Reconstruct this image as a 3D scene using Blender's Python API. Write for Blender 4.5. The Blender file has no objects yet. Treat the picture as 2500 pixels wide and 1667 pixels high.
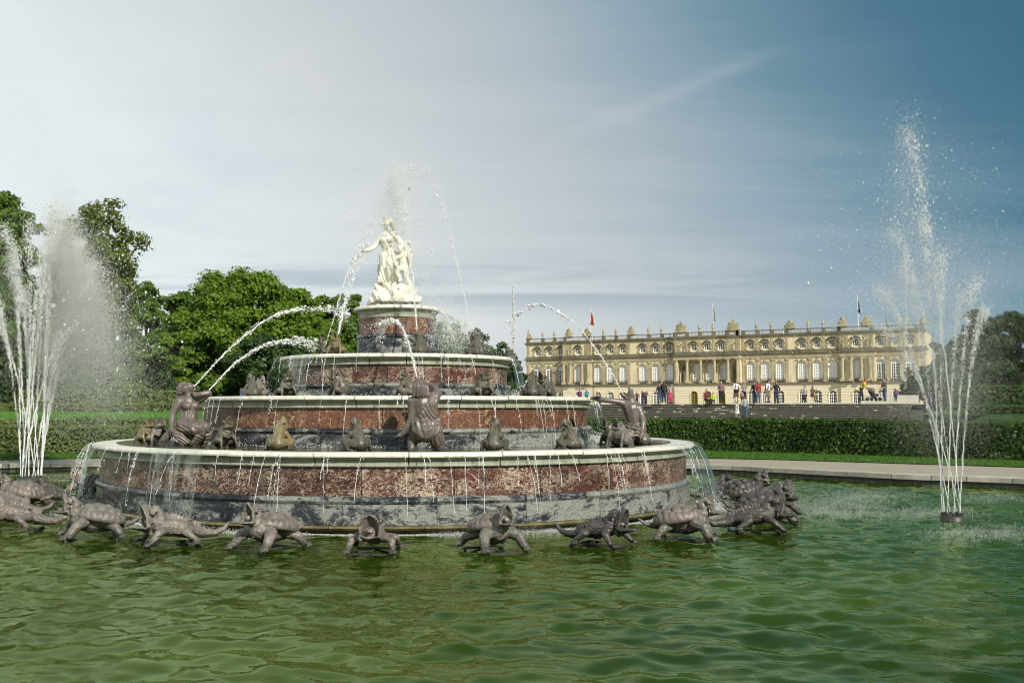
import bpy, bmesh, math, random
import numpy as np
from mathutils import Vector, Matrix, noise as mnoise
R_ = math.radians
C = bpy.context.scene.collection
SC = bpy.context.scene
random.seed(7)
RNG = np.random.default_rng(11)

# ------------------------------------------------------------------ camera
CAMX, CAMY, CAMZ = 1.15, -24.0, 2.10
F_PX, PX, PY = 2500.0, 1090.0, 833.5          # focal length and principal point for a 2500 x 1667 frame
PITCH = math.atan(163.5 / F_PX)
cam = bpy.data.cameras.new('camera'); camo = bpy.data.objects.new('camera', cam); C.objects.link(camo)
cam.sensor_width = 36; cam.lens = 36.0; cam.shift_x = (1250 - PX) / 2500.0
cam.clip_start = 0.1; cam.clip_end = 6000
camo.location = (CAMX, CAMY, CAMZ); camo.rotation_euler = (R_(90) + PITCH, 0, 0)
SC.camera = camo

# ------------------------------------------------------------------ sky, sun, exposure
SUN_TO = Vector((0.43, -0.74, 0.56)).normalized()      # direction towards the sun: right, behind the camera
SUN_EL = math.asin(SUN_TO.z); SUN_AZ = math.atan2(SUN_TO.x, SUN_TO.y)
SC.view_settings.view_transform = 'Standard'; SC.view_settings.look = 'None'
SC.view_settings.exposure = 0.15; SC.view_settings.gamma = 1.0
SC.render.engine = 'CYCLES'
SC.cycles.max_bounces = 10; SC.cycles.transparent_max_bounces = 16
SC.cycles.diffuse_bounces = 7; SC.cycles.glossy_bounces = 3; SC.cycles.transmission_bounces = 7
SC.cycles.caustics_reflective = False; SC.cycles.caustics_refractive = False
SC.cycles.sample_clamp_indirect = 4.0
SC.cycles.use_adaptive_sampling = False; SC.cycles.filter_width = 1.1; SC.cycles.use_denoising = True
SC.cycles.denoising_prefilter = 'ACCURATE'

def node(nt, typ, ins=None, **kw):
    n = nt.nodes.new(typ)
    for k, v in kw.items(): setattr(n, k, v)
    for k, v in (ins or {}).items():
        s = n.inputs[k]
        if isinstance(v, bpy.types.NodeSocket): nt.links.new(v, s)
        else: s.default_value = v
    return n
def mathn(nt, op, a, b=0.0, c=0.0, clamp=False):
    n = node(nt, 'ShaderNodeMath', {0: a, 1: b, 2: c}, operation=op); n.use_clamp = clamp
    return n.outputs[0]
def mixc(nt, f, a, b, blend='MIX'):
    n = node(nt, 'ShaderNodeMix', {0: f, 6: a, 7: b}, data_type='RGBA', blend_type=blend); return n.outputs[2]
def c4(c): return (c[0], c[1], c[2], 1.0)
def ramp(nt, fac, stops, interp='LINEAR'):
    n = node(nt, 'ShaderNodeValToRGB', {0: fac}); cr = n.color_ramp; cr.interpolation = interp
    while len(cr.elements) < len(stops): cr.elements.new(0.5)
    for e, (p, c) in zip(cr.elements, stops):
        e.position = p; e.color = c4(c) if not isinstance(c, (int, float)) else (c, c, c, 1)
    return n.outputs[0]
def sstep(nt, v, lo, hi, a=0.0, b=1.0):
    return node(nt, 'ShaderNodeMapRange', {0: v, 1: lo, 2: hi, 3: a, 4: b}, interpolation_type='SMOOTHSTEP').outputs[0]

world = bpy.data.worlds.new('World'); SC.world = world; world.use_nodes = True
wt = world.node_tree; wt.nodes.clear()
tc = node(wt, 'ShaderNodeTexCoord').outputs['Generated']
sky = node(wt, 'ShaderNodeTexSky'); sky.sky_type = 'NISHITA'; sky.sun_disc = False
sky.sun_elevation = SUN_EL; sky.sun_rotation = SUN_AZ; sky.altitude = 500; sky.air_density = 1.0; sky.dust_density = 0.6; sky.ozone_density = 2.5
sx = node(wt, 'ShaderNodeSeparateXYZ', {0: tc})
# cloud-deck coordinates: direction projected on a high flat layer
zz = mathn(wt, 'ADD', mathn(wt, 'MAXIMUM', sx.outputs[2], 0.0), 0.12)
deck = node(wt, 'ShaderNodeCombineXYZ', {0: mathn(wt, 'DIVIDE', sx.outputs[0], zz), 1: mathn(wt, 'DIVIDE', sx.outputs[1], zz), 2: 0.0}).outputs[0]
mp = node(wt, 'ShaderNodeMapping', {0: deck, 2: (0, 0, R_(-30)), 3: (0.75, 1.15, 1.0)}).outputs[0]
n1 = node(wt, 'ShaderNodeTexNoise', {'Vector': mp, 'Scale': 0.62, 'Detail': 7.0, 'Roughness': 0.58, 'Distortion': 1.1}).outputs[0]
mp2 = node(wt, 'ShaderNodeMapping', {0: deck, 1: (3.1, 1.7, 0), 2: (0, 0, R_(-38)), 3: (0.55, 1.9, 1.0)}).outputs[0]
n2 = node(wt, 'ShaderNodeTexNoise', {'Vector': mp2, 'Scale': 0.8, 'Detail': 7.0, 'Roughness': 0.62, 'Distortion': 0.8}).outputs[0]
# thin veil of cloud: thick and white to the left, thinning out into deep blue to the right and upwards
dot = node(wt, 'ShaderNodeVectorMath', {0: tc, 1: (0.95, 0.0, 0.80)}, operation='DOT_PRODUCT').outputs['Value']
dd = mathn(wt, 'ADD', dot, mathn(wt, 'MULTIPLY', mathn(wt, 'SUBTRACT', n1, 0.5), 0.27))
dd = mathn(wt, 'ADD', dd, mathn(wt, 'MULTIPLY', mathn(wt, 'SUBTRACT', n2, 0.5), 0.17))
veil = ramp(wt, mathn(wt, 'ADD', dd, 0.165), [(.05, (.77, .825, .835)), (.29, (.635, .67, .685)), (.41, (.53, .575, .60)), (.51, (.43, .50, .54)), (.60, (.29, .39, .46)),
            (.68, (.17, .29, .37)), (.77, (.085, .20, .28)), (.87, (.042, .15, .215)), (1.0, (.026, .125, .20))])
tone = ramp(wt, n1, [(0.28, (0.80, 0.84, 0.87)), (0.5, (.98, .98, .98)), (0.72, (1.10, 1.09, 1.07))])
veil = mixc(wt, 1.0, veil, tone, 'MULTIPLY')
# one faint long wisp of cloud
wn = Vector((0.1613, 0.9645, 0.2787)).cross(Vector((0.2987, 0.9048, 0.3215))).normalized()
across = node(wt, 'ShaderNodeVectorMath', {0: tc, 1: wn}, operation='DOT_PRODUCT').outputs['Value']
across = mathn(wt, 'ADD', mathn(wt, 'ABSOLUTE', across), mathn(wt, 'MULTIPLY', mathn(wt, 'SUBTRACT', n2, .5), .05))
wisp = mathn(wt, 'MULTIPLY', mathn(wt, 'SUBTRACT', 1.0, sstep(wt, across, 0.0, 0.014)), mathn(wt, 'MULTIPLY', sstep(wt, sx.outputs[0], 0.02, 0.20), mathn(wt, 'SUBTRACT', 1.0, sstep(wt, sx.outputs[0], 0.24, 0.33))))
veil = mixc(wt, mathn(wt, 'MULTIPLY', wisp, .16), veil, (.62, .66, .68, 1))
band_ = mathn(wt, 'MULTIPLY', sstep(wt, sx.outputs[2], .085, .115), mathn(wt, 'SUBTRACT', 1.0, sstep(wt, sx.outputs[2], .118, .165)))
band_ = mathn(wt, 'MULTIPLY', band_, sstep(wt, mathn(wt, 'ADD', n2, mathn(wt, 'MULTIPLY', sx.outputs[0], .35)), .40, .62))
veil = mixc(wt, mathn(wt, 'MULTIPLY', band_, .55), veil, (.27, .36, .43, 1))
skyb = node(wt, 'ShaderNodeMix', {0: 1.0, 6: sky.outputs[0], 7: (0.05, 0.05, 0.05, 1)}, data_type='RGBA', blend_type='MULTIPLY').outputs[2]
col = mixc(wt, 0.08, veil, skyb)
low = sstep(wt, sx.outputs[2], -0.02, 0.0)
bg = node(wt, 'ShaderNodeBackground', {0: col, 1: 1.0})
node(wt, 'ShaderNodeOutputWorld', {0: bg.outputs[0]})

sun = bpy.data.lights.new('sun', 'SUN'); suno = bpy.data.objects.new('sun', sun); C.objects.link(suno)
sun.energy = 4.6; sun.angle = R_(0.5); sun.color = (1.0, 0.94, 0.84)
suno.rotation_euler = SUN_TO.to_track_quat('Z', 'Y').to_euler()

# ------------------------------------------------------------------ helpers
_cp, _sp = math.cos(PITCH), math.sin(PITCH)
def wx(x, z, Z):                       # world X of photo column x for a point at height z, Z metres in front of the camera
    return CAMX + (x - PX) / F_PX * (Z * _cp + (z - CAMZ) * _sp)
def W(x, y, Z):                        # world point seen at photo pixel (x, y), Z metres in front of the camera
    u, v = (x - PX) / F_PX, -(y - PY) / F_PX
    k = Z / (_cp - v * _sp)
    return Vector((CAMX + u * k, CAMY + Z, CAMZ + (_sp + v * _cp) * k))

def link(o, parent=None):
    C.objects.link(o)
    if parent is not None: o.parent = parent
    return o
def tag(o, label=None, cat=None, group=None, kind=None):
    if label: o['label'] = label
    if cat: o['category'] = cat
    if group: o['group'] = group
    if kind: o['kind'] = kind
    return o
def empty(name, loc=(0, 0, 0), rz=0.0, label=None, cat=None, group=None):
    o = bpy.data.objects.new(name, None); o.location = loc; o.rotation_euler = (0, 0, rz); o.empty_display_size = 0.2
    link(o); return tag(o, label, cat, group)
def newmesh(name, V, F, mat=None, smooth=False):
    me = bpy.data.meshes.new(name)
    me.from_pydata([tuple(v) for v in V], [], [tuple(f) for f in F]); me.update()
    if mat: me.materials.append(mat)
    if smooth: me.shade_smooth()
    return me
def npmesh(name, V, F, mat=None, smooth=False):       # F: (n, k) array, every face with k corners
    me = bpy.data.meshes.new(name); V = np.asarray(V, np.float32); F = np.asarray(F, np.int32)
    n, k = F.shape
    me.vertices.add(len(V)); me.vertices.foreach_set('co', V.ravel())
    me.loops.add(n * k); me.loops.foreach_set('vertex_index', F.ravel())
    me.polygons.add(n); me.polygons.foreach_set('loop_start', np.arange(0, n * k, k, dtype=np.int32))
    me.update(calc_edges=True); me.validate()
    if mat: me.materials.append(mat)
    if smooth: me.shade_smooth()
    return me
def obj(name, me, parent=None, loc=(0, 0, 0), rz=0.0):
    o = bpy.data.objects.new(name, me); o.location = loc; o.rotation_euler = (0, 0, rz)
    return link(o, parent)

def copy_tree(o, parent=None):
    c = o.copy(); C.objects.link(c)
    if parent is not None: c.parent = parent
    for ch in list(o.children): copy_tree(ch, c)
    return c

class MB:
    """collects closed primitives"""
    def __init__(s): s.v = []; s.f = []
    def add(s, V, F):
        b = len(s.v); s.v += [tuple(v) for v in V]; s.f += [tuple(i + b for i in f) for f in F]; return s
    def box(s, x0, x1, y0, y1, z0, z1):
        V = [(x0, y0, z0), (x1, y0, z0), (x1, y1, z0), (x0, y1, z0), (x0, y0, z1), (x1, y0, z1), (x1, y1, z1), (x0, y1, z1)]
        return s.add(V, [(0, 3, 2, 1), (4, 5, 6, 7), (0, 1, 5, 4), (1, 2, 6, 5), (2, 3, 7, 6), (3, 0, 4, 7)])
    def ell(s, c, r, rot=None, nu=12, nv=8):
        V = []; c = Vector(c); m = rot or Matrix.Identity(3)
        for j in range(nv + 1):
            ph = math.pi * j / nv
            for i in range(nu):
                th = 2 * math.pi * i / nu
                V.append(c + m @ Vector((r[0] * math.sin(ph) * math.cos(th), r[1] * math.sin(ph) * math.sin(th), r[2] * math.cos(ph))))
        F = []
        for j in range(nv):
            for i in range(nu):
                a, b = j * nu + i, j * nu + (i + 1) % nu
                F.append((a, a + nu, b + nu, b))
        return s.add(V, F)
    def tube(s, pts, rad, n=8, cap=True, flat=None):
        pts = [Vector(p) for p in pts]; m = len(pts)
        rad = rad if hasattr(rad, '__len__') else [rad] * m
        V = []; prev = None
        for i, p in enumerate(pts):
            t = (pts[min(i + 1, m - 1)] - pts[max(i - 1, 0)]).normalized()
            if prev is None:
                prev = t.orthogonal().normalized()
            a = (prev - t * prev.dot(t))
            a = a.normalized() if a.length > 1e-6 else t.orthogonal().normalized()
            prev = a; b = t.cross(a)
            for k in range(n):
                th = 2 * math.pi * k / n
                V.append(p + (a * math.cos(th) + b * math.sin(th)) * rad[i])
        F = [(i * n + k, i * n + (k + 1) % n, (i + 1) * n + (k + 1) % n, (i + 1) * n + k) for i in range(m - 1) for k in range(n)]
        if cap:
            F.append(tuple(range(n - 1, -1, -1))); F.append(tuple((m - 1) * n + k for k in range(n)))
        return s.add(V, F)
    def cap(s, pts, rad, n=9):                  # rounded limb through several joints
        pts = [Vector(p) for p in pts]
        rad = rad if hasattr(rad, '__len__') else [rad] * len(pts)
        for i in range(len(pts) - 1):
            a, b, ra, rb = pts[i], pts[i + 1], rad[i], rad[i + 1]
            d = (b - a)
            if d.length < 1e-5: continue
            d.normalize()
            P = []; Rr = []
            for k in (0, 35, 65): P.append(a - d * ra * math.cos(R_(k))); Rr.append(max(ra * math.sin(R_(k)), ra * .05))
            P += [a, b]; Rr += [ra, rb]
            for k in (65, 35, 0): P.append(b + d * rb * math.cos(R_(k))); Rr.append(max(rb * math.sin(R_(k)), rb * .05))
            s.tube(P, Rr, n)
        return s
    def cone(s, a, b, r, n=6): return s.tube([a, b], [r, r * .08], n)
    def trough(s, base, d, inner, L, w, depth, th=0.018, n=9, m=8, tip=0.35):
        """jaw: a spoon with its hollow towards `inner`"""
        base, d, inner = Vector(base), Vector(d).normalized(), Vector(inner)
        inner = (inner - d * inner.dot(d)).normalized(); side = d.cross(inner)
        V = []
        for lay in (0, 1):
            for j in range(m + 1):
                t = j / m; ww = w * max(1 - (t ** 2.4) * (1 - tip * (1 - t ** 6)), 0.06)
                dp = depth * (1 - .55 * t)
                for i in range(n):
                    a = -1 + 2 * i / (n - 1)
                    off = inner * (dp * (abs(a) ** 2.2 - 1)) + side * (ww * a) + d * (L * t)
                    if lay: off += inner * th * (1 if abs(a) < .99 else 0.0) - side * th * .6 * a
                    V.append(base + off)
        k = (m + 1) * n; F = []
        for j in range(m):
            for i in range(n - 1):
                a = j * n + i
                F.append((a, a + 1, a + n + 1, a + n)); F.append((k + a, k + a + n, k + a + n + 1, k + a + 1))
        for j in range(m):
            for i, fl in ((0, 0), (n - 1, 1)):
                a = j * n + i; q = (a, a + n, k + a + n, k + a); F.append(q if not fl else q[::-1])
        for i in range(n - 1):
            F.append((i, k + i, k + i + 1, i + 1)); a = m * n + i; F.append((a, a + 1, k + a + 1, k + a))
        return s.add(V, F)
    def lathe(s, prof, n=24, c=(0, 0), a0=0.0, a1=2 * math.pi):
        full = abs(a1 - a0 - 2 * math.pi) < 1e-6; m = n if full else n + 1
        V = [(c[0] + r * math.cos(a0 + (a1 - a0) * i / n), c[1] + r * math.sin(a0 + (a1 - a0) * i / n), z) for i in range(m) for r, z in prof]
        k = len(prof); F = []
        for i in range(n):
            j = (i + 1) % m
            for q in range(k - 1): F.append((i * k + q, j * k + q, j * k + q + 1, i * k + q + 1))
        return s.add(V, F)
    def mesh(s, name, mat=None, smooth=False): return newmesh(name, s.v, s.f, mat, smooth)

_tmp = bpy.data.scenes.new('workbench'); _tvl = _tmp.view_layers[0]
def remesh(mb, name, mat, voxel=0.014, smooth=2, keep_flat=False, disp=None):
    """one continuous skin round the primitives of mb"""
    me = mb.mesh('raw'); o = bpy.data.objects.new('raw', me); _tmp.collection.objects.link(o)
    m = o.modifiers.new('r', 'REMESH'); m.mode = 'VOXEL'; m.voxel_size = voxel
    if smooth:
        q = o.modifiers.new('s', 'SMOOTH'); q.factor = 0.5; q.iterations = smooth
    _tvl.update(); dg = _tvl.depsgraph
    res = bpy.data.meshes.new_from_object(o.evaluated_get(dg)); res.name = name
    bpy.data.objects.remove(o); bpy.data.meshes.remove(me)
    if disp:
        n = len(res.vertices); co = np.empty(n * 3, np.float32); nr = np.empty(n * 3, np.float32)
        res.vertices.foreach_get('co', co); res.vertex_normals.foreach_get('vector', nr); co = co.reshape(-1, 3); nr = nr.reshape(-1, 3)
        res.vertices.foreach_set('co', (co + nr * disp(co, nr)[:, None]).astype(np.float32).ravel()); res.update()
    res.materials.clear(); res.materials.append(mat)
    if not keep_flat: res.shade_smooth()
    return res

def curve(pts, n):
    """Catmull-Rom through pts, n samples"""
    P = np.array([tuple(p) for p in pts], float); m = len(P)
    P = np.vstack([2 * P[0] - P[1], P, 2 * P[-1] - P[-2]])
    t = np.linspace(0, m - 1 - 1e-6, n); i = t.astype(int); f = (t - i)[:, None]
    a, b, c, d = P[i], P[i + 1], P[i + 2], P[i + 3]
    return 0.5 * (2 * b + (c - a) * f + (2 * a - 5 * b + 4 * c - d) * f ** 2 + (3 * b - a - 3 * c + d) * f ** 3)

_lat = np.random.default_rng(77).random((16, 16, 16)).astype(np.float32)
def vnoise(co, scale):                     # smooth value noise, 0..1
    p = np.asarray(co) * scale; i = np.floor(p).astype(int); f = p - i; f = f * f * (3 - 2 * f); r = 0
    for dx in (0, 1):
        for dy in (0, 1):
            for dz in (0, 1):
                w = (f[:, 0] if dx else 1 - f[:, 0]) * (f[:, 1] if dy else 1 - f[:, 1]) * (f[:, 2] if dz else 1 - f[:, 2])
                r = r + w * _lat[(i[:, 0] + dx) % 16, (i[:, 1] + dy) % 16, (i[:, 2] + dz) % 16]
    return r
def rough_skin(a, sc): return lambda co, nr: a * ((vnoise(co, sc) - .5) * 1.4 + (vnoise(co + 5.3, sc * 2.1) - .5))
def folds(axis, wl, amp, warp=.5):         # hanging cloth: ridges across `axis`
    ax = np.array(Vector(axis).normalized())
    def f(co, nr):
        q = co @ ax + (vnoise(co, 4.0) - .5) * wl * 4 * warp
        w = np.sin(2 * np.pi * q / wl); return amp * (np.abs(w) ** .7 * np.sign(w)) * (1 - .7 * np.abs(nr @ ax))
    return f
# ------------------------------------------------------------------ materials
MAT = {}
def new_mat(name):
    m = bpy.data.materials.new(name); m.use_nodes = True; nt = m.node_tree; nt.nodes.clear(); MAT[name] = m
    return m, nt
def out(nt, sh, disp=None):
    n = node(nt, 'ShaderNodeOutputMaterial'); nt.links.new(sh, n.inputs[0])
def bsdf(nt, color, rough=0.6, normal=None, **kw):
    n = node(nt, 'ShaderNodeBsdfPrincipled')
    for k, v in (('Base Color', color), ('Roughness', rough)):
        if isinstance(v, bpy.types.NodeSocket): nt.links.new(v, n.inputs[k])
        else: n.inputs[k].default_value = c4(v) if k == 'Base Color' else v
    if normal is not None: nt.links.new(normal, n.inputs['Normal'])
    for k, v in kw.items():
        k = k.replace('_', ' ')
        if isinstance(v, bpy.types.NodeSocket): nt.links.new(v, n.inputs[k])
        else: n.inputs[k].default_value = v
    return n.outputs[0]
def pos(nt): return node(nt, 'ShaderNodeNewGeometry').outputs['Position']
def objc(nt): return node(nt, 'ShaderNodeTexCoord').outputs['Object']
def orand(nt): return node(nt, 'ShaderNodeObjectInfo').outputs['Random']
def noise(nt, v, s, d=4.0, r=0.55, dist=0.0, o=0):
    return node(nt, 'ShaderNodeTexNoise', {'Vector': v, 'Scale': s, 'Detail': d, 'Roughness': r, 'Distortion': dist}).outputs[o]
def scaled(nt, v, sc, loc=(0, 0, 0)): return node(nt, 'ShaderNodeMapping', {0: v, 1: loc, 3: sc}).outputs[0]
def bump(nt, h, st=0.5, dist=0.02): return node(nt, 'ShaderNodeBump', {'Strength': st, 'Distance': dist, 'Height': h}).outputs[0]
def shifted(nt, v, amt=30.0):              # texture space moved by the object's own random number
    r = mathn(nt, 'MULTIPLY', orand(nt), amt)
    cmb = node(nt, 'ShaderNodeCombineXYZ', {0: r, 1: r, 2: r}).outputs[0]
    return node(nt, 'ShaderNodeVectorMath', {0: v, 1: cmb}, operation='ADD').outputs[0]

def simple(name, c1, c2=None, rough=0.6, scale=3.0, bmp=0.0, bscale=30.0, rnd=0.0, detail=5.0, **kw):
    m, nt = new_mat(name); p = objc(nt)
    if c2 is not None:
        f = sstep(nt, noise(nt, p, scale, detail), 0.3, 0.7); col = mixc(nt, f, c4(c1), c4(c2))
    else: col = node(nt, 'ShaderNodeRGB').outputs[0]; col.default_value = c4(c1)
    if rnd:
        v = mathn(nt, 'ADD', mathn(nt, 'MULTIPLY', orand(nt), rnd * 2), 1 - rnd)
        cc = node(nt, 'ShaderNodeCombineColor', {0: v, 1: v, 2: v}).outputs[0]; col = mixc(nt, 1.0, col, cc, 'MULTIPLY')
    nm = bump(nt, noise(nt, p, bscale, 4), bmp, 0.02) if bmp else None
    out(nt, bsdf(nt, col, rough, nm, **kw)); return m

def marble(name, base, base2, vein, gold, dens, vs, sq):
    m, nt = new_mat(name); p = shifted(nt, pos(nt))
    ps = scaled(nt, p, (1, 1, sq))
    warp = noise(nt, ps, 2.2, 3, .55, 0, 1)
    wv = node(nt, 'ShaderNodeVectorMath', {0: warp, 1: (0.5, 0.5, 0.5)}, operation='SUBTRACT').outputs[0]
    wv = node(nt, 'ShaderNodeVectorMath', {0: wv, 3: 0.5}, operation='SCALE').outputs[0]
    pw = node(nt, 'ShaderNodeVectorMath', {0: ps, 1: wv}, operation='ADD').outputs[0]
    a = noise(nt, pw, vs, 4, .6, 1.6)
    band = mathn(nt, 'ABSOLUTE', mathn(nt, 'SUBTRACT', a, 0.5))
    big = noise(nt, ps, 1.3, 3, .5, .6)
    wdt = mathn(nt, 'MULTIPLY', sstep(nt, big, 0.30, 0.72), dens)
    fac = mathn(nt, 'SUBTRACT', 1.0, node(nt, 'ShaderNodeMapRange', {0: mathn(nt, 'DIVIDE', band, mathn(nt, 'ADD', wdt, 0.004)), 1: 0.85, 2: 1.1, 3: 0, 4: 1}).outputs[0])
    bs = mixc(nt, sstep(nt, noise(nt, ps, 3.1, 5), .35, .65), c4(base), c4(base2))
    col = mixc(nt, fac, bs, c4(vein))
    v2 = mathn(nt, 'ABSOLUTE', mathn(nt, 'SUBTRACT', noise(nt, scaled(nt, pw, (1, 1, .7), (7, 3, 1)), vs * .22, 3, .5, .8), 0.5))
    col = mixc(nt, mathn(nt, 'MULTIPLY', mathn(nt, 'SUBTRACT', 1.0, sstep(nt, v2, 0.0, 0.012)), .65), col, c4(gold))
    wet = sstep(nt, noise(nt, scaled(nt, pos(nt), (2.6, 2.6, .22)), 1.0, 5, .65), .50, .66)
    col = mixc(nt, mathn(nt, 'MULTIPLY', wet, .5), col, (.045, .03, .024, 1))
    vv = mathn(nt, 'ADD', .82, mathn(nt, 'MULTIPLY', orand(nt), .36)); col = mixc(nt, 1.0, col, node(nt, 'ShaderNodeCombineColor', {0: vv, 1: vv, 2: vv}).outputs[0], 'MULTIPLY')
    out(nt, bsdf(nt, col, mathn(nt, 'ADD', 0.22, mathn(nt, 'MULTIPLY', noise(nt, p, 2, 3), .25)), bump(nt, fac, .08, .01), Specular_IOR_Level=.35))
    return m
marble('red_marble', (.088, .024, .017), (.055, .018, .014), (.40, .335, .25), (.45, .39, .30), 0.050, 7.0, 1.9)
marble('brown_marble', (.15, .062, .037), (.095, .042, .028), (.36, .25, .15), (.48, .36, .19), 0.016, 5.0, 1.2)

def grey_marble():
    m, nt = new_mat('grey_marble'); p = shifted(nt, pos(nt), 17)
    ps = scaled(nt, p, (1, 1, 2.4))
    a = noise(nt, ps, 1.1, 7, .62, 1.8); b = noise(nt, scaled(nt, p, (1, 1, 1.5), (3, 9, 2)), 5.0, 5, .65, 2.2)
    f = mathn(nt, 'ADD', mathn(nt, 'MULTIPLY', a, .65), mathn(nt, 'MULTIPLY', b, .35))
    f = mathn(nt, 'ADD', f, mathn(nt, 'MULTIPLY', mathn(nt, 'SUBTRACT', orand(nt), .5), .06)); f = mathn(nt, 'ADD', f, mathn(nt, 'MULTIPLY', node(nt, 'ShaderNodeSeparateXYZ', {0: pos(nt)}).outputs[0], .012))  # stone paler towards +x: sunny right and dim wet left painted in
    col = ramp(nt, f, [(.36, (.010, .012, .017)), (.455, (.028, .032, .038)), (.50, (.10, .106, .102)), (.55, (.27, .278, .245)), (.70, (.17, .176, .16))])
    vn = mathn(nt, 'ABSOLUTE', mathn(nt, 'SUBTRACT', noise(nt, ps, 2.6, 4, .6, 2.0), .5))
    col = mixc(nt, mathn(nt, 'MULTIPLY', mathn(nt, 'SUBTRACT', 1.0, sstep(nt, vn, 0, .02)), .7), col, (.025, .03, .045, 1))
    out(nt, bsdf(nt, col, .24, None, Specular_IOR_Level=.4)); return m
grey_marble()

def coping():
    m, nt = new_mat('cream_stone'); p = pos(nt)
    n = noise(nt, p, 2.5, 6, .6); n2 = noise(nt, scaled(nt, p, (1, 1, .25)), 9, 5, .6)
    col = mixc(nt, sstep(nt, n, .35, .7), (.78, .75, .64, 1), (.68, .66, .55, 1))
    col = mixc(nt, mathn(nt, 'MULTIPLY', sstep(nt, n2, .45, .75), .55), col, (.33, .36, .24, 1))
    grime = sstep(nt, noise(nt, p, 14, 6, .65), .58, .72); col = mixc(nt, mathn(nt, 'MULTIPLY', grime, .35), col, (.16, .17, .12, 1))
    out(nt, bsdf(nt, col, .42, bump(nt, noise(nt, p, 40, 4), .15, .01))); return m
coping()
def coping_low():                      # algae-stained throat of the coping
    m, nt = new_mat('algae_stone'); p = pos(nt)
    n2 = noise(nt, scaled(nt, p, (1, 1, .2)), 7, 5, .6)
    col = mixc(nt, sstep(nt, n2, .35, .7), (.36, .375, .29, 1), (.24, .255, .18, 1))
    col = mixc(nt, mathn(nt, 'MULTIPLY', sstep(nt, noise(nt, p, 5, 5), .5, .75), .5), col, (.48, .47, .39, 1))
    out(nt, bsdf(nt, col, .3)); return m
coping_low()
simple('ledge_stone', (.20, .17, .07), (.07, .06, .03), .5, 6, .6, 25)
simple('mortar', (.05, .048, .04), (.09, .085, .07), .9, 4)
simple('white_marble', (.80, .77, .66), (.70, .68, .56), .45, 6, .12, 25)
def statue_stone(name, c1, c2, stain, rough=.45, b=.35):
    m, nt = new_mat(name); p = shifted(nt, objc(nt), 9)
    col = mixc(nt, sstep(nt, noise(nt, p, 5, 5, .6), .3, .7), c4(c1), c4(c2))
    col = mixc(nt, mathn(nt, 'MULTIPLY', sstep(nt, noise(nt, p, 9, 6, .65), .5, .68), .6), col, c4(stain))
    wz = node(nt, 'ShaderNodeSeparateXYZ', {0: objc(nt)}).outputs[2]; wl_ = mathn(nt, 'SUBTRACT', 1.0, sstep(nt, mathn(nt, 'ADD', wz, mathn(nt, 'MULTIPLY', mathn(nt, 'SUBTRACT', noise(nt, p, 6, 4), .5), .30)), .05, .22))
    col = mixc(nt, mathn(nt, 'MULTIPLY', wl_, .72), col, (.035, .033, .028, 1))
    vor = node(nt, 'ShaderNodeTexVoronoi', {'Vector': p, 'Scale': 38.0}, feature='F1').outputs[0]
    h = mathn(nt, 'ADD', mathn(nt, 'MULTIPLY', vor, .6), noise(nt, p, 55, 3))
    out(nt, bsdf(nt, col, rough, bump(nt, h, b, .012), Specular_IOR_Level=.5)); return m
statue_stone('pale_lead', (.26, .228, .19), (.15, .132, .112), (.10, .085, .075), .38, .5)
statue_stone('pink_lead', (.22, .18, .15), (.125, .108, .092), (.09, .075, .07), .38, .45)
statue_stone('dark_lead', (.085, .075, .066), (.05, .045, .04), (.13, .11, .09), .38, .5)
statue_stone('grey_lead', (.20, .18, .15), (.13, .12, .10), (.07, .065, .05), .42, .45)
statue_stone('figure_lead', (.175, .142, .12), (.11, .092, .08), (.09, .075, .07), .34, .25)
statue_stone('frog_lead', (.12, .105, .075), (.07, .066, .048), (.19, .165, .11), .34, .35)
statue_stone('gold_frog', (.24, .19, .09), (.14, .12, .06), (.09, .08, .05), .3, .3)
simple('iron', (.03, .03, .028), (.05, .045, .04), .5, 8)
simple('spout_metal', (.25, .24, .20), (.17, .165, .14), .35, 8)

def pool_water():
    m, nt = new_mat('pool_water'); p = pos(nt)
    n = noise(nt, p, .22, 4, .55); n2 = noise(nt, p, 1.6, 3, .5)
    col = ramp(nt, n, [(.3, (.011, .023, .002)), (.5, (.024, .045, .003)), (.72, (.052, .085, .006))])
    col = mixc(nt, mathn(nt, 'MULTIPLY', sstep(nt, n2, .4, .7), .35), col, (.034, .060, .005, 1))
    h = noise(nt, scaled(nt, p, (1, 1, 1)), 5.5, 3, .5, .4)
    h2 = noise(nt, p, 17.0, 2, .5)
    hh = mathn(nt, 'ADD', h, mathn(nt, 'MULTIPLY', h2, .06))
    nm = bump(nt, hh, .22, .03)
    body = node(nt, 'ShaderNodeBsdfDiffuse', {0: col, 'Normal': nm}).outputs[0]; gl = node(nt, 'ShaderNodeBsdfGlossy', {0: (.72, .87, .47, 1), 1: .022, 'Normal': nm}).outputs[0]
    fr = node(nt, 'ShaderNodeFresnel', {0: 1.45, 1: nm}).outputs[0]
    out(nt, node(nt, 'ShaderNodeMixShader', {0: mathn(nt, 'MULTIPLY', fr, 1.0), 1: body, 2: gl}).outputs[0]); return m
pool_water()
def basin_water():
    m, nt = new_mat('basin_water'); p = pos(nt)
    col = mixc(nt, sstep(nt, noise(nt, p, 1.4, 4), .35, .65), (.045, .055, .018, 1), (.10, .10, .03, 1))
    out(nt, bsdf(nt, col, .06, bump(nt, noise(nt, p, 9, 3), .5, .03), IOR=1.33)); return m
basin_water()
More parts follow.
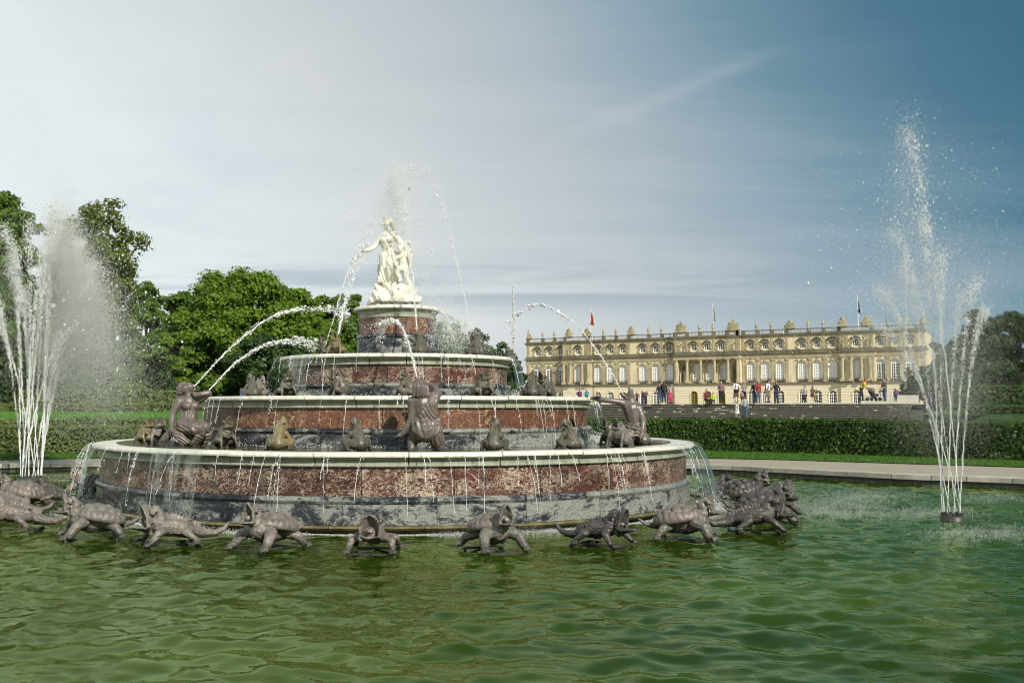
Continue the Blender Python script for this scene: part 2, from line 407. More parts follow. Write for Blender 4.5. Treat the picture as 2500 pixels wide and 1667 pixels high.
def white_water(name, col, tr=.35):
    m, nt = new_mat(name)
    d = node(nt, 'ShaderNodeBsdfDiffuse', {0: c4(col)}).outputs[0]; t = node(nt, 'ShaderNodeBsdfTranslucent', {0: c4(col)}).outputs[0]
    g = node(nt, 'ShaderNodeBsdfGlossy', {0: (1, 1, 1, 1), 1: .08}).outputs[0]
    a = node(nt, 'ShaderNodeMixShader', {0: .10, 1: d, 2: t}).outputs[0]
    a = node(nt, 'ShaderNodeMixShader', {0: .06, 1: a, 2: g}).outputs[0]
    tp = node(nt, 'ShaderNodeBsdfTransparent').outputs[0]
    out(nt, node(nt, 'ShaderNodeMixShader', {0: 1 - tr, 1: tp, 2: a}).outputs[0]); return m
white_water('white_water', (.93, .94, .92), .22)
white_water('spray', (.92, .94, .93), .25)
white_water('fine_spray', (.94, .96, .91), .0)
def sheet_water():
    m, nt = new_mat('sheet_water')
    uv = node(nt, 'ShaderNodeAttribute', attribute_name='flow').outputs['Vector']
    s = noise(nt, scaled(nt, uv, (26, 1.6, 1)), 1.0, 4, .6, .4)
    s2 = noise(nt, scaled(nt, uv, (7, 2.4, 1), (5, 2, 0)), 1.0, 3, .55, .3)
    sep = node(nt, 'ShaderNodeSeparateXYZ', {0: uv})
    thr = mathn(nt, 'MULTIPLY', sep.outputs[1], .10)
    white = sstep(nt, mathn(nt, 'ADD', mathn(nt, 'MULTIPLY', s, .65), mathn(nt, 'MULTIPLY', s2, .35)), .46, .62)
    tp = node(nt, 'ShaderNodeBsdfTransparent', {0: (.93, .97, .95, 1)}).outputs[0]
    g = node(nt, 'ShaderNodeBsdfGlossy', {0: (.85, .88, .80, 1), 1: .15}).outputs[0]
    d = node(nt, 'ShaderNodeBsdfDiffuse', {0: (.75, .80, .76, 1)}).outputs[0]; t = node(nt, 'ShaderNodeBsdfTranslucent', {0: (.75, .80, .76, 1)}).outputs[0]
    dt = node(nt, 'ShaderNodeMixShader', {0: .5, 1: d, 2: t}).outputs[0]
    fr = node(nt, 'ShaderNodeFresnel', {0: 1.33}).outputs[0]
    film = node(nt, 'ShaderNodeMixShader', {0: mathn(nt, 'MINIMUM', mathn(nt, 'MULTIPLY', fr, .55), .16), 1: tp, 2: g}).outputs[0]
    a = node(nt, 'ShaderNodeMixShader', {0: mathn(nt, 'MULTIPLY', white, .13), 1: film, 2: dt}).outputs[0]
    hole = sstep(nt, mathn(nt, 'SUBTRACT', mathn(nt, 'ADD', mathn(nt, 'MULTIPLY', s, .4), mathn(nt, 'MULTIPLY', s2, .6)), thr), .30, .40)
    tp2 = node(nt, 'ShaderNodeBsdfTransparent').outputs[0]
    out(nt, node(nt, 'ShaderNodeMixShader', {0: hole, 1: tp2, 2: a}).outputs[0]); return m
sheet_water()
def gravel():
    m, nt = new_mat('gravel'); p = pos(nt)
    f = noise(nt, p, 45, 3, .7); g = noise(nt, p, .8, 5, .6)
    col = mixc(nt, sstep(nt, f, .35, .65), (.27, .235, .17, 1), (.44, .39, .29, 1))
    col = mixc(nt, mathn(nt, 'MULTIPLY', sstep(nt, g, .45, .7), .35), col, (.24, .22, .15, 1))
    out(nt, bsdf(nt, col, .9, bump(nt, f, .6, .02))); return m
gravel()
simple('kerb_stone', (.46, .43, .35), (.34, .32, .26), .75, 3, .3, 30, rnd=.12)
simple('kerb_wall', (.035, .035, .026), (.065, .065, .045), .6, 3, .4, 20)
def grass(name, a, b, c):
    m, nt = new_mat(name); p = pos(nt)
    col = mixc(nt, sstep(nt, noise(nt, p, 9, 6, .7), .3, .7), c4(a), c4(b)); col = mixc(nt, mathn(nt, 'MULTIPLY', sstep(nt, noise(nt, p, .35, 4), .4, .7), .6), col, c4(c))
    out(nt, bsdf(nt, col, .8, bump(nt, noise(nt, p, 60, 3), .8, .03), Specular_IOR_Level=.2)); return m
grass('grass', (.045, .12, .014), (.075, .165, .02), (.06, .125, .018))
grass('dimmed_grass', (.026, .062, .012), (.042, .088, .016), (.034, .07, .014))  # darkened grass copy: dimness of the right side put into the colour
grass('lawn_grass', (.060, .17, .012), (.10, .235, .02), (.075, .19, .016))
def leaf(name, c1, c2, tr=.35, rough=.45):
    m, nt = new_mat(name); p = pos(nt)
    f = sstep(nt, mathn(nt, 'ADD', mathn(nt, 'MULTIPLY', noise(nt, p, .9, 3, .6), .6), mathn(nt, 'MULTIPLY', noise(nt, p, 9, 2), .4)), .36, .64)
    col = mixc(nt, f, c4(c1), c4(c2))
    d = bsdf(nt, col, rough, Specular_IOR_Level=.25); t = node(nt, 'ShaderNodeBsdfTranslucent', {0: mixc(nt, .35, col, (.16, .22, .01, 1))}).outputs[0]
    out(nt, node(nt, 'ShaderNodeMixShader', {0: tr, 1: d, 2: t}).outputs[0]); return m
leaf("leaf_maple", (.095, .175, .018), (.22, .34, .040), .40)
leaf("leaf_mid", (.072, .145, .018), (.165, .265, .036), .36)
leaf("leaf_dark", (.028, .058, .016), (.06, .105, .028), .25)
leaf("leaf_olive", (.11, .155, .03), (.22, .27, .06), .38)
leaf("leaf_hedge", (.028, .066, .010), (.072, .125, .018), .28, .4)
leaf("leaf_hedge_lit", (.09, .14, .034), (.17, .215, .06), .28, .5)  # lit copy of the hedge leaf: sun and mist brightness put into the colour
simple('bark', (.055, .045, .035), (.09, .075, .06), .9, 5, .6, 20)
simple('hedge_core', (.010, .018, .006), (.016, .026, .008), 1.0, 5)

# palace
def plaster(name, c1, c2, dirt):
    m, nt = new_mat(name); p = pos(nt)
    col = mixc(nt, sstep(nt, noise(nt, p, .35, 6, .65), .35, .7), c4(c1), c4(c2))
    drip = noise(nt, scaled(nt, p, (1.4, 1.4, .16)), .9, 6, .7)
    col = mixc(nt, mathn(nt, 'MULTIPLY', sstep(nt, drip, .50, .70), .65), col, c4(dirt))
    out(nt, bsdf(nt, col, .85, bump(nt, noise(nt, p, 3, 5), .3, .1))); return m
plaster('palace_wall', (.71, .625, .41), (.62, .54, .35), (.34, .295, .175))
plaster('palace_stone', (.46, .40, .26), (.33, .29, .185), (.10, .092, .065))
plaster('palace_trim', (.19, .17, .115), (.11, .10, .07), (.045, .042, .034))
plaster('palace_relief', (.40, .345, .195), (.26, .23, .135), (.10, .095, .062))
simple('roof_sheet', (.12, .14, .12), (.16, .17, .15), .6, .3)
def rustic():
    m, nt = new_mat('palace_base'); p = pos(nt); z = node(nt, 'ShaderNodeSeparateXYZ', {0: p}).outputs[2]
    col = mixc(nt, sstep(nt, noise(nt, p, .4, 6, .65), .35, .7), (.75, .68, .49, 1), (.69, .62, .44, 1))
    fr = mathn(nt, 'FRACT', mathn(nt, 'DIVIDE', z, .62)); g = mathn(nt, 'SUBTRACT', 1.0, sstep(nt, mathn(nt, 'ABSOLUTE', mathn(nt, 'SUBTRACT', fr, .5)), .05, .11))
    out(nt, bsdf(nt, mixc(nt, mathn(nt, 'MULTIPLY', g, .5), col, (.25, .20, .11, 1)), .85, bump(nt, mathn(nt, 'SUBTRACT', 1.0, g), .7, .06))); return m
rustic()
simple('window_white', (.86, .86, .82), None, .4)
simple('curtain', (.62, .64, .66), (.74, .76, .77), .5, 2.0, rnd=.12)
simple('dark_glass', (.012, .014, .018), (.022, .024, .028), .08, 1.0)
simple('olive_door', (.15, .125, .015), (.20, .17, .03), .5, 2)
simple('step_stone', (.085, .08, .062), (.045, .043, .034), .8, 2.2, .3, 20, rnd=.15)
simple('step_edge', (.20, .19, .15), (.12, .115, .09), .8, 5, rnd=.1)
simple('terrace_stone', (.60, .57, .48), (.50, .48, .40), .8, 2)
def flat(name, c, rough=.8, **kw): return simple(name, c, tuple(min(1, x * .78 + .002) for x in c), rough, 7, .2, 30, **kw)
for nm, c in dict(skin=(.50, .30, .21), hair_dark=(.025, .018, .013), hair_brown=(.10, .06, .03), hair_fair=(.30, .21, .10), hair_grey=(.33, .32, .30),
                  cloth_black=(.018, .018, .022), cloth_navy=(.025, .035, .07), jeans=(.07, .11, .19), cloth_pink=(.75, .05, .16), cloth_grey=(.38, .38, .36),
                  cloth_white=(.78, .78, .76), cloth_red=(.36, .03, .035), cloth_maroon=(.15, .03, .045), cloth_lime=(.38, .62, .03), cloth_plaid=(.24, .13, .15),
                  cloth_purple=(.17, .03, .19), cloth_teal=(.02, .25, .33), cloth_brown=(.12, .075, .045), cloth_khaki=(.20, .17, .10), cloth_yellow=(.75, .50, .02),
                  cloth_rose=(.70, .38, .40), cloth_blue=(.03, .22, .48), shoe=(.03, .025, .022), flag_black=(.012, .012, .012), flag_red=(.55, .02, .02),
                  flag_gold=(.75, .48, .02), flag_blue=(.02, .06, .19), flag_white=(.8, .8, .8), pole_white=(.8, .8, .8)).items():
    flat(nm, c)
# ------------------------------------------------------------------ pool, water, ground
def P2(lst): return [(CAMX + a, CAMY + b) for a, b in lst]
edge_ctrl = P2([(-14.8, 33.9), (-12.0, 34.8), (-7, 35.9), (-3, 36.2), (1, 36.2), (4, 35.6), (8.55, 33.4), (10.2, 31.6), (12.7, 28.7), (15.1, 26.8), (18.6, 21.5), (20.6, 13),
                (18, 5), (12, 1.6), (2, 0.7), (-9, 1.6), (-17, 5), (-22, 14), (-22, 24), (-18.8, 31)])
def closed_curve(ctrl, n):
    P = np.array(ctrl); P = np.vstack([P[-1], P, P[0], P[1]])
    m = len(ctrl); t = np.linspace(0, m, n, endpoint=False); i = t.astype(int); f = (t - i)[:, None]
    a, b, c, d = P[i], P[i + 1], P[i + 2], P[i + 3]
    return 0.5 * (2 * b + (c - a) * f + (2 * a - 5 * b + 4 * c - d) * f ** 2 + (3 * b - a - 3 * c + d) * f ** 3)
EDGE = closed_curve(edge_ctrl, 240)
if np.sum(EDGE[:, 0] * np.roll(EDGE[:, 1], -1) - np.roll(EDGE[:, 0], -1) * EDGE[:, 1]) < 0: EDGE = EDGE[::-1]
def offset_curve(P, d):
    t = np.roll(P, -1, 0) - np.roll(P, 1, 0); t /= np.linalg.norm(t, axis=1)[:, None]
    return P + np.stack([t[:, 1], -t[:, 0]], 1) * d
def inside(poly, X, Y):
    r = np.zeros(X.shape, bool); a = poly; b = np.roll(poly, -1, 0)
    for (x0, y0), (x1, y1) in zip(a, b):
        if y0 == y1: continue
        c = ((y0 > Y) != (y1 > Y)) & (X < (x1 - x0) * (Y - y0) / (y1 - y0) + x0); r ^= c
    return r
KZ = 0.24
# water surface with real ripples, finer near the viewer
def waves(X, Y):
    rg = np.random.default_rng(5); H = np.zeros_like(X)
    for k in range(64):
        lam = 0.22 * (4.4 ** rg.random()); th = rg.uniform(0, 2 * math.pi) if k % 2 else rg.normal(math.pi / 2, .7)
        amp = lam * 0.0052 * rg.uniform(.5, 1.3) * (1.0 if lam < .5 else .85)
        kx, ky = 2 * math.pi / lam * math.cos(th), 2 * math.pi / lam * math.sin(th)
        ph = rg.uniform(0, 6.28); w = .35 * np.sin(.55 * X * math.cos(th + 1) + .6 * Y * math.sin(th + 2) + ph * 3)
        H += amp * np.sin(kx * X + ky * Y + ph + w * 2.2)
    return H
xs = np.arange(CAMX - 23.5, CAMX + 22, .06); ys = [CAMY + .3]
while ys[-1] < CAMY + 37: ys.append(ys[-1] + max(.05, (ys[-1] - CAMY) * .0058))
ys = np.array(ys); GX, GY = np.meshgrid(xs, ys); nx = len(xs); ny = len(ys)
ok = inside(offset_curve(EDGE, .12), GX, GY)
rr = np.hypot(GX, GY)
GZ = waves(GX, GY) * np.clip((rr - 6.3) / 2.5, .35, 1) 
okf = ok[:-1, :-1] & ok[1:, :-1] & ok[:-1, 1:] & ok[1:, 1:]
okf &= ~(rr[:-1, :-1] < 5.6)
ii = (np.arange(ny - 1)[:, None] * nx + np.arange(nx - 1)[None, :])[okf]
Fq = np.stack([ii, ii + 1, ii + nx + 1, ii + nx], 1)
used = np.zeros(nx * ny, bool); used[Fq.ravel()] = True; remap = np.cumsum(used) - 1
V = np.stack([GX.ravel(), GY.ravel(), GZ.ravel()], 1)[used]
wo = obj('water', npmesh('water', V, remap[Fq], MAT['pool_water'], True)); tag(wo, kind='structure')

# pool bed/wall and kerb stones
def band(A, B, za, zb, close=True):
    n = len(A); V = [(p[0], p[1], za) for p in A] + [(p[0], p[1], zb) for p in B]
    return V, [(i, (i + 1) % n, n + (i + 1) % n, n + i) for i in range(n if close else n - 1)]
mb = MB(); o1 = offset_curve(EDGE, .07)
mb.add(*band(o1, o1, -.6, KZ - .10)); mb.add(*band(EDGE, EDGE, -.6, -.55))
wl = obj('pool_wall', mb.mesh('pool_wall', MAT['kerb_wall'])); tag(wl, kind='structure')
kerb = empty('pool_kerb'); tag(kerb, kind='structure')
K0, K1 = offset_curve(EDGE, -.02), offset_curve(EDGE, .58)
N = len(EDGE); step = 4
for i in range(0, N, step):
    a = K0[[(i + j) % N for j in range(step + 1)]]; b = K1[[(i + j) % N for j in range(step + 1)]]
    a = a.copy(); b = b.copy(); g = .012
    for c in (a, b):
        d0 = (c[1] - c[0]); c[0] += d0 / np.linalg.norm(d0) * g; d1 = c[-2] - c[-1]; c[-1] += d1 / np.linalg.norm(d1) * g
    n = step + 1; V = []
    for z0, ins in ((KZ - .10, 0), (KZ + .025, 0), (KZ + .04, .02)):
        V += [(p[0] + (q[0] - p[0]) * ins, p[1] + (q[1] - p[1]) * ins, z0) for p, q in zip(a, b)] + [(q[0] + (p[0] - q[0]) * ins, q[1] + (p[1] - q[1]) * ins, z0) for p, q in zip(a, b)]
    F = []
    for L in range(2):
        for j in range(n - 1):
            s0 = L * 2 * n; s1 = s0 + 2 * n
            F.append((s0 + j + 1, s0 + j, s1 + j, s1 + j + 1)); F.append((s0 + n + j, s0 + n + j + 1, s1 + n + j + 1, s1 + n + j))
        for j, fl in ((0, 1), (n - 1, 0)):
            s0 = L * 2 * n; s1 = s0 + 2 * n; q = (s0 + j, s0 + n + j, s1 + n + j, s1 + j); F.append(q[::-1] if not fl else q)
    for j in range(n - 1): F.append((4 * n + j, 4 * n + j + 1, 5 * n + j + 1, 5 * n + j)[::-1])
    obj('kerb_stone', newmesh('kerb_stone', V, F, MAT['kerb_stone']), kerb)

grav_ctrl = P2([(-21, 35), (-16.2, 37.0), (-13.1, 38.2), (-3, 40), (4, 40), (9.5, 38.4), (12.1, 37.2), (15.9, 34.2), (18.4, 32.3), (24, 24), (27, 12), (24, 1), (14, -5), (0, -6), (-14, -5), (-24, 1), (-29, 14), (-28, 26)])
GRAV = closed_curve(grav_ctrl, 160)
# gravel ring between kerb and lawn: triangulated between the two loops
def ring_mesh(name, inner, outer, z, mat):
    bm = bmesh.new()
    a = [bm.verts.new((p[0], p[1], z)) for p in inner]; b = [bm.verts.new((p[0], p[1], z)) for p in outer]
    ea = [bm.edges.new((a[i], a[(i + 1) % len(a)])) for i in range(len(a))]; eb = [bm.edges.new((b[i], b[(i + 1) % len(b)])) for i in range(len(b))]
    bmesh.ops.triangle_fill(bm, edges=ea + eb, use_beauty=True)
    for f in bm.faces:
        if f.normal.z < 0: f.normal_flip()
    me = bpy.data.meshes.new(name); bm.to_mesh(me); bm.free(); me.materials.append(mat); return me
tag(obj('gravel_path', ring_mesh('gravel_path', offset_curve(EDGE, .5)[::2], GRAV, KZ, MAT['gravel'])), kind='structure')
# ground with a hole for the pool, reaching the horizon
big = [(CAMX + 3000 * math.cos(t), CAMY + 3000 * math.sin(t)) for t in np.linspace(0, 2 * math.pi, 48, endpoint=False)]
tag(obj('ground', ring_mesh('ground', offset_curve(EDGE, .3)[::2], big, KZ - .03, MAT['grass'])), kind='structure')

# ------------------------------------------------------------------ the tiered fountain
fountain = empty('fountain', (0, 0, 0), 0, 'big round four tier marble fountain standing in the middle of the green pool', 'fountain')
def sector(prof, a0, a1, seg, split=None):
    """closed profile polygon [(r, z)] swept from a0 to a1"""
    k = len(prof); V = []; F = []
    for i in range(seg + 1):
        a = a0 + (a1 - a0) * i / seg
        V += [(r * math.cos(a), r * math.sin(a), z) for r, z in prof]
    for i in range(seg):
        for q in range(k): F.append((i * k + q, (i + 1) * k + q, (i + 1) * k + (q + 1) % k, i * k + (q + 1) % k))
    F.append(tuple(range(k))); F.append(tuple(range(seg * k + k - 1, seg * k - 1, -1)))
    return V, F
TIERS = [
    dict(R=6.74, top=1.36, lip=1.115, red=.615, mou=.49, base=.135, n=26, rr=6.56, rm=6.66, rb=6.62, mat='red_marble', name='lowest'),
    dict(R=4.58, top=2.346, lip=2.11, red=1.72, mou=1.61, base=1.26, n=28, rr=4.40, rm=4.50, rb=4.46, mat='brown_marble', name='second'),
    dict(R=2.74, top=3.256, lip=3.02, red=2.644, mou=2.53, base=2.26, n=21, rr=2.56, rm=2.66, rb=2.62, mat='red_marble', name='third'),
    dict(R=1.035, top=4.44, lip=4.17, red=3.80, mou=3.68, base=3.17, n=10, rr=.895, rm=.985, rb=.96, mat='brown_marble', name='top')]
for T in TIERS:
    R, top, lip = T['R'], T['top'], T['lip']; h = top - lip
    ins = .55 if R > 2 else .42
    # core masonry with the basin floor
    mb = MB(); mb.lathe([(R - ins - .1, top - .16), (T['rr'] - .10, top - .16), (T['rr'] - .10, T['base'] - .5), (T['rb'] - .10, T['base'] - .6)][::-1], 72)
    mb.lathe([(R - ins - .05, top - .15), (.02, top - .15)], 72)
    tier = obj('tier', mb.mesh('tier', MAT['mortar']), fountain)
    n = T['n']; dA = 2 * math.pi / n; off = {0: -1.735, 1: -1.70, 2: -1.75, 3: -1.6}[TIERS.index(T)]
    seg = max(4, int(72 / n) + 2)
    p_top = [(R - ins, top - .12), (R - ins + .02, top - .005), (R - ins + .10, top), (R - .045, top), (R - .012, top - .016), (R, top - .05), (R - .004, top - .075), (R - .03, top - .088)]
    zt = top - .088; zl = lip + .05
    thr = [(R - .03 - .105 * math.sin(t * 1.5708) - .0, zt + (zl - zt) * (1 - math.cos(t * 1.5708))) for t in (0, .25, .5, .75, 1.0)]
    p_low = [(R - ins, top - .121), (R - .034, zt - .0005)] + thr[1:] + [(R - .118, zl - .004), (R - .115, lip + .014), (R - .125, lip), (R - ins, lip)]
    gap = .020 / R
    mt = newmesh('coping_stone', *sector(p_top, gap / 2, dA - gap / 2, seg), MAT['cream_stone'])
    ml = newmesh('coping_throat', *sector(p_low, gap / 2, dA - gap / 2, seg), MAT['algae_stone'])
    g2 = .011 / R
    mp = newmesh('marble_panel', *sector([(T['rr'], lip + .01), (T['rr'] + .004, T['red'] + .002), (T['rr'] - .3, T['red'] + .002), (T['rr'] - .3, lip + .01)][::-1], g2 / 2, dA - g2 / 2, seg), MAT[T['mat']])
    hm = T['red'] - T['mou']; rm = T['rm']
    pm = [(T['rr'] + .002, T['red']), (rm - .035, T['red'] - hm * .12), (rm - .006, T['red'] - hm * .35), (rm, T['red'] - hm * .6), (rm - .02, T['red'] - hm * .86), (T['rb'] + .008, T['mou']), (T['rr'] - .3, T['mou']), (T['rr'] - .3, T['red'])][::-1]
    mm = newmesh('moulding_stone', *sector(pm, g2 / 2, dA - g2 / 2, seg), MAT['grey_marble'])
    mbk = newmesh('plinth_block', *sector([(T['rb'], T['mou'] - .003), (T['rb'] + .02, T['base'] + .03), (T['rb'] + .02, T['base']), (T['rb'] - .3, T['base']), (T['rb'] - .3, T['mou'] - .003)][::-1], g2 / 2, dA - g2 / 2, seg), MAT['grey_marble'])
    jit = random.Random(int(R * 100))
    for i in range(n):
        a = off + i * dA
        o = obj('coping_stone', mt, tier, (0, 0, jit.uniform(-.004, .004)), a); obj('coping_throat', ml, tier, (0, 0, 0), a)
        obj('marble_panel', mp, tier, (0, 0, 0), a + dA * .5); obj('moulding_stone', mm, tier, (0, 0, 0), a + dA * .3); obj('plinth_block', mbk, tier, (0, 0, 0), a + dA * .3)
    # water lying in the basin
    wr = R - .30 if R > 2 else R - .3
    mb = MB(); nr = 20; rad = np.linspace(.05, R - ins + .06, nr)
    mb.lathe([(r, top - .012 if r < R - ins else top + .003) for r in rad][::-1], 96)
    w = obj('basin_water', mb.mesh('basin_water', MAT['basin_water'], True)); tag(w, kind='structure')
# foundation ledge at the waterline
nl = 26
ml = newmesh('ledge_stone', *sector([(6.72, .13), (6.76, .10), (6.72, .06), (6.58, .05), (6.56, -.6), (6.2, -.6), (6.2, .13)][::-1], 0, 2 * math.pi / nl - .001, 5), MAT['ledge_stone'])
led = obj('foundation', MB().lathe([(6.3, .12), (6.3, -.6)][::-1], 64).mesh('foundation', MAT['mortar']), fountain)
for i in range(nl): obj('ledge_stone', ml, led, (0, 0, 0), i * 2 * math.pi / nl)
# ------------------------------------------------------------------ stone animals of the fountain (forward = +x, standing on z = 0)
def toes(mb, foot, fwd, n, L, r, spread=1.1):
    foot = Vector(foot); f = Vector((fwd[0], fwd[1], 0)).normalized()
    for i in range(n):
        a = (i / (n - 1) - .5) * spread; d = Vector((f.x * math.cos(a) - f.y * math.sin(a), f.x * math.sin(a) + f.y * math.cos(a), 0))
        l = L * (1 - .25 * abs(i / (n - 1) - .5) * 2)
        mb.cap([foot, foot + d * l * .6 + Vector((0, 0, r * .6)), foot + d * l + Vector((0, 0, -foot.z + r * .5))], [r * 1.25, r, r * .45], 6)
def turtle_body(rg):
    mb = MB(); j = lambda s=.02: rg.uniform(-s, s)
    mb.cap([(-.24, 0, .22), (.0, 0, .25), (.17, 0, .29)], [.15, .20, .17], 10)
    for s in (-1, 1):
        mb.cap([(.13, s * .16, .27), (.26 + j(), s * .27, .21), (.35 + j(), s * .31, .06)], [.105, .082, .066]); toes(mb, (.36, s * .31, .045), (1, s * .3), 5, .15, .023, 1.3)
        mb.cap([(-.24, s * .16, .22), (-.32, s * .28, .16), (-.39 + j(), s * .34, .05)], [.095, .072, .055]); toes(mb, (-.395, s * .345, .04), (-.25, s * 1), 5, .13, .020, 1.3)
        for k in range(7): mb.ell((.16 + .03 * k, s * (.24 + .014 * k), .29 - .032 * k), (.045, .035, .022), nu=7, nv=5)
    for k in range(5): mb.cap([(.26 - .02 * k, .10, .27 + .02 * k), (.29 - .02 * k, 0, .20 + .025 * k), (.26 - .02 * k, -.10, .27 + .02 * k)], .024, 6)
    mb.cap([(-.30, 0, .22), (-.46, j(), .18), (-.60, j(.05), .20), (-.72, j(.06), .29)], [.085, .06, .036, .010])
    mb.cap([(.14, 0, .30), (.24, 0, .39), (.26, 0, .48)], [.135, .115, .09])
    mb.ell((.25, 0, .515), (.075, .10, .09))
    mb.trough((.40, 0, .475), (.20, 0, .98), (.98, 0, -.20), .255, .118, .125, .030, tip=.10); mb.cap([(.23, 0, .54), (.29, 0, .64)], [.07, .04])
    mb.trough((.36, 0, .425), (.97, 0, .06), (-.06, 0, 1), .215, .112, .065, .032, tip=.35)
    for s in (-1, 1): mb.cap([(.40, s * .098, .44), (.425, s * .098, .55)], [.032, .016], 6); mb.ell((.335, s * .095, .59), (.036, .022, .032)); mb.cap([(.30, s * .085, .625), (.38, s * .08, .645)], [.02, .012], 6)
    return mb
def shell_mesh(mat, seed):
    rg = np.random.default_rng(seed); n = 54; a, b, h, z0 = .385, .335, .235, .27
    cs = [(.25, 0), (.09, 0), (-.08, 0), (-.24, 0)] + [(x, s * .155) for s in (-1, 1) for x in (.19, .03, -.13, -.26)] + [(.37 * math.cos(t), .315 * math.sin(t)) for t in np.linspace(0, 2 * math.pi, 22, endpoint=False)]
    cs = np.array(cs) + rg.normal(0, .006, (len(cs), 2))
    V = []; rings = 30
    for i in range(rings + 1):
        t = i / rings
        for k in range(n * 2):
            th = math.pi * k / n; x, y = a * t * math.cos(th), b * t * math.sin(th)
            d = np.sort(np.hypot(cs[:, 0] - x, cs[:, 1] - y)); g = max(0, 1 - (d[1] - d[0]) / .040)
            z = z0 + h * (1 - t ** 2.3) ** .62 - .036 * g + .012 * math.cos(math.pi * min(d[0] / .1, 1)) * (t < .95) + (.018 * max(0, t - .86) / .14)
            V.append((x, y, z))
    m = n * 2; F = [(i * m + k, (i + 1) * m + k, (i + 1) * m + (k + 1) % m, i * m + (k + 1) % m) for i in range(rings) for k in range(m)]
    b0 = len(V)
    for k in range(m): th = math.pi * k / n; V.append((a * .97 * math.cos(th), b * .97 * math.sin(th), z0 - .035))
    F += [(rings * m + k, b0 + k, b0 + (k + 1) % m, rings * m + (k + 1) % m) for k in range(m)]
    for k in range(m): th = math.pi * k / n; V.append((a * .6 * math.cos(th), b * .6 * math.sin(th), z0 - .06))
    F += [(b0 + k, b0 + m + k, b0 + m + (k + 1) % m, b0 + (k + 1) % m) for k in range(m)]
    return newmesh('shell', V, F, mat, True)
def lizard_body(rg):
    mb = MB(); j = lambda s=.03: rg.uniform(-s, s)
    mb.cap([(-.30, 0, .20), (-.12, 0, .25), (.08, 0, .29), (.22, 0, .32)], [.10, .16, .175, .155])
    c = j(.1); mb.cap([(-.28, 0, .20), (-.46, c * .3, .14), (-.64, c, .13), (-.78, c * 1.2, .20), (-.86, c, .33)], [.115, .09, .066, .044, .012])
    mb.cap([(.16, 0, .31), (.22, 0, .35), (.24, 0, .40)], [.165, .155, .13]); mb.ell((.22, 0, .44), (.10, .14, .11))
    mb.trough((.43, 0, .365), (.26, 0, .965), (.965, 0, -.26), .345, .172, .175, .034, tip=.55); mb.cap([(.22, 0, .48), (.28, 0, .62)], [.10, .07])
    mb.trough((.38, 0, .30), (.985, 0, .10), (-.1, 0, 1), .29, .168, .085, .036, tip=.6)
    for s in (-1, 1):
        mb.cap([(.42, s * .145, .33), (.45, s * .15, .46)], [.04, .02], 6); mb.ell((.36, s * .145, .57), (.046, .028, .044)); mb.cap([(.30, s * .13, .61), (.41, s * .13, .63)], [.026, .014], 6)
        mb.cap([(.18, s * .12, .25), (.28 + j(), s * .30, .22), (.41 + j(), s * .33, .05)], [.075, .062, .045]); toes(mb, (.42, s * .33, .04), (1, s * .3), 5, .135, .019, 1.5)
        mb.cap([(-.22, s * .10, .21), (-.10, s * .29, .22), (-.27 + j(), s * .34, .05)], [.085, .07, .042]); toes(mb, (-.26, s * .35, .038), (.5, s * .9), 5, .13, .017, 1.5)
    for k in range(7):                                   # dewlap frills
        x = .32 + .034 * k; mb.cap([(x, 0, .31 - .005 * k), (x + .03, 0, .16 + .022 * k)], [.045, .018], 6)
    for k in range(13):                                  # crest along the back
        x = .26 - .052 * k; z = .48 if x > .15 else .455 - .016 * max(0, k - 4); hgt = .11 * (1 - abs(k - 5) / 9)
        mb.tube([(x, 0, z - .06), (x - .015, 0, z + hgt * .5), (x - .035, 0, z + hgt)], [.04, .028, .005], 6)
    for k in range(26):                                  # scale ridges on the flanks
        x = rg.uniform(-.28, .25); s = rg.choice((-1, 1)); a = rg.uniform(.2, 1.2)
        mb.ell((x, s * .145 * math.sin(a), .275 + .135 * math.cos(a)), (.028, .02, .016), nu=6, nv=4)
    return mb
def frog_body(rg):
    mb = MB(); j = lambda s=.015: rg.uniform(-s, s)
    mb.cap([(-.16, 0, .13), (-.07, 0, .23), (.01, 0, .34), (.03, 0, .40)], [.125, .135, .115, .085])
    mb.trough((.115, 0, .41), (.30 + j(.06), 0, .95), (.95, 0, -.30), .215, .112, .085, .024, tip=.5)
    mb.trough((.10, 0, .38), (.90, 0, .42), (-.42, 0, .9), .165, .108, .06, .026, tip=.5)
    for s in (-1, 1):
        mb.ell((.055, s * .082, .51), (.040, .028, .040)); mb.cap([(.125, s * .095, .40), (.15, s * .095, .48)], [.028, .014], 6)
        mb.cap([(.04, s * .11, .31), (.11 + j(), s * .19, .18), (.17 + j(), s * .21, .03)], [.058, .042, .03], 7); toes(mb, (.175, s * .215, .025), (1, s * .3), 4, .085, .014, 1.5)
        mb.cap([(-.14, s * .09, .12), (.06, s * .24, .17), (-.13, s * .25, .05)], [.10, .068, .04], 7); mb.cap([(-.13, s * .25, .045), (.06, s * .29, .03)], [.04, .028], 7)
        toes(mb, (.05, s * .29, .025), (1, s * .2), 4, .11, .014, 1.1)
    for k in range(3): mb.cap([(.10 - .0 * k, .09, .33 - .045 * k), (.155 - .012 * k, 0, .31 - .05 * k), (.10, -.09, .33 - .045 * k)], .02, 6)
    mb.cap([(.0, .05, .50), (-.13, .07, .30), (-.22, .06, .16)], [.02, .022, .02], 6); mb.cap([(.0, -.05, .50), (-.13, -.07, .30), (-.22, -.06, .16)], [.02, .022, .02], 6)
    return mb
_cache = {}
